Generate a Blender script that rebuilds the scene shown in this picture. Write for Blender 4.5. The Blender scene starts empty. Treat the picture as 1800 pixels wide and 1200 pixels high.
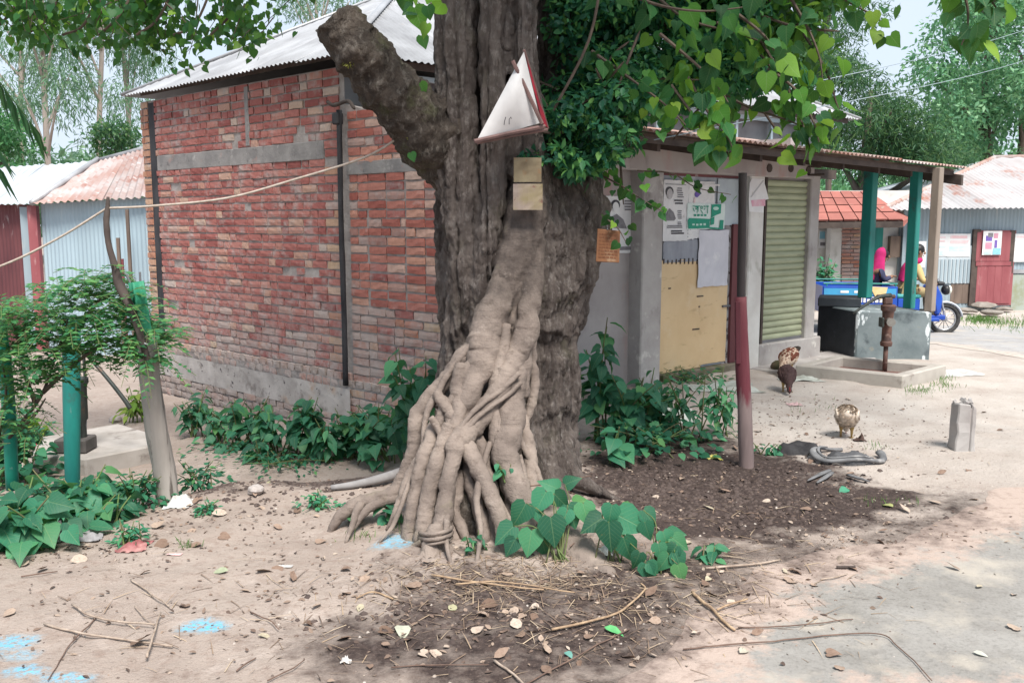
import bpy, bmesh, math, random
import numpy as np
from mathutils import Vector, Matrix, Euler, noise as mnoise
from mathutils import geometry as mgeo

SC = bpy.context.scene
COL = SC.collection
random.seed(7)
RNG = np.random.default_rng(11)
R = math.radians
PI = math.pi

# ------------------------------------------------------------------ camera
FPX, EYE = 1600.0, 1.6
TH = math.atan(215 / 1600)
CT, ST = math.cos(TH), math.sin(TH)
cam_data = bpy.data.cameras.new('camera')
cam_data.sensor_width = 36
cam_data.lens = FPX * 36 / 1800
cam_data.clip_start = 0.05
cam_data.clip_end = 400
cam = bpy.data.objects.new('camera', cam_data)
COL.objects.link(cam)
cam.location = (0, 0, EYE)
cam.rotation_euler = (PI / 2 - TH, 0, 0)
SC.camera = cam

# ------------------------------------------------------------------ sky, sun, exposure
SUN_DIR = Vector((0.20, -0.50, 0.84)).normalized()
world = bpy.data.worlds.new('World')
SC.world = world
world.use_nodes = True
wn = world.node_tree
wn.nodes.clear()
w_out = wn.nodes.new('ShaderNodeOutputWorld')
w_bg = wn.nodes.new('ShaderNodeBackground')
w_sky = wn.nodes.new('ShaderNodeTexSky')
w_sky.sky_type = 'NISHITA'
w_sky.sun_disc = False
w_sky.sun_elevation = math.asin(SUN_DIR.z)
w_sky.sun_rotation = math.atan2(SUN_DIR.x, SUN_DIR.y)
w_sky.air_density = 1.0
w_sky.dust_density = 2.0
w_sky.ozone_density = 1.0
# broken white overcast: noise clouds over the sky, all the way round
w_tc = wn.nodes.new('ShaderNodeTexCoord')
w_no = wn.nodes.new('ShaderNodeTexNoise')
w_no.inputs['Scale'].default_value = 2.2
w_no.inputs['Detail'].default_value = 5
w_rm = wn.nodes.new('ShaderNodeMapRange')
w_rm.inputs['From Min'].default_value = 0.3
w_rm.inputs['From Max'].default_value = 0.62
w_rm.inputs['To Min'].default_value = 0.72
w_rm.inputs['To Max'].default_value = 0.95
w_mx = wn.nodes.new('ShaderNodeMix')
w_mx.data_type = 'RGBA'
w_mx.inputs['B'].default_value = (4.9, 5.6, 6.5, 1)
wn.links.new(w_tc.outputs['Generated'], w_no.inputs['Vector'])
wn.links.new(w_no.outputs['Fac'], w_rm.inputs['Value'])
wn.links.new(w_rm.outputs['Result'], w_mx.inputs['Factor'])
wn.links.new(w_sky.outputs['Color'], w_mx.inputs['A'])
wn.links.new(w_mx.outputs['Result'], w_bg.inputs['Color'])
w_bg.inputs['Strength'].default_value = 0.10
wn.links.new(w_bg.outputs['Background'], w_out.inputs['Surface'])

sun_data = bpy.data.lights.new('sun', 'SUN')
sun_data.energy = 3.9
sun_data.angle = R(20)
sun_data.color = (1.0, 0.95, 0.88)
sun = bpy.data.objects.new('sun', sun_data)
COL.objects.link(sun)
sun.rotation_euler = SUN_DIR.to_track_quat('Z', 'Y').to_euler()

SC.view_settings.view_transform = 'Standard'
SC.view_settings.look = 'None'
SC.view_settings.gamma = 1
SC.view_settings.exposure = 0.78
SC.view_settings.use_curve_mapping = False
SC.render.engine = 'CYCLES'
SC.cycles.use_denoising = True
SC.cycles.max_bounces = 6
SC.cycles.diffuse_bounces = 4
SC.cycles.transparent_max_bounces = 4

# ------------------------------------------------------------------ pixel of the 1800 x 1200 photograph -> place in the world
def ray(px, py):
    u, v = (px - 900) / FPX, (600 - py) / FPX
    return Vector((u, CT + v * ST, -ST + v * CT))
def at(px, py, Y):
    d = ray(px, py)
    return Vector((0, 0, EYE)) + d * (Y / d.y)
def on_z(px, py, z=0.0):
    d = ray(px, py)
    return Vector((0, 0, EYE)) + d * ((z - EYE) / d.z)
def on_plane(px, py, p, n):
    d, o = ray(px, py), Vector((0, 0, EYE))
    return o + d * ((Vector(p) - o).dot(n) / d.dot(n))

# ------------------------------------------------------------------ noise (numpy)
def _hash(ix, iy, iz, seed):
    h = (ix * 374761393 + iy * 668265263 + iz * 2147483647 + seed * 974711) & 0xFFFFFFFF
    h = ((h ^ (h >> 13)) * 1274126177) & 0xFFFFFFFF
    h = h ^ (h >> 16)
    return (h & 0xFFFFFF) / float(0xFFFFFF)
def vnoise(x, y, z=None, seed=0):
    x = np.asarray(x, float); y = np.asarray(y, float)
    z = np.zeros_like(x) if z is None else np.asarray(z, float)
    fx, fy, fz = np.floor(x), np.floor(y), np.floor(z)
    ix, iy, iz = fx.astype(np.int64), fy.astype(np.int64), fz.astype(np.int64)
    a, b, c = x - fx, y - fy, z - fz
    a, b, c = a * a * (3 - 2 * a), b * b * (3 - 2 * b), c * c * (3 - 2 * c)
    r = 0
    for dx in (0, 1):
        for dy in (0, 1):
            for dz in (0, 1):
                w = (a if dx else 1 - a) * (b if dy else 1 - b) * (c if dz else 1 - c)
                r = r + w * _hash(ix + dx, iy + dy, iz + dz, seed)
    return r * 2 - 1
def fbm(x, y, z=None, seed=0, octaves=4):
    r, s, a = 0, 1.0, 0.5
    for k in range(octaves):
        r = r + a * vnoise(np.asarray(x) * s, np.asarray(y) * s, None if z is None else np.asarray(z) * s, seed + k)
        s *= 2.03; a *= 0.5
    return r
def sstep(a, b, x):
    t = np.clip((np.asarray(x, float) - a) / (b - a), 0, 1)
    return t * t * (3 - 2 * t)
def poly_dist(x, y, poly):
    """signed distance to a polygon, positive inside; and the nearest boundary point"""
    x = np.asarray(x, float); y = np.asarray(y, float)
    ins = np.zeros(x.shape, bool)
    best = np.full(x.shape, 1e9); bx = np.zeros_like(x); by = np.zeros_like(y)
    n = len(poly)
    for i in range(n):
        (x0, y0), (x1, y1) = poly[i][:2], poly[(i + 1) % n][:2]
        cr = ((y0 > y) != (y1 > y))
        with np.errstate(divide='ignore', invalid='ignore'):
            xi = (x1 - x0) * (y - y0) / (y1 - y0 if y1 != y0 else 1e-9) + x0
        ins ^= cr & (x < xi)
        dx, dy = x1 - x0, y1 - y0
        t = np.clip(((x - x0) * dx + (y - y0) * dy) / max(dx * dx + dy * dy, 1e-12), 0, 1)
        qx, qy = x0 + t * dx, y0 + t * dy
        d = np.hypot(x - qx, y - qy)
        m = d < best
        best = np.where(m, d, best); bx = np.where(m, qx, bx); by = np.where(m, qy, by)
    return np.where(ins, best, -best), bx, by

# ------------------------------------------------------------------ objects
WM = {}                                  # world matrix of every object made here
def _link(o, parent, M, world):
    COL.objects.link(o)
    if parent is not None:
        o.parent = parent
        o.matrix_basis = (WM[parent.name].inverted() @ M) if world else M
        WM[o.name] = M.copy() if world else WM[parent.name] @ M
    else:
        o.matrix_basis = M
        WM[o.name] = M.copy()
    return o
def tag(o, label=None, cat=None, group=None, kind=None):
    if label: o['label'] = label
    if cat: o['category'] = cat
    if group: o['group'] = group
    if kind: o['kind'] = kind
    return o
def thing(name, label, cat, loc=(0, 0, 0), rotz=0.0, group=None):
    o = bpy.data.objects.new(name, None)
    o.empty_display_size = 0.1
    _link(o, None, Matrix.Translation(Vector(loc)) @ Matrix.Rotation(rotz, 4, 'Z'), True)
    return tag(o, label, cat, group)
def mesh_obj(name, me, mat, parent=None, M=None, world=True):
    o = bpy.data.objects.new(name, me)
    if mat is not None and len(me.materials) == 0:
        me.materials.append(mat)
    return _link(o, parent, M if M is not None else Matrix.Identity(4), world)
def np_mesh(name, V, Fq=None, Ft=None, smooth=False):
    """mesh from numpy arrays of quads and triangles"""
    me = bpy.data.meshes.new(name)
    V = np.asarray(V, np.float32)
    me.vertices.add(len(V)); me.vertices.foreach_set('co', V.ravel())
    loops, starts, tot = [], [], 0
    for Fa in (Fq, Ft):
        if Fa is None or len(Fa) == 0: continue
        Fa = np.asarray(Fa, np.int32)
        loops.append(Fa.ravel())
        starts.append(tot + np.arange(len(Fa)) * Fa.shape[1]); tot += Fa.size
    if not loops:
        return me
    lo, st = np.concatenate(loops), np.concatenate(starts).astype(np.int32)
    me.loops.add(len(lo)); me.loops.foreach_set('vertex_index', lo)
    me.polygons.add(len(st)); me.polygons.foreach_set('loop_start', st)
    me.update(calc_edges=True)
    me.validate()
    if smooth:
        me.polygons.foreach_set('use_smooth', np.ones(len(me.polygons), bool))
    return me

def spline(pts, n):
    """Catmull-Rom through rows of any width, n points per span"""
    P = np.asarray(pts, float)
    if len(P) < 3:
        t = np.linspace(0, 1, n + 1)[:, None]
        return P[0] * (1 - t) + P[-1] * t
    Q = np.vstack([2 * P[0] - P[1], P, 2 * P[-1] - P[-2]])
    out = []
    for i in range(1, len(Q) - 2):
        t = np.linspace(0, 1, n, endpoint=False)[:, None]
        a, b, c, d = Q[i - 1], Q[i], Q[i + 1], Q[i + 2]
        out.append(0.5 * ((2 * b) + (-a + c) * t + (2 * a - 5 * b + 4 * c - d) * t ** 2 + (-a + 3 * b - 3 * c + d) * t ** 3))
    out.append(P[-1:])
    return np.vstack(out)

class MB:
    def __init__(s):
        s.v, s.f = [], []
    def add(s, vs, fs):
        o = len(s.v)
        s.v += [tuple(p) for p in vs]
        s.f += [tuple(i + o for i in q) for q in fs]
        return s
    def obox(s, p, ex, ey, ez):
        p, ex, ey, ez = Vector(p), Vector(ex), Vector(ey), Vector(ez)
        v = [p, p + ex, p + ex + ey, p + ey, p + ez, p + ex + ez, p + ex + ey + ez, p + ey + ez]
        f = [(0, 3, 2, 1), (4, 5, 6, 7), (0, 1, 5, 4), (1, 2, 6, 5), (2, 3, 7, 6), (3, 0, 4, 7)]
        if ex.cross(ey).dot(ez) < 0:
            f = [q[::-1] for q in f]
        return s.add(v, f)
    def box(s, c, size, rot=None):
        c = Vector(c)
        m = rot.to_3x3() if rot is not None else Matrix.Identity(3)
        e = [m @ Vector((size[0], 0, 0)), m @ Vector((0, size[1], 0)), m @ Vector((0, 0, size[2]))]
        return s.obox(c - (e[0] + e[1] + e[2]) / 2, *e)
    def prism(s, pts, vec):
        n = len(pts); pts = [Vector(p) for p in pts]; vec = Vector(vec)
        return s.add(pts + [p + vec for p in pts],
                     [tuple(range(n))[::-1], tuple(range(n, 2 * n))] + [(i, (i + 1) % n, n + (i + 1) % n, n + i) for i in range(n)])
    def tube(s, pts, rad, n=8, cap=True, rough=0.0, seed=0, flat=1.0):
        """pts rows xyz, rad scalar or per point; flat squashes the second axis"""
        P = np.asarray([tuple(p) for p in pts], float)
        m = len(P)
        rad = np.full(m, rad, float) if np.isscalar(rad) else np.asarray(rad, float)
        T = np.gradient(P, axis=0)
        T /= np.maximum(np.linalg.norm(T, axis=1), 1e-9)[:, None]
        ref = np.array((0, 0, 1.0)) if abs(T[0][2]) < 0.9 else np.array((1.0, 0, 0))
        U = np.cross(T[0], ref); U /= np.linalg.norm(U)
        o = len(s.v)
        a = np.arange(n) * 2 * PI / n
        for i in range(m):
            U = U - T[i] * U.dot(T[i]); U /= max(np.linalg.norm(U), 1e-9)
            V = np.cross(T[i], U)
            rr = np.full(n, rad[i])
            if rough:
                rr = rr * (1 + rough * fbm(np.cos(a) * 1.6 + seed * 7.1, np.sin(a) * 1.6 + i * 0.05, np.full(n, i * 0.33), seed, 3) * 2)
            ring = P[i] + (np.cos(a) * rr)[:, None] * U + (np.sin(a) * rr * flat)[:, None] * V
            s.v += [tuple(p) for p in ring]
        for i in range(m - 1):
            for k in range(n):
                s.f.append((o + i * n + k, o + i * n + (k + 1) % n, o + (i + 1) * n + (k + 1) % n, o + (i + 1) * n + k))
        if cap:
            s.f.append(tuple(o + k for k in range(n))[::-1])
            s.f.append(tuple(o + (m - 1) * n + k for k in range(n)))
        return s
    def cyl(s, a, b, r0, r1=None, n=12):
        return s.tube([a, b], [r0, r0 if r1 is None else r1], n)
    def ell(s, c, r, rot=None, nu=10, nv=7):
        c = Vector(c); m = rot.to_3x3() if rot is not None else Matrix.Identity(3)
        vs, fs = [], []
        for i in range(nv + 1):
            t = PI * i / nv
            for k in range(nu):
                p = 2 * PI * k / nu
                vs.append(c + m @ Vector((r[0] * math.sin(t) * math.cos(p), r[1] * math.sin(t) * math.sin(p), r[2] * math.cos(t))))
        for i in range(nv):
            for k in range(nu):
                fs.append((i * nu + k, (i + 1) * nu + k, (i + 1) * nu + (k + 1) % nu, i * nu + (k + 1) % nu))
        return s.add(vs, fs)
    def mesh(s, name, smooth=False, bevel=0.0, sharp=None):
        me = bpy.data.meshes.new(name)
        me.from_pydata([tuple(p) for p in s.v], [], s.f)
        bm = bmesh.new(); bm.from_mesh(me)
        bmesh.ops.remove_doubles(bm, verts=bm.verts, dist=1e-6)
        bmesh.ops.recalc_face_normals(bm, faces=bm.faces)
        if bevel:
            es = [e for e in bm.edges if len(e.link_faces) == 2 and e.calc_face_angle(0) > 0.6]
            bmesh.ops.bevel(bm, geom=es, offset=bevel, segments=1, affect='EDGES', clamp_overlap=True)
        if smooth:
            for f in bm.faces: f.smooth = True
        if sharp is not None:
            for e in bm.edges:
                if len(e.link_faces) == 2 and e.calc_face_angle(0) > sharp: e.smooth = False
        bm.to_mesh(me); bm.free()
        return me
    def build(s, name, mat, parent=None, smooth=False, bevel=0.0, world=True, M=None, sharp=None):
        return mesh_obj(name, s.mesh(name, smooth, bevel, sharp), mat, parent, M, world)

# ------------------------------------------------------------------ materials
class NT:
    def __init__(s, name):
        s.m = bpy.data.materials.new(name); s.m.use_nodes = True
        s.t = s.m.node_tree; s.t.nodes.clear()
        s.out = s.n('ShaderNodeOutputMaterial')
        s.b = s.n('ShaderNodeBsdfPrincipled')
        s.l(s.b.outputs[0], s.out.inputs['Surface'])
    def n(s, kind, **kw):
        nd = s.t.nodes.new(kind)
        for k, v in kw.items():
            if hasattr(nd, k): setattr(nd, k, v)
        return nd
    def l(s, a, b): s.t.links.new(a, b)
    def pos(s, stretch=(1, 1, 1), obj=False):
        mp = s.n('ShaderNodeMapping')
        mp.inputs['Scale'].default_value = stretch
        if obj: s.l(s.n('ShaderNodeTexCoord').outputs['Object'], mp.inputs['Vector'])
        else: s.l(s.n('ShaderNodeNewGeometry').outputs['Position'], mp.inputs['Vector'])
        return mp.outputs['Vector']
    def noise(s, scale, detail=4, stretch=(1, 1, 1), rough=0.55, obj=False, dist=0.0):
        nd = s.n('ShaderNodeTexNoise')
        nd.inputs['Scale'].default_value = scale; nd.inputs['Detail'].default_value = detail
        nd.inputs['Roughness'].default_value = rough; nd.inputs['Distortion'].default_value = dist
        s.l(s.pos(stretch, obj), nd.inputs['Vector'])
        return nd.outputs['Fac']
    def rng(s, v, a, b, c=0.0, d=1.0, smooth=False):
        nd = s.n('ShaderNodeMapRange')
        if smooth: nd.interpolation_type = 'SMOOTHSTEP'
        s.l(v, nd.inputs['Value'])
        for k, x in zip(('From Min', 'From Max', 'To Min', 'To Max'), (a, b, c, d)): nd.inputs[k].default_value = x
        return nd.outputs['Result']
    def mix(s, f, a, b, mode='MIX'):
        nd = s.n('ShaderNodeMix'); nd.data_type = 'RGBA'; nd.blend_type = mode
        for x, k in ((f, 0), (a, 6), (b, 7)):
            if isinstance(x, (int, float)): nd.inputs[k].default_value = x
            elif isinstance(x, tuple): nd.inputs[k].default_value = (*x[:3], 1)
            else: s.l(x, nd.inputs[k])
        return nd.outputs[2]
    def math(s, op, a, b=0.0):
        nd = s.n('ShaderNodeMath'); nd.operation = op
        for k, x in enumerate((a, b)):
            if isinstance(x, (int, float)): nd.inputs[k].default_value = x
            else: s.l(x, nd.inputs[k])
        return nd.outputs[0]
    def ramp(s, v, stops):
        nd = s.n('ShaderNodeValToRGB')
        el = nd.color_ramp.elements
        while len(el) > 1: el.remove(el[-1])
        el[0].position = stops[0][0]; el[0].color = (*stops[0][1], 1)
        for p, c in stops[1:]:
            e = el.new(p); e.color = (*c, 1)
        s.l(v, nd.inputs['Fac'])
        return nd.outputs['Color']
    def rand(s):
        """a number of its own for each object and for each loose piece of a joined mesh"""
        a = s.n('ShaderNodeObjectInfo').outputs['Random']
        b = s.n('ShaderNodeNewGeometry').outputs['Random Per Island']
        return s.math('FRACT', s.math('ADD', s.math('MULTIPLY', a, 7.31), b))
    def attr(s, name):
        nd = s.n('ShaderNodeAttribute'); nd.attribute_name = name
        return nd.outputs['Fac']
    def bump(s, h, strength=0.4, dist=0.01):
        nd = s.n('ShaderNodeBump')
        nd.inputs['Strength'].default_value = strength; nd.inputs['Distance'].default_value = dist
        s.l(h, nd.inputs['Height'])
        s.l(nd.outputs[0], s.b.inputs['Normal'])
        return nd.outputs[0]
    def done(s, color, rough=0.85, metal=0.0, spec=0.35):
        if isinstance(color, tuple): s.b.inputs['Base Color'].default_value = (*color[:3], 1)
        else: s.l(color, s.b.inputs['Base Color'])
        if isinstance(rough, (int, float)): s.b.inputs['Roughness'].default_value = rough
        else: s.l(rough, s.b.inputs['Roughness'])
        s.b.inputs['Metallic'].default_value = metal
        s.b.inputs['Specular IOR Level'].default_value = spec
        return s.m

def mat(name, c, c2=None, scale=6, stretch=(1, 1, 1), rough=0.85, metal=0.0, layers=(), bump=0.0, bscale=40, bdist=0.006, rnd=0.0, spec=0.35, obj=False, lo=0.35, hi=0.65):
    """base colour with a second colour in noise, then layers (colour, scale, from, to, stretch) laid over it as worn or dirty patches"""
    t = NT(name)
    col = t.mix(t.rng(t.noise(scale, 5, stretch, obj=obj), lo, hi), c, c2) if c2 else c
    for L in layers:
        lc, ls, a, b = L[:4]
        col = t.mix(t.rng(t.noise(ls, 6, L[4] if len(L) > 4 else (1, 1, 1), rough=0.62, obj=obj), a, b), col, lc)
    if rnd:
        v = t.rng(t.rand(), 0, 1, 1 - rnd, 1 + rnd)
        hs = t.n('ShaderNodeHueSaturation')
        if isinstance(col, tuple): hs.inputs['Color'].default_value = (*col, 1)
        else: t.l(col, hs.inputs['Color'])
        t.l(v, hs.inputs['Value']); col = hs.outputs['Color']
    if bump:
        t.bump(t.noise(bscale, 5, stretch, obj=obj), bump, bdist)
    return t.done(col, rough, metal, spec)

def leaf_mat(name, stops, trans=0.4, tcol=(0.25, 0.5, 0.06), rough=0.5, vein=0.0, spec=0.3):
    t = NT(name)
    col = t.ramp(t.rand(), stops)
    col = t.mix(t.rng(t.noise(9, 3), 0.35, 0.7, 0, 0.35), col, t.mix(1.0, col, (0.55, 0.75, 0.6), 'MULTIPLY'))
    if vein:                                                           # single leaves: midrib and side veins in the leaf's own space, spots
        sp = t.n('ShaderNodeSeparateXYZ'); t.l(t.n('ShaderNodeTexCoord').outputs['Object'], sp.inputs[0])
        ax = t.math('ABSOLUTE', sp.outputs[0])
        mid = t.rng(ax, 0.008, 0.022, 1, 0)
        w = t.math('SINE', t.math('MULTIPLY', t.math('SUBTRACT', sp.outputs[1], t.math('MULTIPLY', ax, 0.9)), 44.0))
        sv = t.rng(w, 0.86, 0.99, 0, 0.6)
        vn = t.math('MAXIMUM', mid, sv)
        col = t.mix(t.math('MULTIPLY', vn, vein), col, t.mix(0.55, col, (0.30, 0.42, 0.20)))
        col = t.mix(t.rng(t.noise(60, 4, rough=0.7), 0.64, 0.70, 0, 0.7), col, (0.16, 0.13, 0.05))
        t.bump(t.math('ADD', t.math('MULTIPLY', vn, -0.7), t.noise(90, 3)), 0.35, 0.004)
    t.done(col, rough, 0, spec)
    tr = t.n('ShaderNodeBsdfTranslucent')
    t.l(t.mix(0.55, col, tcol), tr.inputs['Color'])
    mx = t.n('ShaderNodeMixShader'); mx.inputs[0].default_value = trans
    t.l(t.b.outputs[0], mx.inputs[1]); t.l(tr.outputs[0], mx.inputs[2])
    t.l(mx.outputs[0], t.out.inputs['Surface'])
    return t.m
# ------------------------------------------------------------------ materials of the setting
def brick_mat(name, stops, smear=(0.40, 0.36, 0.34), s0=0.55, s1=0.75, smax=0.8):
    t = NT(name)
    col = t.ramp(t.rand(), stops)
    col = t.mix(t.rng(t.noise(35, 4), 0.3, 0.7, 0, 0.5), col, t.mix(1.0, col, (0.6, 0.55, 0.55), 'MULTIPLY'))
    col = t.mix(t.rng(t.noise(5.5, 6, rough=0.65), s0, s1, 0, smax), col, smear)
    # lime and cement smeared over the lower courses
    sp = t.n('ShaderNodeSeparateXYZ'); t.l(t.n('ShaderNodeNewGeometry').outputs['Position'], sp.inputs[0])
    lo_ = t.math('MULTIPLY', t.rng(sp.outputs[2], 1.0, 0.1), t.rng(t.noise(8, 6, rough=0.7), 0.38, 0.62))
    col = t.mix(t.math('MULTIPLY', lo_, 0.75), col, (0.44, 0.385, 0.36))
    t.bump(t.noise(70, 5), 0.5, 0.006)
    return t.done(col, 0.92, 0, 0.2)
M_BRICK = brick_mat('red_brick', [(0.0, (0.30, 0.10, 0.090)), (0.2, (0.36, 0.13, 0.115)), (0.6, (0.42, 0.168, 0.145)), (0.82, (0.455, 0.205, 0.175)), (0.90, (0.48, 0.27, 0.21)), (0.96, (0.55, 0.40, 0.31)), (1.0, (0.52, 0.43, 0.38))], smax=0.9, s0=0.5, s1=0.72)
M_BRICK_PALE = brick_mat('pale_brick', [(0.0, (0.36, 0.19, 0.16)), (0.4, (0.44, 0.29, 0.25)), (0.75, (0.47, 0.36, 0.32)), (0.9, (0.42, 0.17, 0.12)), (1.0, (0.52, 0.38, 0.26))], s0=0.45, s1=0.7, smax=0.7)
M_BRICK_ORANGE = brick_mat('orange_brick', [(0.0, (0.34, 0.112, 0.09)), (0.4, (0.42, 0.155, 0.122)), (0.75, (0.475, 0.21, 0.165)), (0.9, (0.56, 0.30, 0.22)), (1.0, (0.55, 0.42, 0.36))], s0=0.62, s1=0.8)
M_BRICK_TAN = brick_mat('tan_brick', [(0.0, (0.40, 0.17, 0.115)), (0.5, (0.47, 0.25, 0.17)), (1.0, (0.54, 0.38, 0.27))])
M_BRICK_BASE = brick_mat('base_brick', [(0.0, (0.26, 0.20, 0.17)), (0.5, (0.38, 0.30, 0.26)), (1.0, (0.42, 0.26, 0.21))], s0=0.4, s1=0.7)
M_MORTAR = mat('mortar', (0.40, 0.365, 0.345), (0.27, 0.235, 0.22), 9, bump=0.6, bscale=45, bdist=0.01, rough=0.95)
M_PLASTER = mat('cement_plaster', (0.42, 0.40, 0.385), (0.31, 0.285, 0.275), 3, layers=[((0.20, 0.18, 0.17), 4.5, 0.56, 0.72, (1, 1, 0.5)), ((0.52, 0.50, 0.47), 7, 0.6, 0.7)], bump=0.35, bscale=30, bdist=0.006, rough=0.95)
M_PLASTER_PINK = mat('stained_plaster', (0.40, 0.37, 0.36), (0.31, 0.28, 0.275), 2.4, layers=[((0.40, 0.24, 0.22), 3.0, 0.55, 0.75, (1, 1, 0.3)), ((0.22, 0.20, 0.2), 5.5, 0.62, 0.8, (1, 1, 0.35))], bump=0.25, bscale=30, rough=0.95)
M_GREY_BAND = mat('cement_band', (0.30, 0.285, 0.275), (0.20, 0.19, 0.188), 5, layers=[((0.37, 0.24, 0.21), 6, 0.6, 0.75), ((0.13, 0.12, 0.12), 11, 0.6, 0.72), ((0.42, 0.40, 0.38), 8, 0.6, 0.72)], bump=0.7, bscale=40, rough=0.95)
M_WHITEWASH = mat('whitewash', (0.66, 0.65, 0.62), (0.55, 0.53, 0.5), 4, layers=[((0.33, 0.32, 0.27), 5, 0.58, 0.75, (1, 1, 0.5))], bump=0.2, rough=0.9)
M_TIN = mat('zinc_sheet', (0.40, 0.405, 0.42), (0.27, 0.27, 0.28), 2.2, stretch=(1, 1, 0.4), rough=0.48, metal=0.25, layers=[((0.36, 0.33, 0.32), 5, 0.62, 0.78, (1, 1, 0.3))], rnd=0.14, spec=0.5)
M_TIN_BRIGHT = mat('new_zinc_sheet', (0.50, 0.535, 0.57), (0.39, 0.42, 0.455), 2, rough=0.5, metal=0.15, rnd=0.08, spec=0.5)
M_TIN_RUST = mat('rusty_sheet', (0.46, 0.40, 0.38), (0.36, 0.20, 0.155), 1.7, stretch=(1, 1, 0.3), rough=0.75, metal=0.1, layers=[((0.27, 0.11, 0.075), 3.5, 0.55, 0.7, (1, 1, 0.4)), ((0.55, 0.52, 0.5), 4, 0.6, 0.7)], rnd=0.12)
M_TIN_RUST2 = mat('part_rusted_sheet', (0.44, 0.43, 0.435), (0.36, 0.33, 0.33), 1.6, stretch=(1, 1, 0.3), rough=0.65, metal=0.15, layers=[((0.34, 0.16, 0.12), 1.5, 0.54, 0.66, (1, 1, 0.5)), ((0.52, 0.5, 0.5), 4, 0.6, 0.72)], rnd=0.12)
M_TIN_DARK = mat('dark_tin', (0.13, 0.13, 0.14), (0.19, 0.19, 0.2), 3, rough=0.6, metal=0.2)
M_TIN_BLUE = mat('blue_grey_sheet', (0.40, 0.52, 0.58), (0.34, 0.44, 0.50), 1.5, stretch=(1, 1, 0.2), rough=0.6, metal=0.1, layers=[((0.46, 0.55, 0.58), 5, 0.6, 0.75, (1, 1, 0.15))], rnd=0.05)
M_TIN_GREY = mat('grey_wall_sheet', (0.34, 0.42, 0.465), (0.27, 0.335, 0.375), 2, stretch=(1, 1, 0.25), rough=0.65, metal=0.1, layers=[((0.42, 0.43, 0.42), 5, 0.6, 0.72, (1, 1, 0.2))], rnd=0.06)
M_MAROON = mat('maroon_sheet', (0.10, 0.034, 0.04), (0.16, 0.055, 0.06), 3, stretch=(1, 1, 0.3), rough=0.7, layers=[((0.38, 0.32, 0.32), 7, 0.63, 0.7, (1, 1, 0.25))])
M_RED_DOOR = mat('red_door_paint', (0.30, 0.095, 0.105), (0.24, 0.065, 0.075), 5, stretch=(1, 1, 0.3), rough=0.6, layers=[((0.42, 0.24, 0.24), 8, 0.6, 0.75, (1, 1, 0.3))])
M_WOOD = mat('weathered_wood', (0.20, 0.15, 0.12), (0.12, 0.09, 0.075), 6, stretch=(1, 1, 0.2), bump=0.4, bscale=30, rough=0.9)
M_WOOD_DARK = mat('dark_wood', (0.055, 0.042, 0.038), (0.09, 0.07, 0.06), 8, rough=0.85, bump=0.3)
M_BLACK_POLE = mat('blackened_pole', (0.018, 0.018, 0.022), (0.05, 0.05, 0.055), 6, stretch=(1, 1, 0.4), rough=0.8, bump=0.3)

# ------------------------------------------------------------------ ground
BANK = [on_z(*p) for p in ((-300, 1000), (0, 985), (130, 962), (250, 925), (330, 893), (430, 866), (560, 862), (700, 850))]
BANK_XY = [(p.x, p.y) for p in BANK] + [(0.3, 5.3), (2.6, 7.5), (2.6, 12), (-3, 30), (-30, 34), (-40, 12), (-20, 4.0)]
def zpit(x, y):
    d, _, _ = poly_dist(x, y, BANK_XY)
    left = sstep(0.45, -1.2, x + 0.12 * (y - 5.5))
    return -0.43 * sstep(-0.05, 1.7, d) * left - 0.16 * sstep(2.4, 5.5, d) * left
ROAD_NEAR = [on_z(*p) for p in ((1060, 1290), (1120, 1190), (1215, 1095), (1330, 1004), (1470, 968), (1600, 940), (1690, 905), (1760, 862), (1900, 835), (2300, 800), (2700, 1290))]
ROAD_NEAR = [(p.x, p.y) for p in ROAD_NEAR]
ROAD_FAR = [(3.9, 13.4), (4.9, 12.5), (5.5, 11.6), (5.85, 10.4), (6.5, 8.9), (8.2, 7.2), (16, 4.5), (17, 13.6), (11, 14.6), (8, 15.1), (4.0, 15.8), (-2, 21), (-2.5, 18.5)]
def wpoly(*px):
    return [(p.x, p.y) for p in (on_z(*q) for q in px)]
DARK = [(wpoly((1015, 850), (1100, 806), (1200, 795), (1330, 803), (1440, 840), (1560, 868), (1630, 890), (1560, 925), (1420, 945), (1240, 965), (1120, 910), (1020, 900)), 0.22, 1.0),
        (wpoly((1015, 850), (1050, 770), (1180, 745), (1290, 790), (1400, 800), (1480, 850), (1320, 900), (1120, 910)), 0.25, 0.8),
        (wpoly((560, 1130), (660, 1060), (790, 1010), (1000, 1030), (1130, 1060), (1010, 1120), (900, 1160), (700, 1165)), 0.34, 0.48),
        (wpoly((470, 1160), (640, 1085), (760, 990), (1000, 1000), (1220, 950), (1500, 945), (1690, 880), (1720, 905), (1560, 965), (1330, 1010), (1210, 1110), (1080, 1230), (640, 1230)), 0.40, 0.62),
        (wpoly((-200, 960), (0, 950), (130, 930), (250, 900), (330, 870), (430, 840), (560, 840), (760, 850), (760, 770), (560, 790), (330, 790), (-300, 870)), 0.3, 0.72)]
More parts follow.
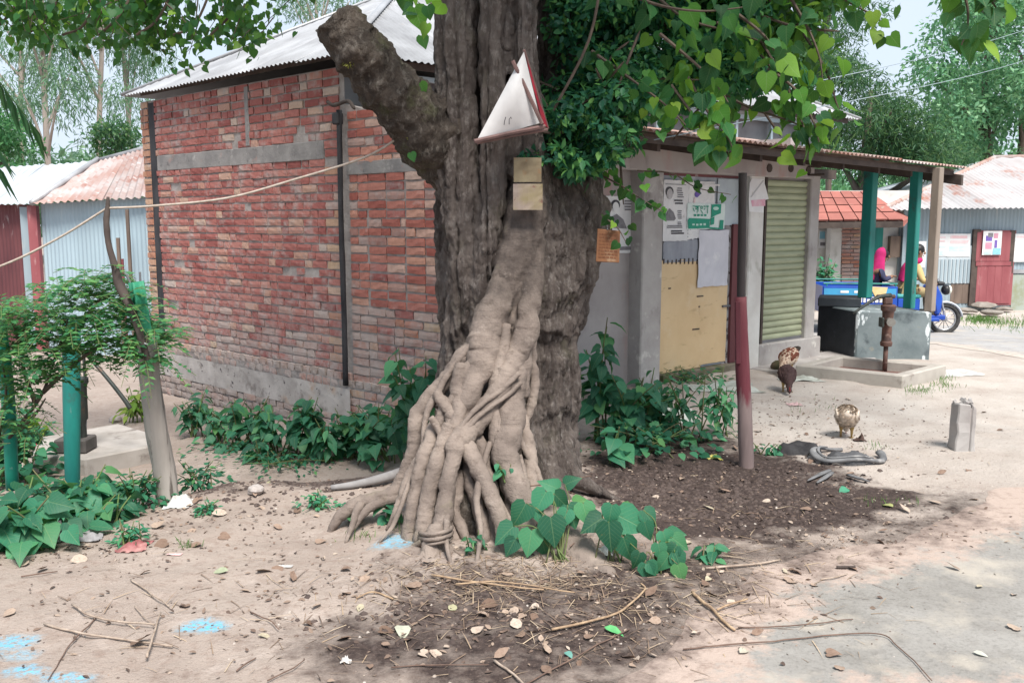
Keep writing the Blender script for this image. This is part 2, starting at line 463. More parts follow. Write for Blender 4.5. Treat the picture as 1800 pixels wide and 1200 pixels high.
def zg(x, y):
    """height of the ground"""
    x = np.asarray(x, float); y = np.asarray(y, float)
    rn, _, _ = poly_dist(x, y, ROAD_NEAR)
    rf, _, _ = poly_dist(x, y, ROAD_FAR)
    off = sstep(0.05, -0.5, np.maximum(rn, rf))
    z = zpit(x, y)
    z = z + off * (0.035 * fbm(x * 0.9, y * 0.9, seed=3) + 0.018 * fbm(x * 4, y * 4, seed=9))
    z = z + 0.07 * np.exp(-((x + 0.02) ** 2 + (y - 4.75) ** 2) / 0.55)            # mound under the tree
    z = z - 0.07 * np.exp(-(((x - 1.0) / 0.8) ** 2 + ((y - 5.3) / 0.7) ** 2))       # hollow of dark soil
    z = z - 0.14 * sstep(11.2, 14.0, y) * sstep(2, 5, x)
    return z
def gz(x, y): return float(zg(np.array([x]), np.array([y]))[0])
def on_g(px, py, dz=0.0):
    p = on_z(px, py, 0.0)
    for _ in range(12):
        q = on_z(px, py, gz(p.x, p.y) + dz)
        p = p.lerp(q, 0.7)
    return p
def grid_axis(spans):
    a = []
    for lo, hi, st in spans: a += list(np.arange(lo, hi - 1e-6, st))
    return np.array(a + [spans[-1][1]])
gx = grid_axis([(-90, -20, 7), (-20, -6, 0.7), (-6, -3.2, 0.12), (-3.2, 4.2, 0.03), (4.2, 8, 0.1), (8, 20, 0.6), (20, 90, 7)])
gy = grid_axis([(-20, 1, 2.1), (1, 2.6, 0.2), (2.6, 7.2, 0.03), (7.2, 12, 0.08), (12, 26, 0.4), (26, 120, 6)])
GX, GY = np.meshgrid(gx, gy)
X, Y = GX.ravel(), GY.ravel()
near = (X > -4) & (X < 5) & (Y < 9)
Z = zg(X, Y)
fine = np.zeros_like(Z)
fine[near] = 0.009 * fbm(X[near] * 9, Y[near] * 9, seed=21, octaves=4)
def wet_at(x, y):
    dark = np.zeros_like(x)
    n0 = 0.30 * fbm(x * 1.5, y * 1.5, seed=31) + 0.30 * fbm(x * 5, y * 5, seed=33)
    for poly, soft, amt in DARK:
        d, _, _ = poly_dist(x, y, poly)
        dark = np.maximum(dark, amt * sstep(-soft * 0.9, soft * 1.1, d + n0))
    return dark
dark = wet_at(X, Y)
crumb = np.zeros_like(Z)
crumb[near] = np.maximum(0, fbm(X[near] * 24, Y[near] * 24, seed=51, octaves=3)) * 0.02
rn, _, _ = poly_dist(X, Y, ROAD_NEAR)
rfar, _, _ = poly_dist(X, Y, ROAD_FAR)
offr = sstep(0.02, -0.12, np.maximum(rn, rfar))
Z = Z + offr * (fine + crumb * dark) - 0.012 * sstep(0.10, 0.35, np.maximum(rn, rfar))
pale = sstep(3.2, 7.5, Y) * sstep(0.9, 2.2, X)
blue = np.zeros_like(Z)
for (bu, bv, rx, ry, k) in ((362, 1104, 40, 12, 1.0), (335, 1108, 22, 8, 0.6), (20, 1135, 42, 14, 0.75), (35, 1155, 40, 10, 0.5), (40, 1184, 42, 9, 0.95), (120, 1194, 55, 9, 0.8), (702, 962, 36, 12, 0.6), (672, 968, 22, 6, 0.5)):
    c, e1, e2 = on_z(bu, bv), on_z(bu + rx, bv), on_z(bu, bv - ry)
    q = ((X - c.x) / (e1.x - c.x)) ** 2 + ((Y - c.y) / (e2.y - c.y)) ** 2
    blue = np.maximum(blue, k * sstep(1.5, 0.2, q + 0.9 * fbm(X * 18, Y * 18, seed=77)))
nx, ny = len(gx), len(gy)
idx = np.arange(nx * ny).reshape(ny, nx)
Fq = np.stack([idx[:-1, :-1], idx[:-1, 1:], idx[1:, 1:], idx[1:, :-1]], -1).reshape(-1, 4)
g_me = np_mesh('ground', np.stack([X, Y, Z], -1), Fq, smooth=True)
for nm, arr in (('wet', dark), ('pale', pale), ('blue', blue)):
    at_ = g_me.attributes.new(nm, 'FLOAT', 'POINT'); at_.data.foreach_set('value', arr.astype(np.float32))
t = NT('trodden_dirt')
col = t.mix(t.rng(t.noise(1.3, 6), 0.35, 0.65), (0.375, 0.312, 0.272), (0.30, 0.243, 0.21))
col = t.mix(t.rng(t.noise(14, 6, rough=0.7), 0.50, 0.70, 0, 0.65), col, (0.23, 0.165, 0.135))
col = t.mix(t.rng(t.noise(5, 6, rough=0.65), 0.56, 0.75, 0, 0.6), col, (0.50, 0.425, 0.38))
col = t.mix(t.math('MULTIPLY', t.attr('pale'), t.rng(t.noise(2.2, 5), 0.3, 0.6, 0.35, 0.95)), col, (0.50, 0.455, 0.415))
wet = t.math('ADD', t.attr('wet'), t.rng(t.noise(7, 6, rough=0.7), 0.3, 0.7, -0.28, 0.22))
wet = t.math('MULTIPLY', t.rng(wet, 0.06, 0.62), t.rng(t.attr('wet'), 0.02, 0.15))
dk = t.mix(t.rng(t.noise(30, 5, rough=0.7), 0.35, 0.7), (0.036, 0.026, 0.024), (0.088, 0.064, 0.056))
col = t.mix(wet, col, dk)
col = t.mix(t.rng(t.noise(60, 3), 0.6, 0.7, 0, 0.5), col, (0.17, 0.125, 0.1))
bl = t.math('MULTIPLY', t.attr('blue'), t.rng(t.noise(45, 4, rough=0.7), 0.38, 0.6))
col = t.mix(bl, col, (0.13, 0.50, 0.72))
hgt = t.math('ADD', t.noise(38, 6, rough=0.7), t.math('MULTIPLY', t.noise(110, 3), 0.4))
t.bump(hgt, 0.75, 0.018)
M_DIRT = t.done(col, 0.95, 0, 0.2)
ground = tag(mesh_obj('ground', g_me, M_DIRT), kind='structure')

def draped_sheet(name, poly, step, wob, lift, material, seed):
    xs = [p[0] for p in poly]; ys = [p[1] for p in poly]
    ax, ay = np.arange(min(xs) - step, max(xs) + step, step), np.arange(max(min(ys), 1.0) - step, max(ys) + step, step)
    A, B = np.meshgrid(ax, ay)
    a, b = A.ravel(), B.ravel()
    d, bx, by = poly_dist(a, b, poly)
    out = d < 0
    px_, py_ = np.where(out, bx, a), np.where(out, by, b)
    w1, w2 = wob * fbm(px_ * 3.1, py_ * 3.1, seed=seed), wob * fbm(px_ * 3.1, py_ * 3.1, seed=seed + 5)
    k = sstep(0.6, 0.0, d)
    px_, py_ = px_ + w1 * k, py_ + w2 * k
    n1, n2 = len(ax), len(ay)
    ii = np.arange(n1 * n2).reshape(n2, n1)
    q = np.stack([ii[:-1, :-1], ii[:-1, 1:], ii[1:, 1:], ii[1:, :-1]], -1).reshape(-1, 4)
    keep = (d[q] > 0).any(axis=1)
    q = q[keep]
    used = np.unique(q); rem = np.full(n1 * n2, -1); rem[used] = np.arange(len(used))
    zz = zg(px_[used], py_[used]) + lift
    me = np_mesh(name, np.stack([px_[used], py_[used], zz], -1), rem[q], smooth=True)
    ed = me.attributes.new('inner', 'FLOAT', 'POINT')
    ed.data.foreach_set('value', np.maximum(d[used], 0).astype(np.float32))
    wt = me.attributes.new('wet', 'FLOAT', 'POINT')
    wt.data.foreach_set('value', wet_at(px_[used], py_[used]).astype(np.float32))
    return tag(mesh_obj(name, me, material), kind='structure')
def road_mat(name, c1, c2, dust, reach):
    t = NT(name)
    col = t.mix(t.rng(t.noise(2.0, 6), 0.35, 0.65), c1, c2)
    col = t.mix(t.rng(t.noise(55, 4), 0.5, 0.7, 0, 0.5), col, t.mix(1.0, col, (0.6, 0.6, 0.6), 'MULTIPLY'))
    col = t.mix(t.rng(t.noise(9, 6, rough=0.7), 0.5, 0.72, 0, 0.6), col, t.mix(1.0, col, (0.62, 0.6, 0.58), 'MULTIPLY'))
    col = t.mix(t.rng(t.noise(3.1, 5), 0.52, 0.68, 0, 0.8), col, (0.43, 0.385, 0.33))
    # earth carried over the edge, the same earth as beside the road
    e = t.rng(t.attr('inner'), 0, reach, 1.35, -0.25)
    e = t.math('ADD', e, t.rng(t.noise(2.6, 6, rough=0.7), 0.3, 0.7, -0.5, 0.5))
    e = t.math('ADD', e, t.rng(t.noise(16, 5, rough=0.7), 0.3, 0.7, -0.25, 0.25))
    wet = t.rng(t.math('ADD', t.attr('wet'), t.rng(t.noise(7, 6, rough=0.7), 0.3, 0.7, -0.28, 0.22)), 0.06, 0.62)
    dirt = t.mix(t.rng(t.noise(14, 6, rough=0.7), 0.50, 0.70, 0, 0.65), dust, (0.23, 0.165, 0.135))
    dirt = t.mix(t.math('MULTIPLY', wet, t.rng(t.attr('wet'), 0.02, 0.15)), dirt, t.mix(t.rng(t.noise(30, 5, rough=0.7), 0.35, 0.7), (0.060, 0.042, 0.038), (0.125, 0.092, 0.08)))
    col = t.mix(t.rng(e, 0.3, 0.7), col, dirt)
    t.bump(t.math('ADD', t.noise(75, 5, rough=0.7), t.noise(20, 5, rough=0.7)), 0.5, 0.010)
    return t.done(col, 0.9, 0, 0.25)
draped_sheet('road', ROAD_NEAR, 0.06, 0.10, 0.003, road_mat('worn_cement_road', (0.315, 0.30, 0.282), (0.235, 0.222, 0.205), (0.41, 0.325, 0.28), 0.55), 3)
draped_sheet('road', ROAD_FAR, 0.14, 0.22, 0.004, road_mat('dusty_asphalt', (0.40, 0.39, 0.385), (0.33, 0.32, 0.315), (0.48, 0.42, 0.37), 0.6), 8)

# ------------------------------------------------------------------ corrugated sheets
def sheets(name, bot, top, length, width, material, parent, pitch=0.076, amp=0.010, up=Vector((0, 0, 1)), vseg=2, seed=0, sag=0.0, share=6):
    """one corrugated sheet after the other along u in [0, length] (m); bot(u), top(u) give its lower and upper edge"""
    rs = np.random.default_rng(seed)
    u, k = 0.0, 0
    while u < length - 0.02:
        u1 = min(u + width * rs.uniform(0.93, 1.05), length)
        if length - u1 < 0.25 * width: u1 = length
        n = max(int((u1 + 0.04 - u) / pitch * share), 2)
        lift = 0.004 * (k % 2) + rs.uniform(0, 0.004)
        dz0, dz1 = rs.uniform(-0.008, 0.008), rs.uniform(-0.008, 0.008)
        V = []
        for i in range(n + 1):
            uu = min(u + (u1 + 0.04 - u) * i / n, length)
            b, tp = bot(uu), top(uu)
            w = amp * math.sin(2 * PI * uu / pitch) + lift
            for j in range(vseg + 1):
                f = j / vseg
                p = b.lerp(tp, f) + up * (w + (dz0 if j == 0 else 0) + (dz1 if j == vseg else 0) - sag * 4 * f * (1 - f))
                V.append(p)
        m = vseg + 1
        F = [(i * m + j, (i + 1) * m + j, (i + 1) * m + j + 1, i * m + j + 1) for i in range(n) for j in range(vseg)]
        me = bpy.data.meshes.new(name); me.from_pydata([tuple(p) for p in V], [], F)
        me.polygons.foreach_set('use_smooth', [True] * len(me.polygons))
        mesh_obj(name, me, material, parent)
        u, k = u1, k + 1
def lerpf(a, b, L):
    a, b = Vector(a), Vector(b)
    return lambda u: a.lerp(b, u / L)
def hipf(c0, c1, tops, L):
    """upper edge of a hipped plane: from corner c0 through the points in tops [(u, point)] to corner c1"""
    st = [(0.0, Vector(c0))] + [(a, Vector(b)) for a, b in tops] + [(L, Vector(c1))]
    def f(u):
        for (a, p), (b, q) in zip(st, st[1:]):
            if u <= b + 1e-9:
                return p.lerp(q, (u - a) / max(b - a, 1e-9))
        return st[-1][1]
    return f

# ------------------------------------------------------------------ the two joined brick buildings
WA = Vector((-1.6, 8.85, 0)); WD = Vector((-0.743, 0.669, 0))          # main brick wall: from the black pole to the far left corner
FK = Vector((-0.1, 7.5, 0)); FD = Vector((0.77, 0.638, 0))             # shop front: from the corner behind the trunk along the road
NW = Vector((-0.669, -0.743, 0)); NF = Vector((0.638, -0.77, 0))       # outward normals
def WP(tt, z, off=0.0): return WA + WD * tt + NW * off + Vector((0, 0, z))
def FP(s, z, off=0.0): return FK + FD * s + NF * off + Vector((0, 0, z))
def fpx(px, py, off=0.0):
    p = on_plane(px, py, FP(0, 0, off), NF)
    return (p - FP(0, 0, off)).dot(FD), p.z
WALL_L = 4.05

house = thing('brick_house', 'unplastered red brick house with hipped zinc roof behind the banyan trunk', 'house', WP(2.0, -0.5))
shop = thing('roadside_shop', 'low plastered shop with rusty lean-to roof, shutter and open porch on posts', 'shop', FP(2.0, 0))

def brick_mesh(name, L, H, Dp, seed):
    rs = np.random.default_rng(seed)
    nx_, nz_ = 4, 3
    V, F = [], []
    for j in range(nz_):
        for i in range(nx_):
            ex = (i in (0, nx_ - 1)); ez = (j in (0, nz_ - 1))
            x = -L / 2 + L * i / (nx_ - 1) + rs.uniform(-0.004, 0.004)
            z = -H / 2 + H * j / (nz_ - 1) + rs.uniform(-0.0035, 0.0035)
            y = rs.uniform(-0.002, 0.003) - (0.0015 if ex or ez else 0) - (0.002 if ex and ez else 0)
            V.append((x, -y if False else -(y), z))
    for j in range(nz_ - 1):
        for i in range(nx_ - 1):
            a = j * nx_ + i
            F.append((a, a + 1, a + nx_ + 1, a + nx_))
    # rim back into the wall
    rim = [i for i in range(nx_)] + [(j + 1) * nx_ - 1 for j in range(1, nz_)] + [(nz_ - 1) * nx_ + i for i in range(nx_ - 2, -1, -1)] + [j * nx_ for j in range(nz_ - 2, 0, -1)]
    o = len(V)
    for r_ in rim:
        x, y, z = V[r_]; V.append((x, Dp, z))
    n = len(rim)
    for k in range(n):
        F.append((rim[(k + 1) % n], rim[k], o + k, o + (k + 1) % n))
    me = bpy.data.meshes.new(name); me.from_pydata(V, [], F)
    return me
def wall_matrix(p, along, outn, roll=0.0, scale=(1, 1, 1)):
    """brick space: x along the wall, -y out of the wall, z up"""
    m = Matrix((along, -outn, Vector((0, 0, 1)))).transposed().to_4x4()
    return Matrix.Translation(p) @ m @ Matrix.Rotation(roll, 4, 'Y') @ Matrix.Diagonal((*scale, 1))
BK = {}
for nm, L in (('stretcher', 0.238), ('header', 0.112), ('half', 0.17)):
    for mk, mm in (('red', M_BRICK), ('pale', M_BRICK_PALE), ('orange', M_BRICK_ORANGE), ('tan', M_BRICK_TAN), ('base', M_BRICK_BASE)):
        for v in range(3):
            me = brick_mesh('brick', L, 0.0665, 0.05, hash((nm, v)) % 1000 if False else len(BK) * 7 + v)
            me.materials.append(mm)
            BK[nm, mk, v] = me
SAVED = []
def lay(parent, rows, maxobj):
    """rows of (kind, colour, matrix, key); the maxobj with the smallest key become parts, the rest one joined part"""
    rows.sort(key=lambda r: r[3])
    for kind, colr, Mx, _ in rows[:maxobj]:
        mesh_obj('brick', BK[kind, colr, random.randrange(3)], None, parent, Mx)
    rest = rows[maxobj:]
    if rest:
        by = {}
        for kind, colr, Mx, _ in rest: by.setdefault(colr, []).append((kind, Mx))
        mats, V, F, mi = [], [], [], []
        for ci, (colr, lst) in enumerate(sorted(by.items())):
            mats.append({'red': M_BRICK, 'pale': M_BRICK_PALE, 'orange': M_BRICK_ORANGE, 'tan': M_BRICK_TAN, 'base': M_BRICK_BASE}[colr])
            for kind, Mx in lst:
                me = BK[kind, colr, random.randrange(3)]
                o = len(V)
                V += [tuple(Mx @ v.co) for v in me.vertices]
                for p in me.polygons:
                    F.append(tuple(i + o for i in p.vertices)); mi.append(ci)
        me = bpy.data.meshes.new('far_bricks'); me.from_pydata(V, [], F)
        for m_ in mats: me.materials.append(m_)
        me.polygons.foreach_set('material_index', mi)
        tag(mesh_obj('far_bricks', me, None, parent), kind='stuff')

CH = 0.0835
rb = random.Random(3)
def course(fn, along, outn, z, t0, t1, kinds, colour, holes=(), jit=0.004, tilt=0.008, key=lambda t_: t_, off=0.0):
    out, tt = [], t0
    k = rb.randrange(len(kinds))
    while tt < t1 - 0.03:
        kind = kinds[k % len(kinds)] if rb.random() > 0.12 else rb.choice(('stretcher', 'header', 'header', 'half'))
        L = {'stretcher': 0.238, 'header': 0.112, 'half': 0.17}[kind]
        sc = 1.0
        if tt + L > t1 + 0.02:
            sc = max((t1 - tt) / L, 0.2)
        mid = tt + L * sc / 2
        hole = any(abs(mid - h[0]) < 0.085 and abs(z - h[1]) < 0.045 for h in holes)
        if not hole:
            c = colour(mid, z)
            P_ = fn(mid, z + rb.uniform(-jit, jit), off + rb.uniform(-0.005, 0.006))
            out.append((kind, c, wall_matrix(P_, along, outn, rb.uniform(-tilt, tilt), (sc * rb.uniform(0.96, 1.03), 1, rb.uniform(0.93, 1.07))), key(mid)))
        tt += L * sc + rb.uniform(0.012, 0.022)
        k += 1
    return out
# ---- main wall
band0, band1 = 2.215, 2.345
holes = [(0.62, 1.03), (1.0, 1.02), (1.32, 1.05), (2.2, 1.0), (2.6, 1.04), (3.2, 1.05), (0.25, 2.12), (0.95, 2.12), (1.25, 2.42), (1.9, 2.44), (2.6, 2.42), (0.66, 2.44), (1.7, 1.75), (2.9, 1.3), (3.3, 2.0), (3.4, 0.55)]
def wcol(tt, z):
    r_ = rb.random()
    if tt < 0.28 and r_ < 0.35: return 'tan' if rb.random() < 0.7 else 'pale'
    if z < 0.40 and r_ < 0.35: return 'pale'
    if z < 0.75 and r_ < 0.10: return 'pale'
    return 'red'
rows = []
z = 0.145
while z < 3.06:
    if not (band0 - 0.03 < z < band1 + 0.03):
        t_end = 3.70
        rows += course(WP, WD, NW, z, 0.075, t_end, ('stretcher', 'stretcher', 'header'), wcol, holes)
    else:
        rows += course(WP, WD, NW, z, 0.075, 0.32, ('stretcher',), wcol)
    rows += course(WP, WD, NW, z, 3.86, 4.05, ('header', 'half'), lambda a, b: 'tan', key=lambda t_: t_ + 3)
    z += CH
lay(house, rows, 285)
m = MB()
m.obox(WP(0.0, -0.75, -0.22), WD * WALL_L, NW * 0.205, Vector((0, 0, 3.78)))
m.build('wall', M_MORTAR, house)
m = MB()                                                              # cement band half-way up and the thin plaster upright
m.obox(WP(0.33, band0 - 0.035, -0.03), WD * 3.35, NW * 0.034, Vector((0, 0, band1 - band0 + 0.05)))
m.build('lintel_band', M_GREY_BAND, house, bevel=0.006)
m = MB()
m.obox(WP(1.62, band1 + 0.03, -0.03), WD * 0.075, NW * 0.038, Vector((0, 0, 0.62)))
m.build('plaster_strip', M_GREY_BAND, house, bevel=0.006)
m = MB()
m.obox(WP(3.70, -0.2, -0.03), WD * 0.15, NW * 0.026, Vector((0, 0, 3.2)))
m.build('recess_shade_strip', M_BLACK_POLE, house)  # shade of the narrow corner recess, put in as a black strip
# foot: ledge of brick on edge, plaster band, rough bricks below
rows = []
for k_ in range(30):
    tt = 0.02 + k_ * 0.134
    for dz, kd in ((0.062, 'header'), (-0.02, 'header')):
        rows.append((kd, rb.choice(('base', 'base', 'pale')), wall_matrix(WP(tt + (0.06 if dz < 0 else 0), dz + rb.uniform(-0.006, 0.006), 0.03 + rb.uniform(-0.006, 0.006)), WD, NW, rb.uniform(-0.03, 0.03), (0.95, 1, 1.05)), 0))
for r_ in range(4):
    z_ = -0.37 - 0.08 * r_
    rows += course(WP, WD, NW, z_, -0.3, 4.05, ('header', 'stretcher', 'header'), lambda a, b: 'base', off=0.05, jit=0.012, tilt=0.04, key=lambda t_: t_)
lay(house, rows, 0)
m = MB()
m.obox(WP(-0.05, -0.9, -0.02), WD * 4.1, NW * 0.045, Vector((0, 0, 0.93)))
m.build('foundation', M_MORTAR, house)
n_ = 40
V = []
for i in range(n_ + 1):
    tt = -0.06 + 4.12 * i / n_
    for j in range(6):
        zz = -0.335 + 0.285 * j / 5
        o_ = 0.05 + 0.006 * float(fbm(np.array([tt * 6]), np.array([zz * 6]), seed=4)[0])
        V.append(WP(tt, zz + (0.012 * float(fbm(np.array([tt * 5]), np.array([0.3]), seed=8)[0]) if j in (0, 5) else 0), o_))
F = [(i * 6 + j, (i + 1) * 6 + j, (i + 1) * 6 + j + 1, i * 6 + j + 1) for i in range(n_) for j in range(5)]
me = bpy.data.meshes.new('plaster_band'); me.from_pydata([tuple(p) for p in V], [], F)
mesh_obj('plaster_band', me, mat('old_plaster', (0.50, 0.465, 0.44), (0.36, 0.33, 0.31), 4, layers=[((0.46, 0.35, 0.28), 3, 0.58, 0.7), ((0.24, 0.215, 0.2), 7, 0.54, 0.7), ((0.07, 0.06, 0.065), 13, 0.63, 0.68)], bump=0.6, bscale=28, rough=0.95), house)
# back and right-hand walls of the house
m = MB()
m.obox(WP(0.0, -0.4, -0.02), FD * 7.9, -NF * 0.1, Vector((0, 0, 3.40)))
m.obox(WP(4.0, -0.6, -0.02), FD * 7.9, NF * 0.1, Vector((0, 0, 3.60)))
m.obox(WP(0.05, -0.4, -0.1) + FD * 7.8, FD * 0.1, WD * 3.9, Vector((0, 0, 3.40)))
m.build('tin_side_wall', M_TIN_DARK, house)
m = MB()
for zz in (2.45, 2.95):
    m.obox(WP(-0.06, zz, -0.02) + FD * 0.1, FD * 7.7, NF * 0.05, Vector((0, 0, 0.05)))
for k_ in range(10):
    m.obox(WP(-0.055, 2.2, -0.02) + FD * (0.3 + k_ * 0.8), FD * 0.05, NF * 0.04, Vector((0, 0, 0.8)))
m.build('wall_rails', M_TIN_GREY, house)
# hipped roof
CR = at(604, 98, 8.55); CL = at(214, 166, 11.55)
zE = (CR.z + CL.z) / 2; CR.z = zE; CL.z = zE
e1 = (CL - CR); L1 = e1.length; e1n = e1.normalized()
AP = at(697, -14, 11.8)
uA = (AP - CR).dot(e1n)
CF = CR + FD * 8.9
RB = AP + FD * 4.0
L2 = 8.9
uA2, uB2 = (AP - CR).dot(FD), (RB - CR).dot(FD)
rise1 = (AP - (CR + e1n * uA)).normalized()
n1 = e1n.cross(rise1); n1 = n1 if n1.z > 0 else -n1
rise2 = (AP - (CR + FD * uA2)).normalized()
n2 = FD.cross(rise2); n2 = n2 if n2.z > 0 else -n2
sheets('roof_sheet', lerpf(CR, CL, L1), hipf(CR, CL, [(uA, AP)], L1), L1, 0.76, M_TIN, house, up=n1, seed=1, vseg=3)
sheets('roof_sheet', lerpf(CR, CF, L2), hipf(CR, CF, [(uA2, AP), (uB2, RB)], L2), L2, 0.76, M_TIN, house, up=n2, seed=2, vseg=3)
CB = CL + FD * 8.9
m = MB()
m.add([CL, CB, RB, AP], [(0, 1, 2, 3)]); m.add([CF, CB, RB], [(0, 1, 2)])
m.build('rear_roof', M_TIN, house)
m = MB()
for a_, b_ in ((CR, AP), (CL, AP), (AP, RB), (CF, RB)):
    m.tube([a_ + Vector((0, 0, 0.02)), b_ + Vector((0, 0, 0.02))], 0.045, 8, flat=0.5)
m.build('ridge_cap', M_TIN, house, smooth=True)
m = MB()
m.obox(CR - Vector((0, 0, 0.075)) + e1n * 0.1 + rise1 * 0.16, e1n * (L1 - 0.3), rise1 * 0.05, Vector((0, 0, 0.05)))
m.obox(CR - Vector((0, 0, 0.11)) + FD * 0.1 + rise2 * 0.1, FD * 8.6, rise2 * 0.05, Vector((0, 0, 0.07)))
m.build('eave_board', M_WOOD_DARK, house)
# black pole in the joint, with the short stick on its top
pole = thing('black_pole', 'tall black pole standing in the joint of the brick wall, stick across its top', 'pole', WP(0.0, -0.2, 0.03))
pb = [WP(0.005, -0.02, 0.05), WP(0.0, 0.8, 0.052), WP(0.012, 1.6, 0.05), WP(0.0, 2.62, 0.05)]
MB().tube(spline([tuple(p) for p in pb], 8), 0.027, 9, rough=0.16, seed=2).build('shaft', M_BLACK_POLE, pole, smooth=True)
MB().tube(spline([tuple(p) for p in (WP(0.12, 2.70, 0.09), WP(0.02, 2.66, 0.09), WP(-0.2, 2.68, 0.1), WP(-0.32, 2.60, 0.12))], 5), [0.018] * 15 + [0.012], 7).build('stick', M_WOOD_DARK, pole, smooth=True)
m = MB(); m.box(WP(0.02, 2.54, 0.055), (0.09, 0.08, 0.11), Matrix.Rotation(math.atan2(WD.y, WD.x), 3, 'Z'))
m.build('head_block', M_BLACK_POLE, pole, bevel=0.012)

# ---- side wall of the shop in the same line (bricks right of the pole)
def SP(tt, z, off=0.0): return WA - WD * tt + NW * off + Vector((0, 0, z))
SL = 2.02
rows = []
z = 0.06
def scol_fn(tt, z):
    r_ = rb.random()
    if 0.06 < tt and 0.80 < z < 2.0:
        return 'orange' if r_ < 0.75 else ('red' if r_ < 0.85 else 'pale')
    if z >= 2.0: return 'orange' if r_ < 0.6 else ('red' if r_ < 0.85 else 'pale')
    return 'pale' if r_ < 0.8 else ('red' if r_ < 0.9 else 'tan')
while z < 2.62:
    top = 2.72 - 0.12 * 0
    in_lintel = 2.0 < z < 2.14
    if in_lintel:
        pass
    elif 0.80 < z < 2.0:
        for a_, b_ in ((0.06, 0.33), (0.345, 0.855), (0.87, SL)):
            rows += course(SP, -WD, NW, z, a_, b_, ('stretcher', 'header') if a_ < 0.3 else ('stretcher', 'stretcher'), scol_fn)
    else:
        e_ = SL if z < 2.2 else max(0.3, SL * (2.75 - z) / 0.5)
        rows += course(SP, -WD, NW, z, 0.06, min(e_, SL), ('stretcher', 'stretcher', 'header'), scol_fn)
    z += CH
lay(shop, rows, 280)
m = MB()
m.prism([SP(0.0, -0.5, -0.13), SP(SL, -0.5, -0.13), SP(SL, 2.2, -0.13), SP(0.0, 2.68, -0.13)], NW * 0.115)
m.build('side_wall', M_MORTAR, shop)
m = MB(); m.obox(SP(0.03, 2.015, -0.03), -WD * 1.5, NW * 0.036, Vector((0, 0, 0.125)))
m.build('lintel', M_GREY_BAND, shop, bevel=0.006)
rows = []
for k_ in range(16):
    tt = 0.05 + k_ * 0.128
    rows.append(('header', 'base', wall_matrix(SP(tt, 0.0 + rb.uniform(-0.005, 0.005), 0.03), -WD, NW, rb.uniform(-0.03, 0.03), (0.98, 1, 1)), 0))
for r_ in range(5):
    rows += course(SP, -WD, NW, -0.09 - 0.084 * r_, 0.0, SL, ('stretcher', 'half'), lambda a, b: 'tan' if rb.random() < 0.4 else 'pale', off=0.03, jit=0.004)
lay(shop, rows, 0)
m = MB(); m.obox(SP(0, -0.7, -0.02), -WD * SL, NW * 0.035, Vector((0, 0, 0.69)))
m.build('foundation', M_PLASTER, shop)

# ---- shop front
m = MB()
m.obox(FP(0.0, -0.2, -0.18), FD * 1.84, NF * 0.12, Vector((0, 0, 2.55)))
m.obox(FP(1.84, 2.02, -0.18), FD * 2.6, NF * 0.12, Vector((0, 0, 0.33)))
m.obox(FP(4.33, -0.1, -0.18), FD * 0.12, -NF * 1.9, Vector((0, 0, 2.6)))
m.build('front_wall', M_PLASTER_PINK, shop)
m = MB(); m.obox(FP(1.0, 2.04, -0.06), FD * 3.4, NF * 0.16, Vector((0, 0, 0.27)))
m.build('lintel_beam', M_PLASTER_PINK, shop, bevel=0.01)
def pillar(px0, px1, z0, z1, off, dep, material, name='pillar'):
    s0, _ = fpx(px0, 500, off); s1, _ = fpx(px1, 500, off)
    m = MB(); m.obox(FP(s0, z0, off - dep), FD * (s1 - s0), NF * dep, Vector((0, 0, z1 - z0)))
    return m.build(name, material, shop, bevel=0.012), s0, s1
pillar(1128, 1164, -0.12, 2.05, 0.10, 0.22, M_PLASTER)
pw, ps0, ps1 = pillar(1314, 1339, 0.0, 2.1, 0.05, 0.22, M_WHITEWASH)
pillar(1419, 1435, 0.0, 2.1, 0.03, 0.22, M_PLASTER)
# plinth
m = MB()
sA, sB, sC = fpx(1165, 640)[0], fpx(1314, 640)[0], fpx(1437, 620)[0]
m.obox(FP(sA, -0.2, -0.2), FD * (sB - sA), NF * 0.22, Vector((0, 0, 0.285)))
m.build('door_sill', mat('mossy_cement', (0.20, 0.17, 0.14), (0.12, 0.11, 0.075), 7, layers=[((0.06, 0.10, 0.03), 6, 0.5, 0.65)], bump=0.4), shop, bevel=0.01)
m = MB()
m.obox(FP(ps1 + 0.002, -0.2, -0.2), FD * (sC - ps1), NF * 0.235, Vector((0, 0, 0.45)))
m.obox(FP(sB + 0.003, -0.2, -0.12), FD * (sC - sB + 1.6), NF * 0.66, Vector((0, 0, 0.22)))
m.build('plinth', M_PLASTER, shop, bevel=0.012)
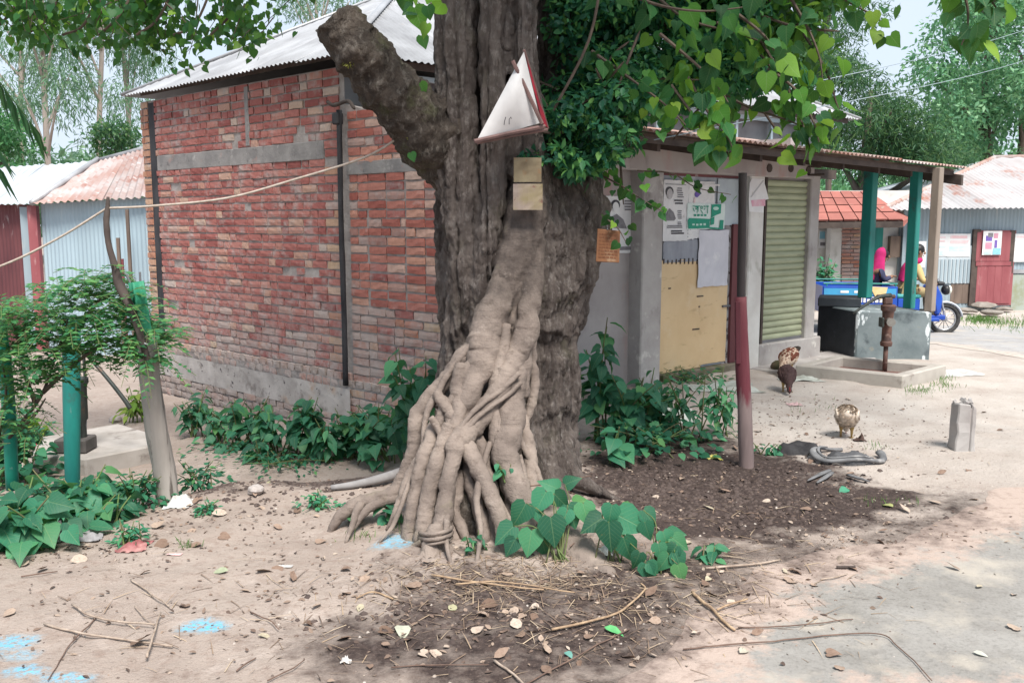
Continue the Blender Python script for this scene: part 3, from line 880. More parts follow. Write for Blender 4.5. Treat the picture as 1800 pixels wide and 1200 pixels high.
# patched metal door
door_back = MB()
s0, z1 = fpx(1165, 308, -0.06); s1, z0 = fpx(1299, 640, -0.06)
DS0, DS1, DZ0, DZ1 = s0, s1, 0.09, z1
m = MB(); m.obox(FP(DS0, DZ0, -0.10), FD * (DS1 - DS0), NF * 0.03, Vector((0, 0, DZ1 - DZ0)))
door = m.build('door', mat('zinc_door', (0.34, 0.37, 0.41), (0.25, 0.27, 0.31), 5, stretch=(1, 1, 0.3), rough=0.6, metal=0.1, layers=[((0.5, 0.52, 0.56), 4, 0.6, 0.7, (1, 1, 0.4))]), shop)
def on_door(px0, py0, px1, py1, off, material, name, wob=0.0, nz=1, parent=None, seed=0):
    """thin sheet on the front wall whose outline has these pixel corners"""
    a, zt = fpx(px0, py0, off); b, _ = fpx(px1, py1, off)
    _, zb = fpx(px0, py1, off)
    rs = random.Random(seed)
    n_s, n_z = 10, 10
    V = []
    for i in range(n_s + 1):
        for j in range(n_z + 1):
            u_, v_ = i / n_s, j / n_z
            edge = (i in (0, n_s)) or (j in (0, n_z))
            o_ = off + (rs.uniform(0, 0.004))
            V.append(FP(a + (b - a) * u_ + (rs.uniform(-wob, wob) if i in (0, n_s) else 0), zb + (zt - zb) * v_ + (rs.uniform(-wob, wob) if j in (0, n_z) else 0), o_))
    m_ = n_z + 1
    F = [(i * m_ + j, (i + 1) * m_ + j, (i + 1) * m_ + j + 1, i * m_ + j + 1) for i in range(n_s) for j in range(n_z)]
    me = bpy.data.meshes.new(name); me.from_pydata([tuple(p) for p in V], [], F)
    return mesh_obj(name, me, material, parent), (a, b, zb, zt)
M_CREAM = mat('cream_panel', (0.66, 0.49, 0.29), (0.60, 0.43, 0.245), 3, layers=[((0.34, 0.22, 0.11), 8, 0.6, 0.75, (0.4, 0.4, 1.5)), ((0.64, 0.49, 0.31), 4, 0.58, 0.7), ((0.2, 0.13, 0.08), 14, 0.69, 0.74, (0.3, 0.3, 2))], rough=0.75)
on_door(1162, 458, 1231, 656, -0.062, M_CREAM, 'cream_sheet', 0.002, parent=door)
on_door(1231, 504, 1274, 641, -0.0615, M_CREAM, 'cream_sheet', 0.002, parent=door, seed=4)
on_door(1166, 422, 1231, 462, -0.060, mat('grey_offcut', (0.31, 0.33, 0.37), (0.24, 0.25, 0.29), 9, stretch=(1, 1, 0.2)), 'tin_patch', 0.003, parent=door, seed=5)
on_door(1262, 314, 1299, 396, -0.059, mat('pale_tin_patch', (0.46, 0.53, 0.56), (0.40, 0.45, 0.5), 6, rough=0.6, layers=[((0.3, 0.3, 0.32), 8, 0.62, 0.7)]), 'tin_patch', 0.002, parent=door, seed=6)
on_door(1275, 396, 1299, 640, -0.066, mat('peeling_strip', (0.33, 0.32, 0.33), (0.22, 0.2, 0.2), 6, layers=[((0.05, 0.035, 0.035), 16, 0.54, 0.6), ((0.25, 0.10, 0.07), 7, 0.6, 0.7)]), 'rusty_strip', 0.002, parent=door, seed=7)
m = MB()                                                              # torn rim of dark scraps along the top of the cream sheet
for k_ in range(9):
    px_ = 1166 + k_ * 7.3
    a, zt = fpx(px_, 455, -0.057); _, zb = fpx(px_, 464, -0.057)
    m.obox(FP(a, zb, -0.058), FD * 0.014, NF * 0.006, Vector((0, 0, (zt - zb) * rb.uniform(0.7, 1.2))))
for (px_, py_, w_) in ((1192, 460, 0.03), (1225, 522, 0.1), (1217, 580, 0.11), (1228, 540, 0.02), (1175, 508, 0.035)):
    a, zt = fpx(px_, py_, -0.057)
    m.obox(FP(a, zt, -0.058), FD * w_, NF * 0.005, Vector((0, 0, 0.012)))
tag(m.build('nail_scraps', M_WOOD_DARK, door), kind='stuff')
m = MB()
a, zt = fpx(1270, 540, -0.05)
m.obox(FP(a, zt, -0.06), FD * 0.12, NF * 0.02, Vector((0, 0, 0.02)))
m.build('hasp', M_TIN_DARK, door)
m = MB(); m.obox(FP(DS0 - 0.01, DZ1, -0.10), FD * (DS1 - DS0 + 0.05), NF * 0.06, Vector((0, 0, 0.035)))
sf0, zf1 = fpx(1289, 394, -0.04); sf1, _ = fpx(1299, 394, -0.04)
m.obox(FP(sf0, DZ0, -0.064), FD * (sf1 - sf0), NF * 0.03, Vector((0, 0, zf1 - DZ0)))
m.build('door_frame', M_MAROON, shop)
# rolling shutter
M_SHUT = mat('olive_shutter', (0.38, 0.405, 0.275), (0.31, 0.335, 0.225), 4, stretch=(1, 1, 3), rough=0.6, metal=0.1, layers=[((0.14, 0.14, 0.1), 9, 0.64, 0.72, (0.3, 0.3, 2))], rnd=0.05)
s0, _ = fpx(1339.5, 500, -0.03); s1, _ = fpx(1418, 500, -0.03)
zb, zt = 0.27, 2.02
shut = MB().obox(FP(s0, zb - 0.02, -0.05), FD * (s1 - s0), NF * 0.03, Vector((0, 0, 0.035))).build('shutter', M_TIN_DARK, shop)
ns = 25
prof = [(0, 0.004), (0.2, 0.018), (0.5, 0.024), (0.8, 0.018), (0.97, 0.004), (1.0, 0.0)]
V, F = [], []
hh = (zt - zb) / ns
for j, (zz, oo) in enumerate(prof):
    V += [Vector((0, -oo, zz * hh)), Vector((1, -oo, zz * hh))]
F = [(2 * j, 2 * j + 1, 2 * j + 3, 2 * j + 2) for j in range(len(prof) - 1)]
sl_me = bpy.data.meshes.new('slat'); sl_me.from_pydata([tuple(p) for p in V], [], F); sl_me.materials.append(M_SHUT)
for k_ in range(ns):
    mesh_obj('slat', sl_me, None, shut, wall_matrix(FP(s0, zb + k_ * hh, -0.04 + rb.uniform(-0.002, 0.002)), FD, NF, 0, (s1 - s0, 1, 1)))
m = MB()
for a_ in (s0 - 0.035, s1):
    m.obox(FP(a_, zb - 0.03, -0.06), FD * 0.035, NF * 0.06, Vector((0, 0, zt - zb + 0.1)))
m.build('guide_rail', M_WOOD_DARK, shut)
m = MB()
for k_, (px_, py_) in enumerate(((1333, 296), (1371, 296), (1402, 300))):
    a, zz = fpx(px_, py_, 0.0)
    p_ = FP(a, zz, -0.05)
    m.tube([p_, p_ + FD * 0.05 + NF * 0.06, p_ + FD * 0.05 + NF * 0.16], [0.05, 0.055, 0.045], 10)
m.build('coil_drum', M_WOOD_DARK, shut, smooth=True, sharp=0.7)
m = MB()
for zz in (2.07, 2.16):
    a, _ = fpx(1420, 300, 0.1)
    m.obox(FP(a, zz, 0.1), FD * 0.02, NF * 0.2, Vector((0, 0, 0.018))); m.obox(FP(a, zz, 0.1), FD * 0.24, NF * 0.018, Vector((0, 0, 0.018)))
m.build('bracket', M_WOOD_DARK, shop)

# ---- lean-to roof over shop and porch
EO = 0.92
E0, E1 = FP(0.15, 2.30, EO), FP(6.25, 2.185, EO)
LL = (E1 - E0).length
T0, T1 = WP(0.0, 2.78, 0.0) + FD * 0.3, WP(0.0, 2.70, 0.0) + FD * 6.4
en = (E1 - E0).cross(T0 - E0).normalized(); en = en if en.z > 0 else -en
sheets('roof_sheet', lerpf(E0, E1, LL), lerpf(T0, T1, LL), LL, 0.78, M_TIN_RUST, shop, up=en, seed=5, vseg=4, amp=0.012, sag=0.02)
m = MB()
dn = Vector((0, 0, -0.10))
up_in = (T0 - E0).normalized()
for f_, w_ in ((0.05, 0.05), (0.32, 0.05), (0.62, 0.05), (0.95, 0.05)):
    a, b = E0.lerp(T0, f_), E1.lerp(T1, f_)
    m.obox(a + dn * 0.85, (b - a), up_in * w_, Vector((0, 0, 0.055)))
m.build('purlin', M_WOOD, shop)
m = MB()
for k_ in range(9):
    u_ = 0.04 + k_ * 0.116
    a, b = E0.lerp(E1, u_), T0.lerp(T1, u_)
    a = a.lerp(b, 0.07)
    m.obox(a + dn * 1.65, (b - a) * 0.97, FD * 0.04, Vector((0, 0, 0.06)))
m.build('rafter', M_WOOD_DARK, shop)
m = MB()
a, b = E0.lerp(T0, 0.035), E1.lerp(T1, 0.035)
m.obox(a + Vector((0, 0, -0.10)), (b - a) * 0.985, -NF * 0.02, Vector((0, 0, 0.05)))
m.build('fascia_board', M_WOOD_DARK, shop)
m = MB()                                                              # dark side beam under the far end of the porch roof
m.obox(E1 + Vector((0, 0, -0.2)) - FD * 0.12, (T1 - E1), FD * 0.05, Vector((0, 0, 0.12)))
m.obox(FP(4.5, 2.12, -0.9), FD * 1.9, NF * 0.06, Vector((0, 0, 0.12)))
m.build('tie_beam', M_WOOD_DARK, shop)

# porch posts
M_TEAL = mat('teal_paint', (0.02, 0.235, 0.20), (0.015, 0.17, 0.15), 6, stretch=(1, 1, 0.3), rough=0.55, layers=[((0.20, 0.25, 0.24), 7, 0.62, 0.72, (1, 1, 0.3)), ((0.05, 0.10, 0.09), 5, 0.6, 0.7)])
M_POSTGREY = mat('grey_brown_post', (0.30, 0.25, 0.21), (0.22, 0.18, 0.15), 6, stretch=(1, 1, 0.3), rough=0.85, layers=[((0.4, 0.38, 0.35), 6, 0.6, 0.7, (1, 1, 0.3))], bump=0.2)
def roof_z(p):
    return E0.z + (p - E0).dot(-NF) * (T0.z - E0.z) / (T0 - E0).dot(-NF) - 0.13
def post(px, py0, Yd, w, material, label):
    b = at(px, py0, Yd)
    m = MB(); m.obox(b - FD * (w / 2) - NF * (w / 2), FD * w, NF * w, Vector((0, 0, roof_z(b) - b.z)))
    return m.build('porch_post', material, shop, bevel=0.008), b
p1, b1 = post(1520, 523, 10.9, 0.125, M_TEAL, '')
p2, b2 = post(1597.5, 542, 10.75, 0.105, M_TEAL, '')
p3, b3 = post(1634, 547, 10.35, 0.095, M_POSTGREY, '')
tag(p1, 'nearer teal painted porch post'); tag(p2, 'slimmer teal porch post further right'); tag(p3, 'grey brown porch post at the right end')

# masonry tank under the porch
M_TANK = mat('mouldy_cement', (0.19, 0.225, 0.235), (0.115, 0.145, 0.155), 3.5, layers=[((0.06, 0.075, 0.085), 4, 0.56, 0.7), ((0.58, 0.63, 0.65), 4.0, 0.605, 0.63, (1.4, 1.4, 0.6)), ((0.30, 0.26, 0.19), 5, 0.6, 0.72)], bump=0.3, rough=0.85)
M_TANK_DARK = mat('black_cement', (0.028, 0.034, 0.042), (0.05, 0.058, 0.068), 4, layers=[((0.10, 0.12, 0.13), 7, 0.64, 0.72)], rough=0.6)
tank = thing('masonry_tank', 'low cement water tank with dark side under the porch posts', 'tank', on_z(1550, 634, -0.02))
za = at(1503, 549, 10.25).z
q = [on_z(1503, 634, -0.02), on_z(1634, 636, -0.02), Vector((4.62, 11.25, -0.02)), on_z(1436, 616, -0.02)]
m = MB(); m.prism([p + Vector((0, 0, -0.1)) for p in q], Vector((0, 0, za + 0.12))); m.build('body', M_TANK, tank, bevel=0.015)
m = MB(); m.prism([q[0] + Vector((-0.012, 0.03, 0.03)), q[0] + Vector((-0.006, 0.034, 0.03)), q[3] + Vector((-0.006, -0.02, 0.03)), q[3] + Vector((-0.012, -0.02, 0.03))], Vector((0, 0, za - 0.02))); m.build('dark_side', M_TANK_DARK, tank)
zl = at(1440, 522, 11.05).z
lq = [at(1437, 545, 10.95), at(1513, 547, 10.8), at(1513, 547, 11.3), at(1440, 545, 11.4)]
m = MB(); m.prism([Vector((p.x, p.y, za + 0.002)) for p in lq], Vector((0, 0, zl - za))); m.build('ledge', M_TANK_DARK, tank, bevel=0.01)
# ------------------------------------------------------------------ the banyan tree in the middle
def bark_mat(name, c0, c1, c2, moss=0.0, stretch=(1, 1, 0.22), bump=0.9, bscale=26, rings=0.0):
    t = NT(name)
    col = t.mix(t.rng(t.noise(12, 6, stretch, rough=0.65), 0.35, 0.65), c0, c1)
    col = t.mix(t.rng(t.noise(30, 5, (1, 1, 0.5), rough=0.7), 0.52, 0.7, 0, 0.8), col, c2)
    col = t.mix(t.rng(t.noise(2.5, 5), 0.52, 0.75, 0, 0.7), col, t.mix(1.0, col, (0.45, 0.42, 0.42), 'MULTIPLY'))
    if moss:
        col = t.mix(t.rng(t.noise(4, 6, rough=0.7), 0.55, 0.68, 0, moss), col, (0.10, 0.11, 0.045))
    v = t.n('ShaderNodeTexVoronoi'); v.feature = 'DISTANCE_TO_EDGE'; v.inputs['Scale'].default_value = bscale
    t.l(t.pos(stretch), v.inputs['Vector'])
    h = t.math('ADD', t.math('MULTIPLY', t.rng(v.outputs['Distance'], 0, 0.25), 0.35), t.math('MULTIPLY', t.noise(44, 6, (1, 1, 0.35), rough=0.8), 2.0))
    if rings:
        h = t.math('ADD', h, t.math('MULTIPLY', t.noise(26, 4, (0.35, 0.35, 3.2), rough=0.6), rings))
    t.bump(h, bump, 0.02)
    return t.done(col, 0.93, 0, 0.2)
M_BARK = bark_mat('furrowed_bark', (0.20, 0.168, 0.15), (0.085, 0.068, 0.061), (0.33, 0.295, 0.27), moss=0.2, stretch=(1, 1, 0.25), bscale=34)
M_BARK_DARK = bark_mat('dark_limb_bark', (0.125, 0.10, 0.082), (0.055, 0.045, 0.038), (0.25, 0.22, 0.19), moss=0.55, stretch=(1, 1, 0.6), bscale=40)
def root_mat(name):
    """smooth living bark: darker and rougher high on the trunk, pale and clean lower down, ringed by fine wrinkles"""
    t = NT(name)
    sp = t.n('ShaderNodeSeparateXYZ'); t.l(t.n('ShaderNodeNewGeometry').outputs['Position'], sp.inputs[0])
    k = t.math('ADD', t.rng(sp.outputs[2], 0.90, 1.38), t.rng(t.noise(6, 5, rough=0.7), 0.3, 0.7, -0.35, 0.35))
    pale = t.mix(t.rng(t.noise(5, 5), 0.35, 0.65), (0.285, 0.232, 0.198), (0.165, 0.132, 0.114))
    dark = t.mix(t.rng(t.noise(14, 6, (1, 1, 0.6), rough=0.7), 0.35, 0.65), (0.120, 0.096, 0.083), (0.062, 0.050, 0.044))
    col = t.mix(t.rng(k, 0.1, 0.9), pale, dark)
    col = t.mix(t.rng(t.noise(13, 6, (1, 1, 1.2), rough=0.75), 0.56, 0.70, 0, 0.75), col, t.mix(1.0, col, (0.52, 0.49, 0.47), 'MULTIPLY'))
    col = t.mix(t.rng(t.noise(9, 6, rough=0.7), 0.60, 0.74, 0, 0.6), col, (0.38, 0.325, 0.285))
    col = t.mix(t.rng(t.noise(3.2, 5, rough=0.65), 0.60, 0.75, 0, 0.45), col, (0.20, 0.19, 0.10))
    h = t.math('ADD', t.math('MULTIPLY', t.noise(26, 5, (0.5, 0.5, 2.0), rough=0.65), 0.5), t.noise(28, 6, rough=0.72))
    t.bump(h, 0.85, 0.014)
    return t.done(col, 0.9, 0, 0.25)
M_ROOT = root_mat('root_bark')
M_STEM = M_ROOT

tree = thing('banyan_tree', 'huge old banyan tree with dark trunk and pale tangled roots in the middle', 'tree', (0.0, 5.0, 0.0))

def path(rows, n=8):
    """rows (px, py, width in px, Y) -> points and radii"""
    P = []
    for r_ in rows:
        p = at(r_[0], r_[1], r_[3]); P.append((p.x, p.y, p.z, r_[2] / 2 * r_[3] / FPX))
    S = spline(P, n)
    return S[:, :3], np.maximum(S[:, 3], 0.001)
def remesh(mb, voxel, smooth_it=2):
    me = mb.mesh('tmp')
    o = bpy.data.objects.new('tmp', me); COL.objects.link(o)
    md = o.modifiers.new('r', 'REMESH'); md.mode = 'VOXEL'; md.voxel_size = voxel
    if smooth_it:
        s_ = o.modifiers.new('s', 'SMOOTH'); s_.iterations = smooth_it; s_.factor = 0.5
    dg = bpy.context.evaluated_depsgraph_get(); dg.update()
    out = bpy.data.meshes.new_from_object(o.evaluated_get(dg))
    bpy.data.objects.remove(o)
    return out
def displace(me, fn):
    n = len(me.vertices)
    co = np.zeros(n * 3, np.float32); me.vertices.foreach_get('co', co)
    no = np.zeros(n * 3, np.float32); me.vertex_normals.foreach_get('vector', no)
    co = co.reshape(-1, 3); no = no.reshape(-1, 3)
    co = co + no * fn(co[:, 0], co[:, 1], co[:, 2])[:, None]
    me.vertices.foreach_set('co', co.astype(np.float32).ravel()); me.update()
    me.polygons.foreach_set('use_smooth', np.ones(len(me.polygons), bool))
m = MB()
def stem(rows, n=14, k=10, rough=0.10, seed=0, flat=1.0, mb=None):
    P, r_ = path(rows, k)
    (mb or m).tube(P, r_, n, rough=rough, seed=seed, flat=flat)
# heart of the trunk
stem([(868, -420, 130, 5.3), (866, -100, 145, 5.3), (864, 120, 150, 5.3), (880, 260, 160, 5.3), (905, 400, 205, 5.3), (908, 520, 215, 5.3), (905, 620, 200, 5.32), (900, 740, 205, 5.3), (900, 860, 225, 5.25), (905, 960, 240, 5.2)], 20, seed=1)
# furrowed stems that stand proud on the front
stem([(802, -300, 70, 5.06), (802, 60, 74, 5.06), (803, 250, 76, 5.04), (812, 380, 74, 5.02), (818, 500, 68, 5.02), (812, 600, 64, 5.06), (805, 720, 60, 5.1), (798, 860, 84, 5.1)], seed=2)
stem([(868, -300, 50, 4.97), (868, 60, 50, 4.97), (872, 220, 52, 4.95), (866, 360, 46, 4.93), (850, 470, 44, 4.93), (846, 560, 40, 4.95), (850, 660, 40, 4.98)], seed=3)
stem([(922, -300, 44, 5.02), (922, 40, 46, 5.02), (926, 180, 52, 5.0), (926, 300, 58, 4.98), (922, 380, 50, 5.0)], seed=4)
stem([(778, 330, 30, 5.25), (782, 430, 34, 5.22), (788, 560, 40, 5.2), (785, 640, 42, 5.15), (778, 720, 40, 5.1)], seed=5)
# right-hand half of the trunk, its burl and the limb that leaves behind the leaves
stem([(985, -300, 80, 5.6), (988, 0, 90, 5.6), (992, 150, 95, 5.55), (1000, 280, 110, 5.45), (1005, 380, 120, 5.4), (998, 470, 112, 5.38), (986, 570, 86, 5.4), (978, 680, 82, 5.42), (974, 790, 88, 5.45), (972, 850, 120, 5.4), (978, 900, 165, 5.38), (984, 960, 230, 5.34)], 16, seed=6)
stem([(1030, 335, 60, 5.4), (1034, 385, 78, 5.38), (1022, 450, 68, 5.36), (1005, 520, 40, 5.36)], seed=7, rough=0.2)
stem([(945, 640, 90, 5.2), (950, 760, 90, 5.2), (955, 880, 110, 5.15)], seed=8)
stem([(955, 330, 34, 5.12), (965, 420, 30, 5.1), (958, 560, 26, 5.12), (962, 660, 22, 5.15)], 10, seed=9)
trunk_me = remesh(m, 0.011, 1)
def bark_fn(x, y, z):
    a = np.arctan2(y - 5.3, x - 0.0)
    wob = 0.7 * fbm(z * 1.7, a * 2, seed=2) + 0.25 * fbm(z * 6, a * 5, seed=12)
    fur = np.exp(-(vnoise(a * 6.5 + wob, z * 0.55, seed=5) / 0.13) ** 2)
    fur2 = np.exp(-(vnoise(a * 15 + wob * 1.4, z * 1.5, seed=15) / 0.16) ** 2)
    w1, w2 = 0.05 * fbm(x * 9, y * 9, z * 9, seed=41), 0.05 * fbm(x * 9, y * 9, z * 9, seed=42)
    crk = 1 - np.abs(fbm((x + w1) * 22, (y + w2) * 22, (z + w1) * 6, seed=19, octaves=3)) * 2
    return 0.008 - 0.034 * fur - 0.016 * fur2 - 0.012 * np.clip(crk, 0, 1) ** 3 + 0.022 * fbm((x + w2) * 22, (y + w1) * 22, (z + w2) * 9, seed=6, octaves=5)
displace(trunk_me, bark_fn)
trunk_me.name = 'trunk'
mesh_obj('trunk', trunk_me, M_BARK, tree)
# sawn-off limb to the upper left
m = MB()
stem([(800, 330, 70, 5.2), (772, 262, 120, 5.1), (742, 222, 118, 5.02), (705, 178, 108, 4.95), (668, 135, 100, 4.9), (636, 96, 96, 4.86), (608, 60, 84, 4.84), (592, 38, 80, 4.83), (586, 30, 56, 4.83)], 16, seed=12, rough=0.16)
stem([(775, 300, 40, 5.05), (745, 262, 52, 5.0), (722, 240, 46, 4.95), (700, 222, 20, 4.92)], 10, seed=13, rough=0.2)
limb_me = remesh(m, 0.014, 1)
displace(limb_me, lambda x, y, z: -0.008 + 0.035 * fbm(x * 12, y * 12, z * 12, seed=9, octaves=4) + 0.012 * np.abs(vnoise(x * 40, y * 40, z * 40, seed=4)))
mesh_obj('sawn_limb', limb_me, M_BARK_DARK, tree)
# upper limbs, most of them above the picture
def wtube(name, pts, rads, material, n=10, parent=None, rough=0.12, seed=1, k=6):
    S = spline([(*p, r_) for p, r_ in zip(pts, rads)], k)
    return MB().tube(S[:, :3], S[:, 3], n, rough=rough, seed=seed).build(name, material, parent, smooth=True)
wtube('limb', [(-0.1, 5.3, 3.1), (-0.1, 5.4, 4.2), (-0.4, 5.8, 5.4), (-0.6, 6.2, 6.6)], [0.24, 0.22, 0.17, 0.10], M_BARK, 12, tree)
wtube('limb', [(0.35, 5.6, 2.9), (0.6, 5.7, 3.8), (1.4, 5.9, 4.5), (2.6, 6.1, 4.9), (3.8, 6.2, 5.0)], [0.16, 0.15, 0.12, 0.09, 0.05], M_BARK, 12, tree)
wtube('limb', [(-0.1, 5.4, 4.0), (-1.2, 6.0, 4.5), (-2.5, 7.0, 4.6), (-3.8, 7.9, 4.5), (-5.0, 8.4, 4.2)], [0.15, 0.13, 0.10, 0.07, 0.04], M_BARK, 12, tree)
wtube('limb', [(0.3, 5.5, 3.4), (0.6, 4.9, 3.9), (1.1, 4.4, 4.2), (2.2, 4.2, 4.2), (3.0, 4.2, 4.0)], [0.12, 0.10, 0.08, 0.05, 0.03], M_BARK, 12, tree)

# ---- fused stem and roots that flow down the front
def root(rows, name='root', n=11, rough=0.16, seed=None, material=None, flat=1.0):
    seed = len(tree.children) if seed is None else seed
    e = at(*rows[-1][:2], rows[-1][3])
    if rows[-1][1] > 900:                                              # the tip dives into the soil
        rows = rows + [(rows[-1][0] * 2 - rows[-2][0], rows[-1][1] + 26, rows[-1][2] * 0.7, rows[-1][3] + 0.02)]
    P, r_ = path(rows, 9)
    # small bends and knots
    w = np.stack([fbm(P[:, 0] * 3 + seed, P[:, 2] * 7, seed=seed), fbm(P[:, 0] * 3, P[:, 2] * 7 + seed, seed=seed + 3), np.zeros(len(P))], -1)
    P = P + w * np.minimum(r_, 0.03)[:, None] * 0.9
    r2 = r_ * (0.96 + 0.13 * fbm(P[:, 2] * 9, P[:, 0] * 4 + seed, seed=seed + 9) + 0.07 * fbm(P[:, 2] * 40, P[:, 0] * 9 + seed, seed=seed + 19))
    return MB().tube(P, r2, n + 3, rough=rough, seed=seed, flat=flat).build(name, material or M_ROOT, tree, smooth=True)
fm = MB()
stem([(930, 290, 56, 5.05), (927, 345, 74, 4.99), (918, 410, 80, 4.94), (902, 470, 70, 4.89), (880, 525, 60, 4.83), (862, 575, 58, 4.78), (852, 625, 54, 4.74)], 14, seed=21, mb=fm)
stem([(942, 420, 40, 4.95), (938, 480, 44, 4.88), (932, 530, 44, 4.84), (918, 580, 46, 4.80), (912, 640, 48, 4.76), (906, 700, 50, 4.72)], 12, seed=22, mb=fm)
stem([(902, 500, 30, 5.0), (898, 560, 26, 4.98), (890, 610, 22, 4.96), (876, 680, 20, 4.92)], 10, seed=23, mb=fm)
fused = remesh(fm, 0.011, 1)
displace(fused, lambda x, y, z: 0.022 * fbm(x * 10, y * 10, z * 5, seed=3, octaves=5) - 0.004)
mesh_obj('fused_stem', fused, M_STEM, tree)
def dl(rows, y0, y1):
    """rows (px, py, w) with distance running from y0 to y1"""
    n = len(rows)
    return [(a, b, c, y0 + (y1 - y0) * i / (n - 1)) for i, (a, b, c) in enumerate(rows)]
R_ = []
R_.append(root(dl([(884, 490, 18), (866, 545, 26), (838, 590, 30), (812, 628, 32), (785, 664, 32), (752, 700, 32), (734, 735, 33), (729, 775, 30), (722, 815, 28), (708, 845, 27), (692, 868, 27), (655, 880, 30), (622, 889, 28), (596, 908, 22), (580, 935, 14)], 4.80, 4.55)))
R_.append(root(dl([(888, 470, 40), (876, 520, 56), (860, 568, 62), (850, 612, 64), (836, 655, 52), (822, 705, 42), (806, 752, 36), (790, 800, 34)], 4.86, 4.52)))
R_.append(root(dl([(938, 470, 30), (934, 530, 40), (922, 585, 44), (906, 632, 44), (885, 672, 46), (858, 715, 44), (834, 748, 44), (812, 768, 46), (797, 785, 38), (786, 832, 32), (778, 880, 34), (772, 925, 36), (768, 950, 30)], 4.87, 4.20)))
R_.append(root(dl([(806, 768, 38), (824, 800, 34), (842, 830, 32), (860, 868, 31), (876, 910, 30), (886, 955, 26), (892, 990, 20)], 4.48, 4.14)))
R_.append(root(dl([(796, 745, 30), (778, 782, 30), (765, 812, 31), (757, 862, 34), (750, 915, 34), (742, 945, 30)], 4.52, 4.28)))
R_.append(root(dl([(768, 745, 24), (752, 785, 26), (738, 822, 28), (731, 862, 28), (724, 905, 28), (722, 942, 34), (728, 958, 24)], 4.56, 4.30)))
R_.append(root(dl([(790, 700, 22), (770, 745, 24), (748, 790, 24), (730, 825, 24), (712, 855, 20), (700, 880, 16), (690, 905, 10)], 4.6, 4.44)))
R_.append(root(dl([(914, 590, 26), (910, 640, 38), (905, 690, 46), (898, 740, 54), (893, 790, 52), (905, 840, 50), (920, 880, 46), (925, 930, 44), (930, 985, 48)], 4.80, 4.20)))
R_.append(root(dl([(890, 570, 18), (880, 630, 26), (870, 690, 28), (868, 740, 30), (880, 790, 34), (890, 835, 36), (902, 885, 36), (905, 940, 30), (900, 985, 22)], 4.76, 4.26)))
R_.append(root(dl([(935, 600, 22), (938, 640, 18), (941, 672, 18), (936, 705, 18), (925, 735, 16), (915, 760, 14)], 4.86, 4.74)))
R_.append(root(dl([(920, 730, 22), (925, 770, 24), (932, 810, 26), (938, 850, 30), (948, 900, 34), (955, 960, 40)], 4.78, 4.35)))
R_.append(root(dl([(912, 655, 10), (885, 682, 11), (855, 704, 11), (832, 724, 10), (814, 748, 10), (800, 775, 8)], 4.60, 4.44)))
R_.append(root(dl([(916, 672, 8), (890, 695, 9), (862, 715, 9), (838, 735, 8), (822, 755, 8)], 4.59, 4.46)))
R_.append(root(dl([(772, 690, 20), (781, 706, 22), (793, 722, 24), (796, 738, 24), (788, 758, 22), (776, 785, 20)], 4.62, 4.48)))
R_.append(root(dl([(812, 640, 28), (806, 672, 30), (806, 704, 30), (800, 740, 30), (792, 772, 30)], 4.66, 4.50)))
R_.append(root(dl([(822, 805, 22), (825, 840, 24), (838, 880, 26), (846, 920, 26), (850, 960, 24), (848, 985, 18)], 4.52, 4.18)))
R_.append(root(dl([(818, 830, 24), (806, 862, 26), (800, 890, 24), (812, 918, 20), (822, 945, 18), (830, 970, 14)], 4.50, 4.22)))
R_.append(root(dl([(780, 800, 20), (790, 840, 22), (800, 880, 22), (798, 930, 24), (806, 975, 18)], 4.55, 4.26)))
R_.append(root(dl([(838, 770, 24), (850, 810, 24), (868, 860, 22), (868, 915, 26), (872, 960, 24), (868, 988, 18)], 4.56, 4.2)))
R_.append(root(dl([(768, 925, 30), (764, 950, 36), (758, 975, 40), (752, 1000, 48), (748, 1016, 40)], 4.22, 4.03)))
R_.append(root(dl([(758, 965, 24), (738, 985, 26), (718, 1000, 22), (700, 1010, 12)], 4.14, 4.05)))
R_.append(root(dl([(778, 945, 22), (790, 968, 24), (815, 985, 24), (845, 995, 22), (880, 1003, 18)], 4.2, 4.02)))
R_.append(root(dl([(940, 880, 50), (965, 915, 66), (992, 945, 74), (1020, 970, 66), (1052, 996, 50), (1080, 1014, 28)], 4.5, 3.93), flat=0.8))
R_.append(root(dl([(985, 905, 36), (1012, 935, 34), (1042, 958, 30), (1072, 985, 24), (1092, 1005, 14)], 4.62, 4.1)))
R_.append(root(dl([(905, 930, 34), (892, 962, 34), (884, 985, 34), (872, 1004, 26)], 4.3, 4.02)))
R_.append(root(dl([(930, 950, 40), (934, 980, 44), (940, 1000, 40), (945, 1014, 26)], 4.3, 4.0)))
R_.append(root(dl([(698, 872, 24), (660, 884, 20), (640, 900, 14), (622, 925, 10), (612, 940, 7)], 4.62, 4.42)))
R_.append(root(dl([(640, 886, 18), (628, 905, 14), (618, 930, 10), (610, 948, 7)], 4.56, 4.36)))
R_.append(root(dl([(913, 765, 12), (928, 800, 12), (944, 835, 12), (950, 870, 10)], 4.66, 4.5)))
R_.append(root(dl([(845, 625, 20), (818, 655, 22), (800, 690, 20), (786, 720, 18)], 4.68, 4.58)))
R_.append(root(dl([(866, 850, 14), (880, 885, 14), (900, 925, 14), (915, 965, 12)], 4.36, 4.18)))
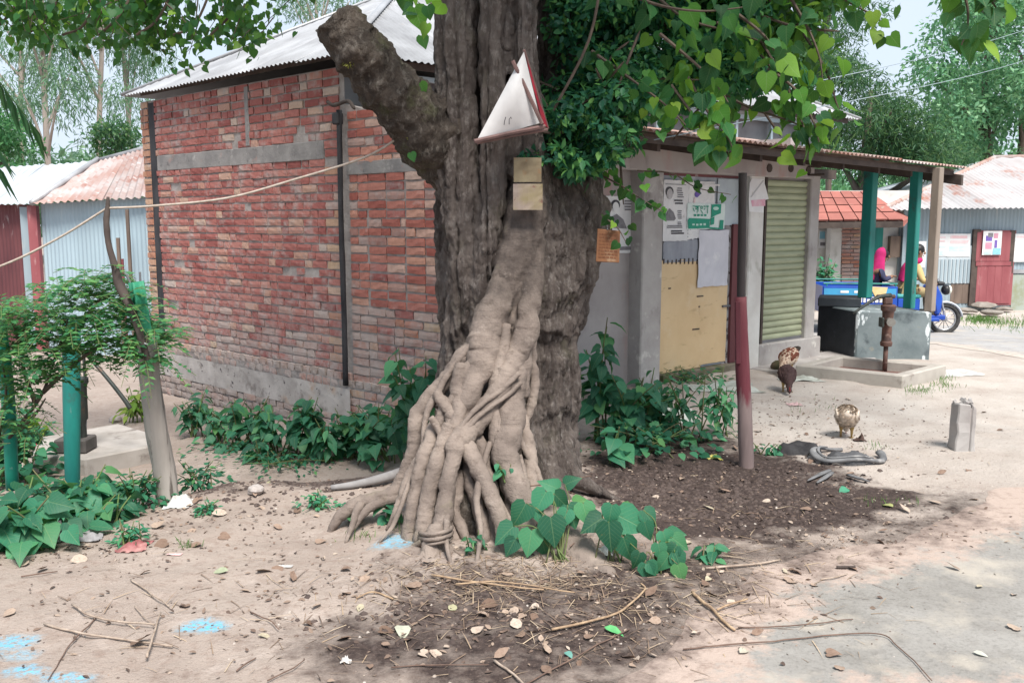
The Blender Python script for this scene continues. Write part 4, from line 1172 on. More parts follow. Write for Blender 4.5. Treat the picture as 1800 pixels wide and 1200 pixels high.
for k_, rows in enumerate((((836, 598, 12), (802, 640, 13), (772, 682, 13), (750, 730, 12), (743, 790, 11), (736, 850, 8)), ((852, 640, 10), (830, 690, 11), (813, 730, 9), (806, 760, 7)), ((758, 733, 12), (775, 765, 14), (788, 792, 12)), ((902, 640, 14), (896, 682, 15), (882, 722, 12), (874, 760, 9)),
        ((862, 778, 12), (846, 830, 13), (838, 880, 13), (843, 935, 11), (838, 985, 8)), ((910, 800, 12), (930, 860, 13), (946, 920, 13), (958, 975, 10)), ((800, 800, 12), (795, 850, 13), (787, 900, 13), (785, 945, 10), (792, 985, 7)), ((726, 830, 9), (712, 872, 10), (692, 920, 9), (672, 945, 6)),
        ((850, 955, 10), (835, 985, 12), (815, 1008, 9)), ((872, 980, 11), (850, 1003, 11), (826, 1020, 8)), ((905, 980, 12), (916, 1003, 12), (932, 1024, 8)), ((1000, 980, 14), (1030, 1006, 13), (1056, 1026, 8)), ((958, 975, 16), (976, 1005, 14), (1000, 1026, 9)), ((742, 950, 12), (722, 962, 12), (700, 968, 8)))):
    y1_ = 4.02 if rows[-1][1] > 980 else (4.3 if rows[-1][1] > 930 else 4.5)
    y0_ = 4.72 if rows[0][1] < 700 else (4.50 if rows[0][1] < 860 else 4.2)
    root(dl(list(rows), y0_, y1_), n=8)
root([(978, 790, 44, 5.2), (1000, 828, 44, 5.12), (1030, 852, 30, 5.08), (1066, 868, 16, 5.1), (1090, 880, 8, 5.06)], material=M_BARK)
root([(960, 810, 50, 5.1), (972, 850, 52, 5.0), (990, 880, 40, 4.92), (1016, 900, 22, 4.86), (1040, 915, 10, 4.8)], material=M_BARK)
# wound rootlets round the front root
for k_, (yy, w_) in enumerate(((934, 8), (943, 9), (951, 6))):
    P, r_ = path([(738, yy + 2, w_, 4.24), (752, yy + 5, w_, 4.13), (770, yy + 3, w_, 4.10), (788, yy - 2, w_, 4.14), (794, yy - 8, w_, 4.22)], 6)
    MB().tube(P, r_, 7, rough=0.1, seed=k_).build('rootlet', M_ROOT, tree, smooth=True)
# dark hollow wood behind the roots
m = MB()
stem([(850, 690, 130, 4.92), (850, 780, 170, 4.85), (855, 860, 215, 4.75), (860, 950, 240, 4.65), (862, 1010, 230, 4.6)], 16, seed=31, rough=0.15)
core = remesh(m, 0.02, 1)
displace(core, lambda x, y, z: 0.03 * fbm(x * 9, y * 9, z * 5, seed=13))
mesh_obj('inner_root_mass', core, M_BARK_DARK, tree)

# ------------------------------------------------------------------ leaves
HEART = (np.array([(0, 0.04, 0), (0, 0.32, -0.015), (0, 0.66, -0.03), (0, 1.0, -0.10),
                   (-0.16, -0.07, 0.04), (-0.38, 0.03, 0.07), (-0.47, 0.27, 0.07), (-0.36, 0.52, 0.045), (-0.15, 0.80, -0.01),
                   (0.16, -0.07, 0.04), (0.38, 0.03, 0.07), (0.47, 0.27, 0.07), (0.36, 0.52, 0.045), (0.15, 0.80, -0.01)], float),
         [(0, 4, 5), (0, 5, 6), (0, 6, 1), (1, 6, 7), (1, 7, 2), (2, 7, 8), (2, 8, 3), (0, 10, 9), (0, 11, 10), (0, 1, 11), (1, 12, 11), (1, 2, 12), (2, 13, 12), (2, 3, 13)])
OVATE = (np.array([(0, 0, 0), (0, 0.45, -0.02), (0, 1, -0.09), (-0.20, 0.22, 0.05), (-0.25, 0.5, 0.05), (-0.12, 0.8, -0.01), (0.20, 0.22, 0.05), (0.25, 0.5, 0.05), (0.12, 0.8, -0.01)], float),
         [(0, 3, 1), (3, 4, 1), (4, 5, 1), (1, 5, 2), (0, 1, 6), (6, 1, 7), (7, 1, 8), (1, 2, 8)])
BROAD = (np.array([(0, 0, 0), (0, 0.3, -0.01), (0, 0.65, -0.03), (0, 1, -0.12), (-0.26, 0.08, 0.05), (-0.38, 0.34, 0.07), (-0.27, 0.68, 0.03), (0.26, 0.08, 0.05), (0.38, 0.34, 0.07), (0.27, 0.68, 0.03)], float),
         [(0, 4, 1), (4, 5, 1), (5, 6, 2), (5, 2, 1), (6, 3, 2), (0, 1, 7), (7, 1, 8), (8, 2, 9), (8, 1, 2), (9, 2, 3)])
SMALL = (np.array([(0, 0, 0), (-0.22, 0.45, 0.06), (0, 1, -0.03), (0.22, 0.45, 0.06)], float), [(0, 1, 2), (0, 2, 3)])
LONG = (np.array([(0, 0, 0), (-0.09, 0.4, 0.03), (0, 1, -0.12), (0.09, 0.4, 0.03)], float), [(0, 1, 2), (0, 2, 3)])
def unit(a):
    return a / np.maximum(np.linalg.norm(a, axis=-1, keepdims=True), 1e-9)
def frames(T, N):
    T = unit(T); Xa = unit(np.cross(T, N)); Na = np.cross(Xa, T)
    return Xa, T, Na
def leaves_mesh(name, P, T, N, S, tmpl=SMALL, fold=None):
    P, T, N, S = (np.asarray(a, float) for a in (P, T, N, S))
    Xa, Ta, Na = frames(T, N)
    v, f = tmpl
    V = P[:, None] + S[:, None, None] * (v[None, :, :1] * Xa[:, None] + v[None, :, 1:2] * Ta[:, None] + v[None, :, 2:3] * Na[:, None])
    F = (np.asarray(f)[None] + (np.arange(len(P)) * len(v))[:, None, None]).reshape(-1, 3)
    return np_mesh(name, V.reshape(-1, 3), None, F, smooth=len(v) > 4)
def tmpl_mesh(name, tmpl, bend=0.0, twist=0.0):
    v, f = tmpl
    v = v.copy()
    v[:, 2] += -bend * v[:, 1] ** 2 + twist * v[:, 0] * v[:, 1]
    me = bpy.data.meshes.new(name); me.from_pydata([tuple(p) for p in v], [], f)
    me.polygons.foreach_set('use_smooth', [True] * len(me.polygons))
    return me
def rdir(n, rs, flat=1.0):
    d = rs.normal(size=(n, 3)); d[:, 2] *= flat
    return unit(d)
def leaf_matrix(p, tdir, nrm, s):
    T = np.asarray([tdir], float); N = np.asarray([nrm], float)
    Xa, Ta, Na = frames(T, N)
    M = Matrix.Identity(4)
    for i in range(3):
        M[i][0], M[i][1], M[i][2], M[i][3] = Xa[0][i] * s, Ta[0][i] * s, Na[0][i] * s, p[i]
    return M
FS_ = [(0.0, (0.008, 0.045, 0.022)), (0.4, (0.016, 0.082, 0.034)), (0.75, (0.032, 0.135, 0.042)), (0.92, (0.08, 0.23, 0.035)), (1.0, (0.22, 0.36, 0.045))]
M_FIG = leaf_mat('fig_leaf', FS_, 0.45)
M_FIG_P = leaf_mat('veined_fig_leaf', FS_, 0.36, rough=0.6, vein=0.4, spec=0.2)
M_FIG_LIGHT = leaf_mat('young_fig_leaf', [(0.0, (0.05, 0.17, 0.03)), (0.6, (0.12, 0.29, 0.035)), (1.0, (0.26, 0.40, 0.05))], 0.55, vein=0.6)
M_CREEP = leaf_mat('creeper_leaf', [(0.0, (0.012, 0.066, 0.044)), (0.45, (0.028, 0.128, 0.075)), (0.75, (0.07, 0.22, 0.085)), (1.0, (0.18, 0.37, 0.09))], 0.42, (0.12, 0.40, 0.12))
M_TWIG = mat('twig_bark', (0.12, 0.09, 0.07), (0.07, 0.05, 0.04), 20)
FIGM = {}
for key_, mm in (('dark', M_FIG_P), ('light', M_FIG_LIGHT)):
    for v_ in range(3):
        me = tmpl_mesh('leaf', HEART, 0.05 + 0.1 * v_, (-0.12, 0.0, 0.12)[v_]); me.materials.append(mm); FIGM[key_, v_] = me

rs = np.random.default_rng(5)
twigs = MB()
NLEAF = [0]
def spray(pts, size, dens, spread, light=0.12, material=None, seed=0, tipdown=0.75, y_jit=0.15, obj=True, acc=None, taper=(0.010, 0.003)):
    """a twig along pts (world) that carries heart leaves; leaves become parts of the tree, or go to acc"""
    q = np.random.default_rng(seed)
    S = spline(pts, 8)
    twigs.tube(S, np.linspace(taper[0], taper[1], len(S)), 5)
    L = np.linalg.norm(np.diff(S, axis=0), axis=1).sum()
    n = max(int(L * dens * 1.3), 2)
    for i in range(n):
        f = (i + q.uniform(-0.3, 0.3)) / max(n - 1, 1); f = min(max(f, 0.03), 1.0)
        p = S[min(int(f * (len(S) - 1)), len(S) - 1)] + q.normal(size=3) * np.array((spread, spread * 1.3, spread * 0.9))
        td = np.array((q.normal() * 0.6, q.normal() * 0.6, -tipdown - q.uniform(-0.3, 0.5)))
        nr = np.array((q.normal() * 0.95, -1.0 + q.normal() * 0.7, 0.6 + q.normal() * 0.6))
        s_ = size * q.uniform(0.55, 1.12)
        if obj:
            key_ = 'light' if q.random() < light else 'dark'
            mesh_obj('leaf', FIGM[key_, q.integers(0, 3)], None, tree, leaf_matrix(p, td, nr, s_)); NLEAF[0] += 1
        else:
            acc.append((p, td, nr, s_))
def pxs(rows):
    return [tuple(at(*r_)) for r_ in rows]
# hanging leafy twigs on the right, nearest to the picture plane
spray(pxs([(1040, 90, 5.1), (1110, 140, 5.0), (1170, 185, 4.95), (1215, 230, 4.9)]), 0.10, 34, 0.05, 0.15, seed=1)
spray(pxs([(1200, 120, 5.1), (1240, 190, 5.0), (1275, 235, 4.95), (1292, 270, 4.95)]), 0.12, 40, 0.045, 0.4, seed=2)
spray(pxs([(1180, 150, 5.1), (1220, 205, 5.0), (1240, 240, 4.98), (1250, 262, 4.95)]), 0.11, 36, 0.045, 0.2, seed=3)
spray(pxs([(1330, 60, 5.2), (1372, 130, 5.1), (1400, 190, 5.05), (1420, 245, 5.0), (1424, 268, 5.0)]), 0.11, 34, 0.055, 0.35, seed=4)
spray(pxs([(1260, 40, 5.3), (1330, 90, 5.2), (1380, 150, 5.15), (1440, 200, 5.1)]), 0.11, 34, 0.07, 0.2, seed=5)
spray(pxs([(1380, -20, 5.2), (1420, 50, 5.15), (1440, 100, 5.1), (1446, 140, 5.1)]), 0.11, 30, 0.06, 0.5, seed=6)
spray(pxs([(1430, -60, 5.2), (1480, -5, 5.15), (1530, 25, 5.1), (1562, 48, 5.1)]), 0.10, 32, 0.05, 0.35, seed=7)
spray(pxs([(1640, -110, 4.5), (1680, -50, 4.45), (1700, 10, 4.45), (1700, 52, 4.4), (1690, 80, 4.4)]), 0.135, 34, 0.06, 0.12, seed=8)
spray(pxs([(1720, -90, 4.5), (1730, -40, 4.45), (1745, 5, 4.45), (1760, 20, 4.4)]), 0.13, 34, 0.05, 0.05, seed=9)
spray(pxs([(690, -90, 4.6), (720, -40, 4.5), (745, -10, 4.45), (762, 12, 4.4)]), 0.115, 34, 0.045, 0.4, seed=10)
spray(pxs([(1120, -40, 5.3), (1200, 30, 5.2), (1300, 60, 5.15), (1380, 90, 5.1)]), 0.10, 30, 0.09, 0.1, seed=11)
spray(pxs([(1240, 150, 5.3), (1320, 190, 5.2), (1380, 210, 5.15), (1440, 235, 5.1)]), 0.10, 30, 0.06, 0.2, seed=12)
spray(pxs([(1400, 40, 5.6), (1450, 120, 5.5), (1470, 180, 5.5), (1478, 200, 5.5)]), 0.10, 28, 0.05, 0.3, seed=13)
spray(pxs([(1290, 20, 5.0), (1340, 60, 4.95), (1370, 100, 4.9), (1400, 130, 4.9)]), 0.125, 30, 0.08, 0.3, seed=31)
spray(pxs([(1350, 120, 5.0), (1400, 160, 4.95), (1430, 215, 4.9), (1440, 250, 4.9)]), 0.12, 30, 0.05, 0.3, seed=32)
spray(pxs([(1160, 60, 5.0), (1220, 110, 4.95), (1260, 150, 4.9), (1280, 180, 4.9)]), 0.12, 26, 0.08, 0.15, seed=33)
spray(pxs([(1080, -20, 5.0), (1160, 10, 4.95), (1240, 20, 4.9), (1330, 10, 4.9)]), 0.12, 22, 0.09, 0.1, seed=34)
# thin twig with few leaves in front of the posters
spray(pxs([(1040, 300, 5.2), (1090, 325, 5.1), (1120, 345, 5.05), (1165, 372, 5.0)]), 0.07, 40, 0.03, 0.0, seed=14, taper=(0.006, 0.002))
spray(pxs([(1120, 300, 5.3), (1180, 305, 5.2), (1225, 330, 5.15), (1285, 342, 5.1)]), 0.055, 22, 0.02, 0.0, seed=15, taper=(0.005, 0.002))
spray(pxs([(1060, 380, 5.1), (1085, 400, 5.05), (1100, 425, 5.0)]), 0.075, 40, 0.03, 0.0, seed=16, taper=(0.006, 0.002))
for (px_, py_, Y_, s_, k_) in ((738, 145, 4.85, 0.075, 'light'), (722, 268, 4.85, 0.055, 'dark'), (728, 12, 4.4, 0.12, 'light'), (740, 62, 4.5, 0.07, 'dark')):
    mesh_obj('leaf', FIGM[k_, 0], None, tree, leaf_matrix(tuple(at(px_, py_, Y_)), (0.3, 0.1, -0.8), (0.1, -1, 0.5), s_))

# creeper thicket on the right of the trunk: many small leaves in clumps
def clumps(cs, n_each, r, size, q, flat=0.8):
    P, T, N, S = [], [], [], []
    for (c, rr) in cs:
        k = int(n_each * (rr / r) ** 2)
        d = rdir(k, q); rad = rr * q.uniform(0.35, 1.0, k) ** 0.6
        p = np.asarray(c) + d * rad[:, None] * np.array((1, 1, flat))
        P.append(p)
        T.append(unit(d * 0.5 + rdir(k, q) * 0.9 + np.array((0, 0, -0.35))))
        N.append(unit(d * 0.6 + rdir(k, q) * 0.6 + np.array((0, -0.2, 0.7))))
        S.append(size * q.uniform(0.6, 1.25, k))
    return (np.concatenate(a) for a in (P, T, N, S))
q = np.random.default_rng(21)
cs = []
def crown_px(px0, px1, fn_lo, fn_hi, n, Y0, Y1, r0, r1):
    for _ in range(n):
        px_ = q.uniform(px0, px1)
        lo, hi = fn_lo(px_), fn_hi(px_)
        py_ = q.uniform(lo, hi)
        cs.append((tuple(at(px_, py_, q.uniform(Y0, Y1))), q.uniform(r0, r1)))
lower = lambda x: np.interp(x, [940, 975, 1020, 1060, 1090, 1130, 1180, 1230, 1300, 1360, 1420, 1470], [200, 290, 305, 285, 240, 195, 170, 130, 150, 150, 110, 60])
crown_px(965, 1120, lambda x: -120, lower, 100, 5.2, 5.9, 0.07, 0.18)
crown_px(1080, 1330, lambda x: -160, lower, 90, 5.4, 6.4, 0.10, 0.24)
crown_px(960, 1120, lambda x: 150, lower, 40, 4.95, 5.3, 0.06, 0.11)
cs.append((tuple(at(945, 275, 4.9)), 0.05)); cs.append((tuple(at(975, 272, 4.88)), 0.07)); cs.append((tuple(at(1005, 285, 4.9)), 0.09)); cs.append((tuple(at(925, 268, 4.88)), 0.035))
P, T, N, S = clumps(cs, 150, 0.13, 0.055, q)
tag(mesh_obj('creeper_foliage', leaves_mesh('creeper_foliage', P, T, N, S, OVATE), M_CREEP, tree), kind='stuff')
for _ in range(46):
    a_ = cs[q.integers(0, len(cs) - 4)][0]; b_ = np.asarray(a_) + np.array((q.normal() * 0.25, q.normal() * 0.2, q.normal() * 0.25))
    twigs.tube(spline([a_, (np.asarray(a_) + b_) / 2 + q.normal(size=3) * 0.04, b_], 4), [0.008] * 8 + [0.003], 5)
# the wide crown above and behind
cs = []
crown_px(1220, 1480, lambda x: -260, lambda x: np.interp(x, [1220, 1300, 1400, 1480], [120, 130, 100, 20]), 80, 5.6, 6.8, 0.14, 0.26)
for _ in range(85):                                                   # above the frame: what shades the trunk
    x, y = q.uniform(-1.5, 4.4), q.uniform(3.4, 7.6)
    z_ = q.uniform(3.9, 5.6) + 0.15 * abs(x - 0.5)
    u_ = (z_ - EYE) / y
    if u_ < 0.30: continue
    cs.append(((x, y, z_), q.uniform(0.22, 0.42)))
P, T, N, S = clumps(cs, 130, 0.26, 0.10, q)
py_ok = 600 - FPX * ((-(EYE - P[:, 2]) * CT + P[:, 1] * ST) / (P[:, 1] * CT - (P[:, 2] - EYE) * ST))
tag(mesh_obj('crown', leaves_mesh('crown', P, T, N, S, OVATE), M_FIG, tree), kind='stuff')
# bough on the upper left, small heart leaves against the far trees
acc = []
for k_ in range(110):
    px_ = q.uniform(10, 490)
    lo = np.interp(px_, [0, 60, 110, 160, 230, 300, 350, 420, 490], [60, 95, 120, 95, 100, 112, 128, 95, 45])
    py_ = q.uniform(-70, lo - 6)
    p1 = np.asarray(at(px_, py_, 7.4 + q.uniform(-0.5, 0.5)))
    p0 = p1 + np.array((q.normal() * 0.2, q.normal() * 0.2, q.uniform(0.15, 0.45)))
    spray([p0, (p0 + p1) / 2 + q.normal(size=3) * 0.03, p1], 0.075, 46, 0.06, seed=200 + k_, obj=False, acc=acc, taper=(0.006, 0.002))
for k_ in range(7):
    px_ = 30 + k_ * 65
    twigs.tube(spline([at(px_ + 60, -160, 7.6), at(px_ + 30, -60, 7.4), at(px_ - 10, 20 + 10 * (k_ % 3), 7.3), at(px_ - 50, 62, 7.3)], 6), 0.010, 5)
P, T, N, S = (np.array([a[i] for a in acc]) for i in range(4))
tag(mesh_obj('bough_foliage', leaves_mesh('bough_foliage', P, T, N, S, HEART), M_FIG, tree), kind='stuff')
twigs.build('twigs', M_TWIG, tree)
tag(COL.objects['twigs'], kind='stuff')
# moss and seedlings in the crotch of the sawn limb
P, T, N, S = clumps([(tuple(at(742, 205, 4.95)), 0.07), (tuple(at(735, 225, 4.93)), 0.06), (tuple(at(728, 240, 4.9)), 0.04), (tuple(at(612, 110, 4.75)), 0.03), (tuple(at(750, 180, 4.95)), 0.05)], 160, 0.06, 0.018, q)
tag(mesh_obj('moss_tuft', leaves_mesh('moss_tuft', P, T, N, S, SMALL), leaf_mat('yellow_moss', [(0, (0.16, 0.16, 0.03)), (0.6, (0.30, 0.26, 0.06)), (1, (0.12, 0.17, 0.04))], 0.2), tree), kind='stuff')
# ------------------------------------------------------------------ tin sheds on the left
def quad_wall(name, a, b, za0, za1, zb0, zb1, material, parent, pitch=0.09, amp=0.008, width=0.8, seed=0):
    """upright corrugated sheets from plan point a to b"""
    a, b = Vector((*a, 0)), Vector((*b, 0))
    L = (b - a).length
    n = (b - a).cross(Vector((0, 0, 1))).normalized()
    sheets(name, lerpf((a.x, a.y, za0), (b.x, b.y, zb0), L), lerpf((a.x, a.y, za1), (b.x, b.y, zb1), L), L, width, material, parent, pitch, amp, up=n, seed=seed)
shed = thing('tin_shed', 'pale blue corrugated shed with rust red roof at the far left', 'shed', (-6.6, 14.8, -0.7))
c0 = at(62, 356, 15.0); c1 = at(285, 343, 14.0)
quad_wall('wall_sheet', (c0.x + 0.05, c0.y + 0.05), (c1.x, c1.y), -0.8, c0.z - 0.02, -0.8, c1.z - 0.02, M_TIN_BLUE, shed, seed=11)
# maroon side wall on the left of the corner and its post
w0 = at(-80, 360, 15.9)
quad_wall('side_sheet', (w0.x, w0.y), (c0.x - 0.12, c0.y + 0.1), -0.8, w0.z, -0.8, c0.z - 0.03, M_MAROON, shed, seed=12)
m = MB(); p = at(58, 430, 14.95); m.obox((p.x - 0.06, p.y, -0.9), (0.15, 0, 0), (0, 0.1, 0), (0, 0, c0.z + 0.85)); m.build('corner_post', M_RED_DOOR, shed)
m = MB(); p = at(44, 430, 15.05); m.obox((p.x - 0.05, p.y, -0.9), (0.12, 0, 0), (0, 0.06, 0), (0, 0, c0.z + 0.83)); m.build('batten', M_TIN_GREY, shed)
e0, e1, t1, t0 = at(56, 359, 14.8), at(290, 345, 13.8), at(290, 252, 16.6), at(172, 283, 17.2)
L = (e1 - e0).length; ed = (e1 - e0).normalized(); ut = (t0 - e0).dot(ed)
nn = ed.cross(t1 - e1).normalized(); nn = nn if nn.z > 0 else -nn
sheets('roof_sheet', lerpf(e0, e1, L), hipf(e0, t1, [(max(ut, 0.5), t0)], L), L, 0.75, mat('red_rusted_sheet', (0.38, 0.335, 0.325), (0.30, 0.175, 0.145), 1.3, stretch=(1, 1, 0.3), rough=0.7, layers=[((0.27, 0.12, 0.09), 2.5, 0.54, 0.68, (1, 1, 0.5)), ((0.50, 0.47, 0.46), 4, 0.58, 0.68)], rnd=0.15), shed, pitch=0.15, amp=0.018, up=nn, seed=13)
f0, f1 = at(-120, 362, 15.9), at(56, 359, 14.8)
g0, g1 = at(-60, 300, 18.2), at(172, 282.5, 17.25)
L = (f1 - f0).length
nn = (f1 - f0).cross(g0 - f0).normalized(); nn = nn if nn.z > 0 else -nn
sheets('roof_sheet', lerpf(f0, f1, L), lerpf(g0, g1, L), L, 0.75, M_TIN_BRIGHT, shed, pitch=0.15, amp=0.012, up=nn, seed=14)
m = MB(); m.tube([e0 + Vector((0, 0, 0.02)), t0 + Vector((0, 0, 0.03))], 0.05, 8); m.tube([t0, t1], 0.05, 8); m.build('ridge_cap', M_TIN, shed, smooth=True)
# narrow red brown hatch and pole against the blue wall
m = MB(); p = at(216, 525, 13.9); a_, b_ = at(208, 455, 13.95), at(221, 600, 13.9)
m.obox((a_.x, a_.y, -0.7), (b_.x - a_.x, 0, 0), (0, 0.05, 0), (0, 0, a_.z + 0.7)); m.build('hatch', M_RED_DOOR, shed)
m = MB()
for px_ in (206, 222):
    a_ = at(px_, 368 if px_ > 210 else 418, 13.9); m.obox((a_.x - 0.02, a_.y, -0.7), (0.045, 0, 0), (0, 0.04, 0), (0, 0, a_.z + 0.7))
m.build('hatch_post', M_WOOD, shed)
# ------------------------------------------------------------------ shed, shop and road side on the right
sh = thing('tin_house', 'grey blue corrugated house with rust streaked roof beside the far road', 'house', (9.5, 17.8, -0.2))
YB = 17.6
a_, b_ = at(1588, 400, 17.3), at(1990, 400, 17.8)
zt_ = at(1700, 364, 17.4).z
quad_wall('wall_sheet', (a_.x, a_.y), (b_.x, b_.y), -0.1, zt_, -0.1, zt_, M_TIN_GREY, sh, pitch=0.076, amp=0.008, seed=21)
wl_n = (b_ - a_).cross(Vector((0, 0, 1))).normalized()
wl_n = wl_n if wl_n.y < 0 else -wl_n
def on_shed(px, py, off=0.0):
    p0 = Vector((a_.x, a_.y, 0)) + wl_n * off
    return on_plane(px, py, p0, wl_n)
def shed_rect(name, px0, py0, px1, py1, off, th, material, parent, bevel=0.0):
    p, q_ = on_shed(px0, py0, off), on_shed(px1, py1, off)
    ex = Vector((q_.x - p.x, q_.y - p.y, 0))
    m = MB(); m.obox(Vector((p.x, p.y, q_.z)), ex, -wl_n * th, Vector((0, 0, p.z - q_.z)))
    return m.build(name, material, parent, bevel=bevel)
e0, e1 = at(1548, 369, 16.8), at(1990, 363, 17.4)
t0, t1 = at(1748, 277, 20.0), at(1990, 272, 20.4)
L = (e1 - e0).length; ed = (e1 - e0).normalized(); ut = (t0 - e0).dot(ed)
nn = ed.cross(t1 - e1).normalized(); nn = nn if nn.z > 0 else -nn
sheets('roof_sheet', lerpf(e0, e1, L), hipf(e0, t1, [(ut, t0)], L), L, 0.78, M_TIN_RUST2, sh, pitch=0.11, amp=0.014, up=nn, seed=22, vseg=3)
m = MB(); m.tube([e0, t0], 0.05, 8); m.tube([t0, t1], 0.05, 8); m.build('ridge_cap', M_TIN_RUST, sh, smooth=True)
h0 = at(1400, 350, 21); m = MB()
m.add([e0, t0, t0 + Vector((-2.6, 3.0, -0.9)), e0 + Vector((-1.4, 2.6, 0))], [(0, 1, 2, 3)]); m.build('rear_roof', M_TIN_BRIGHT, sh)
# panels, boards, door
shed_rect('wall_panel', 1640, 432, 1712, 498, 0.03, 0.03, mat('pale_sheet', (0.48, 0.53, 0.56), (0.40, 0.45, 0.48), 5, stretch=(1, 1, 0.2), rough=0.6), sh)
m = MB()
for k_ in range(11):
    px_ = 1641 + k_ * 6.8
    p, q_ = on_shed(px_, 456, 0.045), on_shed(px_ + 1.2, 497, 0.045)
    m.obox(Vector((p.x, p.y, q_.z)), Vector((q_.x - p.x, q_.y - p.y, 0)), -wl_n * 0.02, Vector((0, 0, p.z - q_.z)))
tag(m.build('panel_rib', M_TIN_GREY, sh), kind='stuff')
for k_ in range(6):
    shed_rect('board', 1672 + k_ * 6.9, 499, 1678.4 + k_ * 6.9, 533, 0.02 + 0.004 * (k_ % 2), 0.03, M_WOOD, sh)
dr = shed_rect('door', 1716, 405, 1777, 536, 0.05, 0.04, M_RED_DOOR, sh)
for k_ in range(9):
    shed_rect('door_board', 1718.5 + k_ * 6.3, 408, 1723.8 + k_ * 6.3, 459, 0.064 + 0.003 * (k_ % 2), 0.02, M_RED_DOOR, dr)
    shed_rect('door_board', 1718.5 + k_ * 6.3, 468, 1723.8 + k_ * 6.3, 533, 0.064 + 0.003 * (k_ % 2), 0.02, M_RED_DOOR, dr)
shed_rect('door_rail', 1716, 460, 1777, 467, 0.075, 0.03, M_RED_DOOR, dr)
shed_rect('door_jamb', 1712, 403, 1716, 537, 0.06, 0.05, M_WOOD_DARK, sh)
shed_rect('door_jamb', 1777, 405, 1780, 480, 0.06, 0.05, M_WOOD_DARK, sh)
shed_rect('foot_wall', 1781, 482, 1990, 545, 0.03, 0.03, mat('greenish_plaster', (0.36, 0.41, 0.38), (0.30, 0.33, 0.28), 3, layers=[((0.25, 0.27, 0.17), 3, 0.55, 0.7)]), sh)
shed_rect('rail', 1781, 474, 1990, 479, 0.05, 0.04, M_TIN, sh)
# prints on the shed: flat sheets with coloured shapes on them
M_PAPER = mat('paper', (0.74, 0.74, 0.74), (0.64, 0.64, 0.65), 6, layers=[((0.5, 0.48, 0.46), 10, 0.64, 0.75)], rough=0.9)
M_INK = mat('black_print', (0.05, 0.048, 0.055), (0.10, 0.10, 0.11), 30)
M_INK_GREY = mat('grey_print', (0.17, 0.165, 0.18), (0.24, 0.235, 0.25), 30)
M_GREEN_INK = mat('green_print', (0.010, 0.30, 0.19), (0.016, 0.24, 0.16), 20, rough=0.6)
M_MINT = mat('mint_print', (0.42, 0.66, 0.58), (0.50, 0.68, 0.62), 8)
M_PINK_INK = mat('pink_print', (0.62, 0.24, 0.33), (0.55, 0.3, 0.38), 14)
M_BLUE_INK = mat('blue_print', (0.18, 0.45, 0.58), (0.28, 0.52, 0.62), 14)
M_PURPLE = mat('purple_print', (0.14, 0.10, 0.38), (0.2, 0.13, 0.4), 20)
def tposter(label, px0, py0, px1, py1, marks, off=0.085):
    P_ = shed_rect('poster', px0, py0, px1, py1, off, 0.002, M_PAPER, None)
    tag(P_, label, 'poster')
    for k_, (x0, y0, x1, y1, mm) in enumerate(marks):
        shed_rect('print', px0 + (px1 - px0) * x0, py0 + (py1 - py0) * y0, px0 + (px1 - px0) * x1, py0 + (py1 - py0) * y1, off + 0.003 + 0.0005 * k_, 0.002, mm, P_)
M_FADE_R = mat('faded_red_print', (0.66, 0.45, 0.47), (0.70, 0.60, 0.61), 9)
M_FADE_B = mat('faded_blue_print', (0.45, 0.62, 0.68), (0.6, 0.68, 0.7), 9)
tposter('pale faded red and blue poster on grey sheet, left of its twin', 1646, 411, 1665, 450, [(0.15, 0.12, 0.85, 0.2, M_FADE_R), (0.15, 0.3, 0.8, 0.36, M_FADE_R), (0.1, 0.55, 0.9, 0.62, M_FADE_B), (0.1, 0.75, 0.8, 0.95, M_FADE_B)], off=0.04)
tposter('wide faded pink and blue poster between red door and its narrow twin', 1667, 411, 1704, 451, [(0.1, 0.08, 0.9, 0.2, M_FADE_R), (0.1, 0.3, 0.95, 0.42, M_FADE_R), (0.05, 0.55, 0.95, 0.75, M_FADE_B), (0.1, 0.82, 0.6, 0.94, M_FADE_B)], off=0.04)
tposter('pink and turquoise poster pasted on the red shed door', 1729, 406, 1759, 448, [(0.15, 0.2, 0.5, 0.42, M_PURPLE), (0.28, 0.08, 0.55, 0.26, M_INK_GREY), (0.12, 0.48, 0.48, 0.75, M_PINK_INK), (0.62, 0.1, 0.85, 0.3, M_PINK_INK), (0.66, 0.38, 0.78, 0.7, M_PURPLE), (0.55, 0.72, 0.98, 0.98, M_BLUE_INK), (0.05, 0.85, 0.45, 0.97, M_MINT)], off=0.10)
tposter('blank white poster right of the red shed door', 1783, 411, 1822, 460, [(0.1, 0.08, 0.5, 0.14, M_FADE_R)], off=0.05)
tposter('white poster with blue print on the post beside the shed', 1603, 424, 1626, 470, [(0.2, 0.15, 0.8, 0.45, M_BLUE_INK), (0.15, 0.6, 0.8, 0.75, M_INK_GREY)], off=0.05)

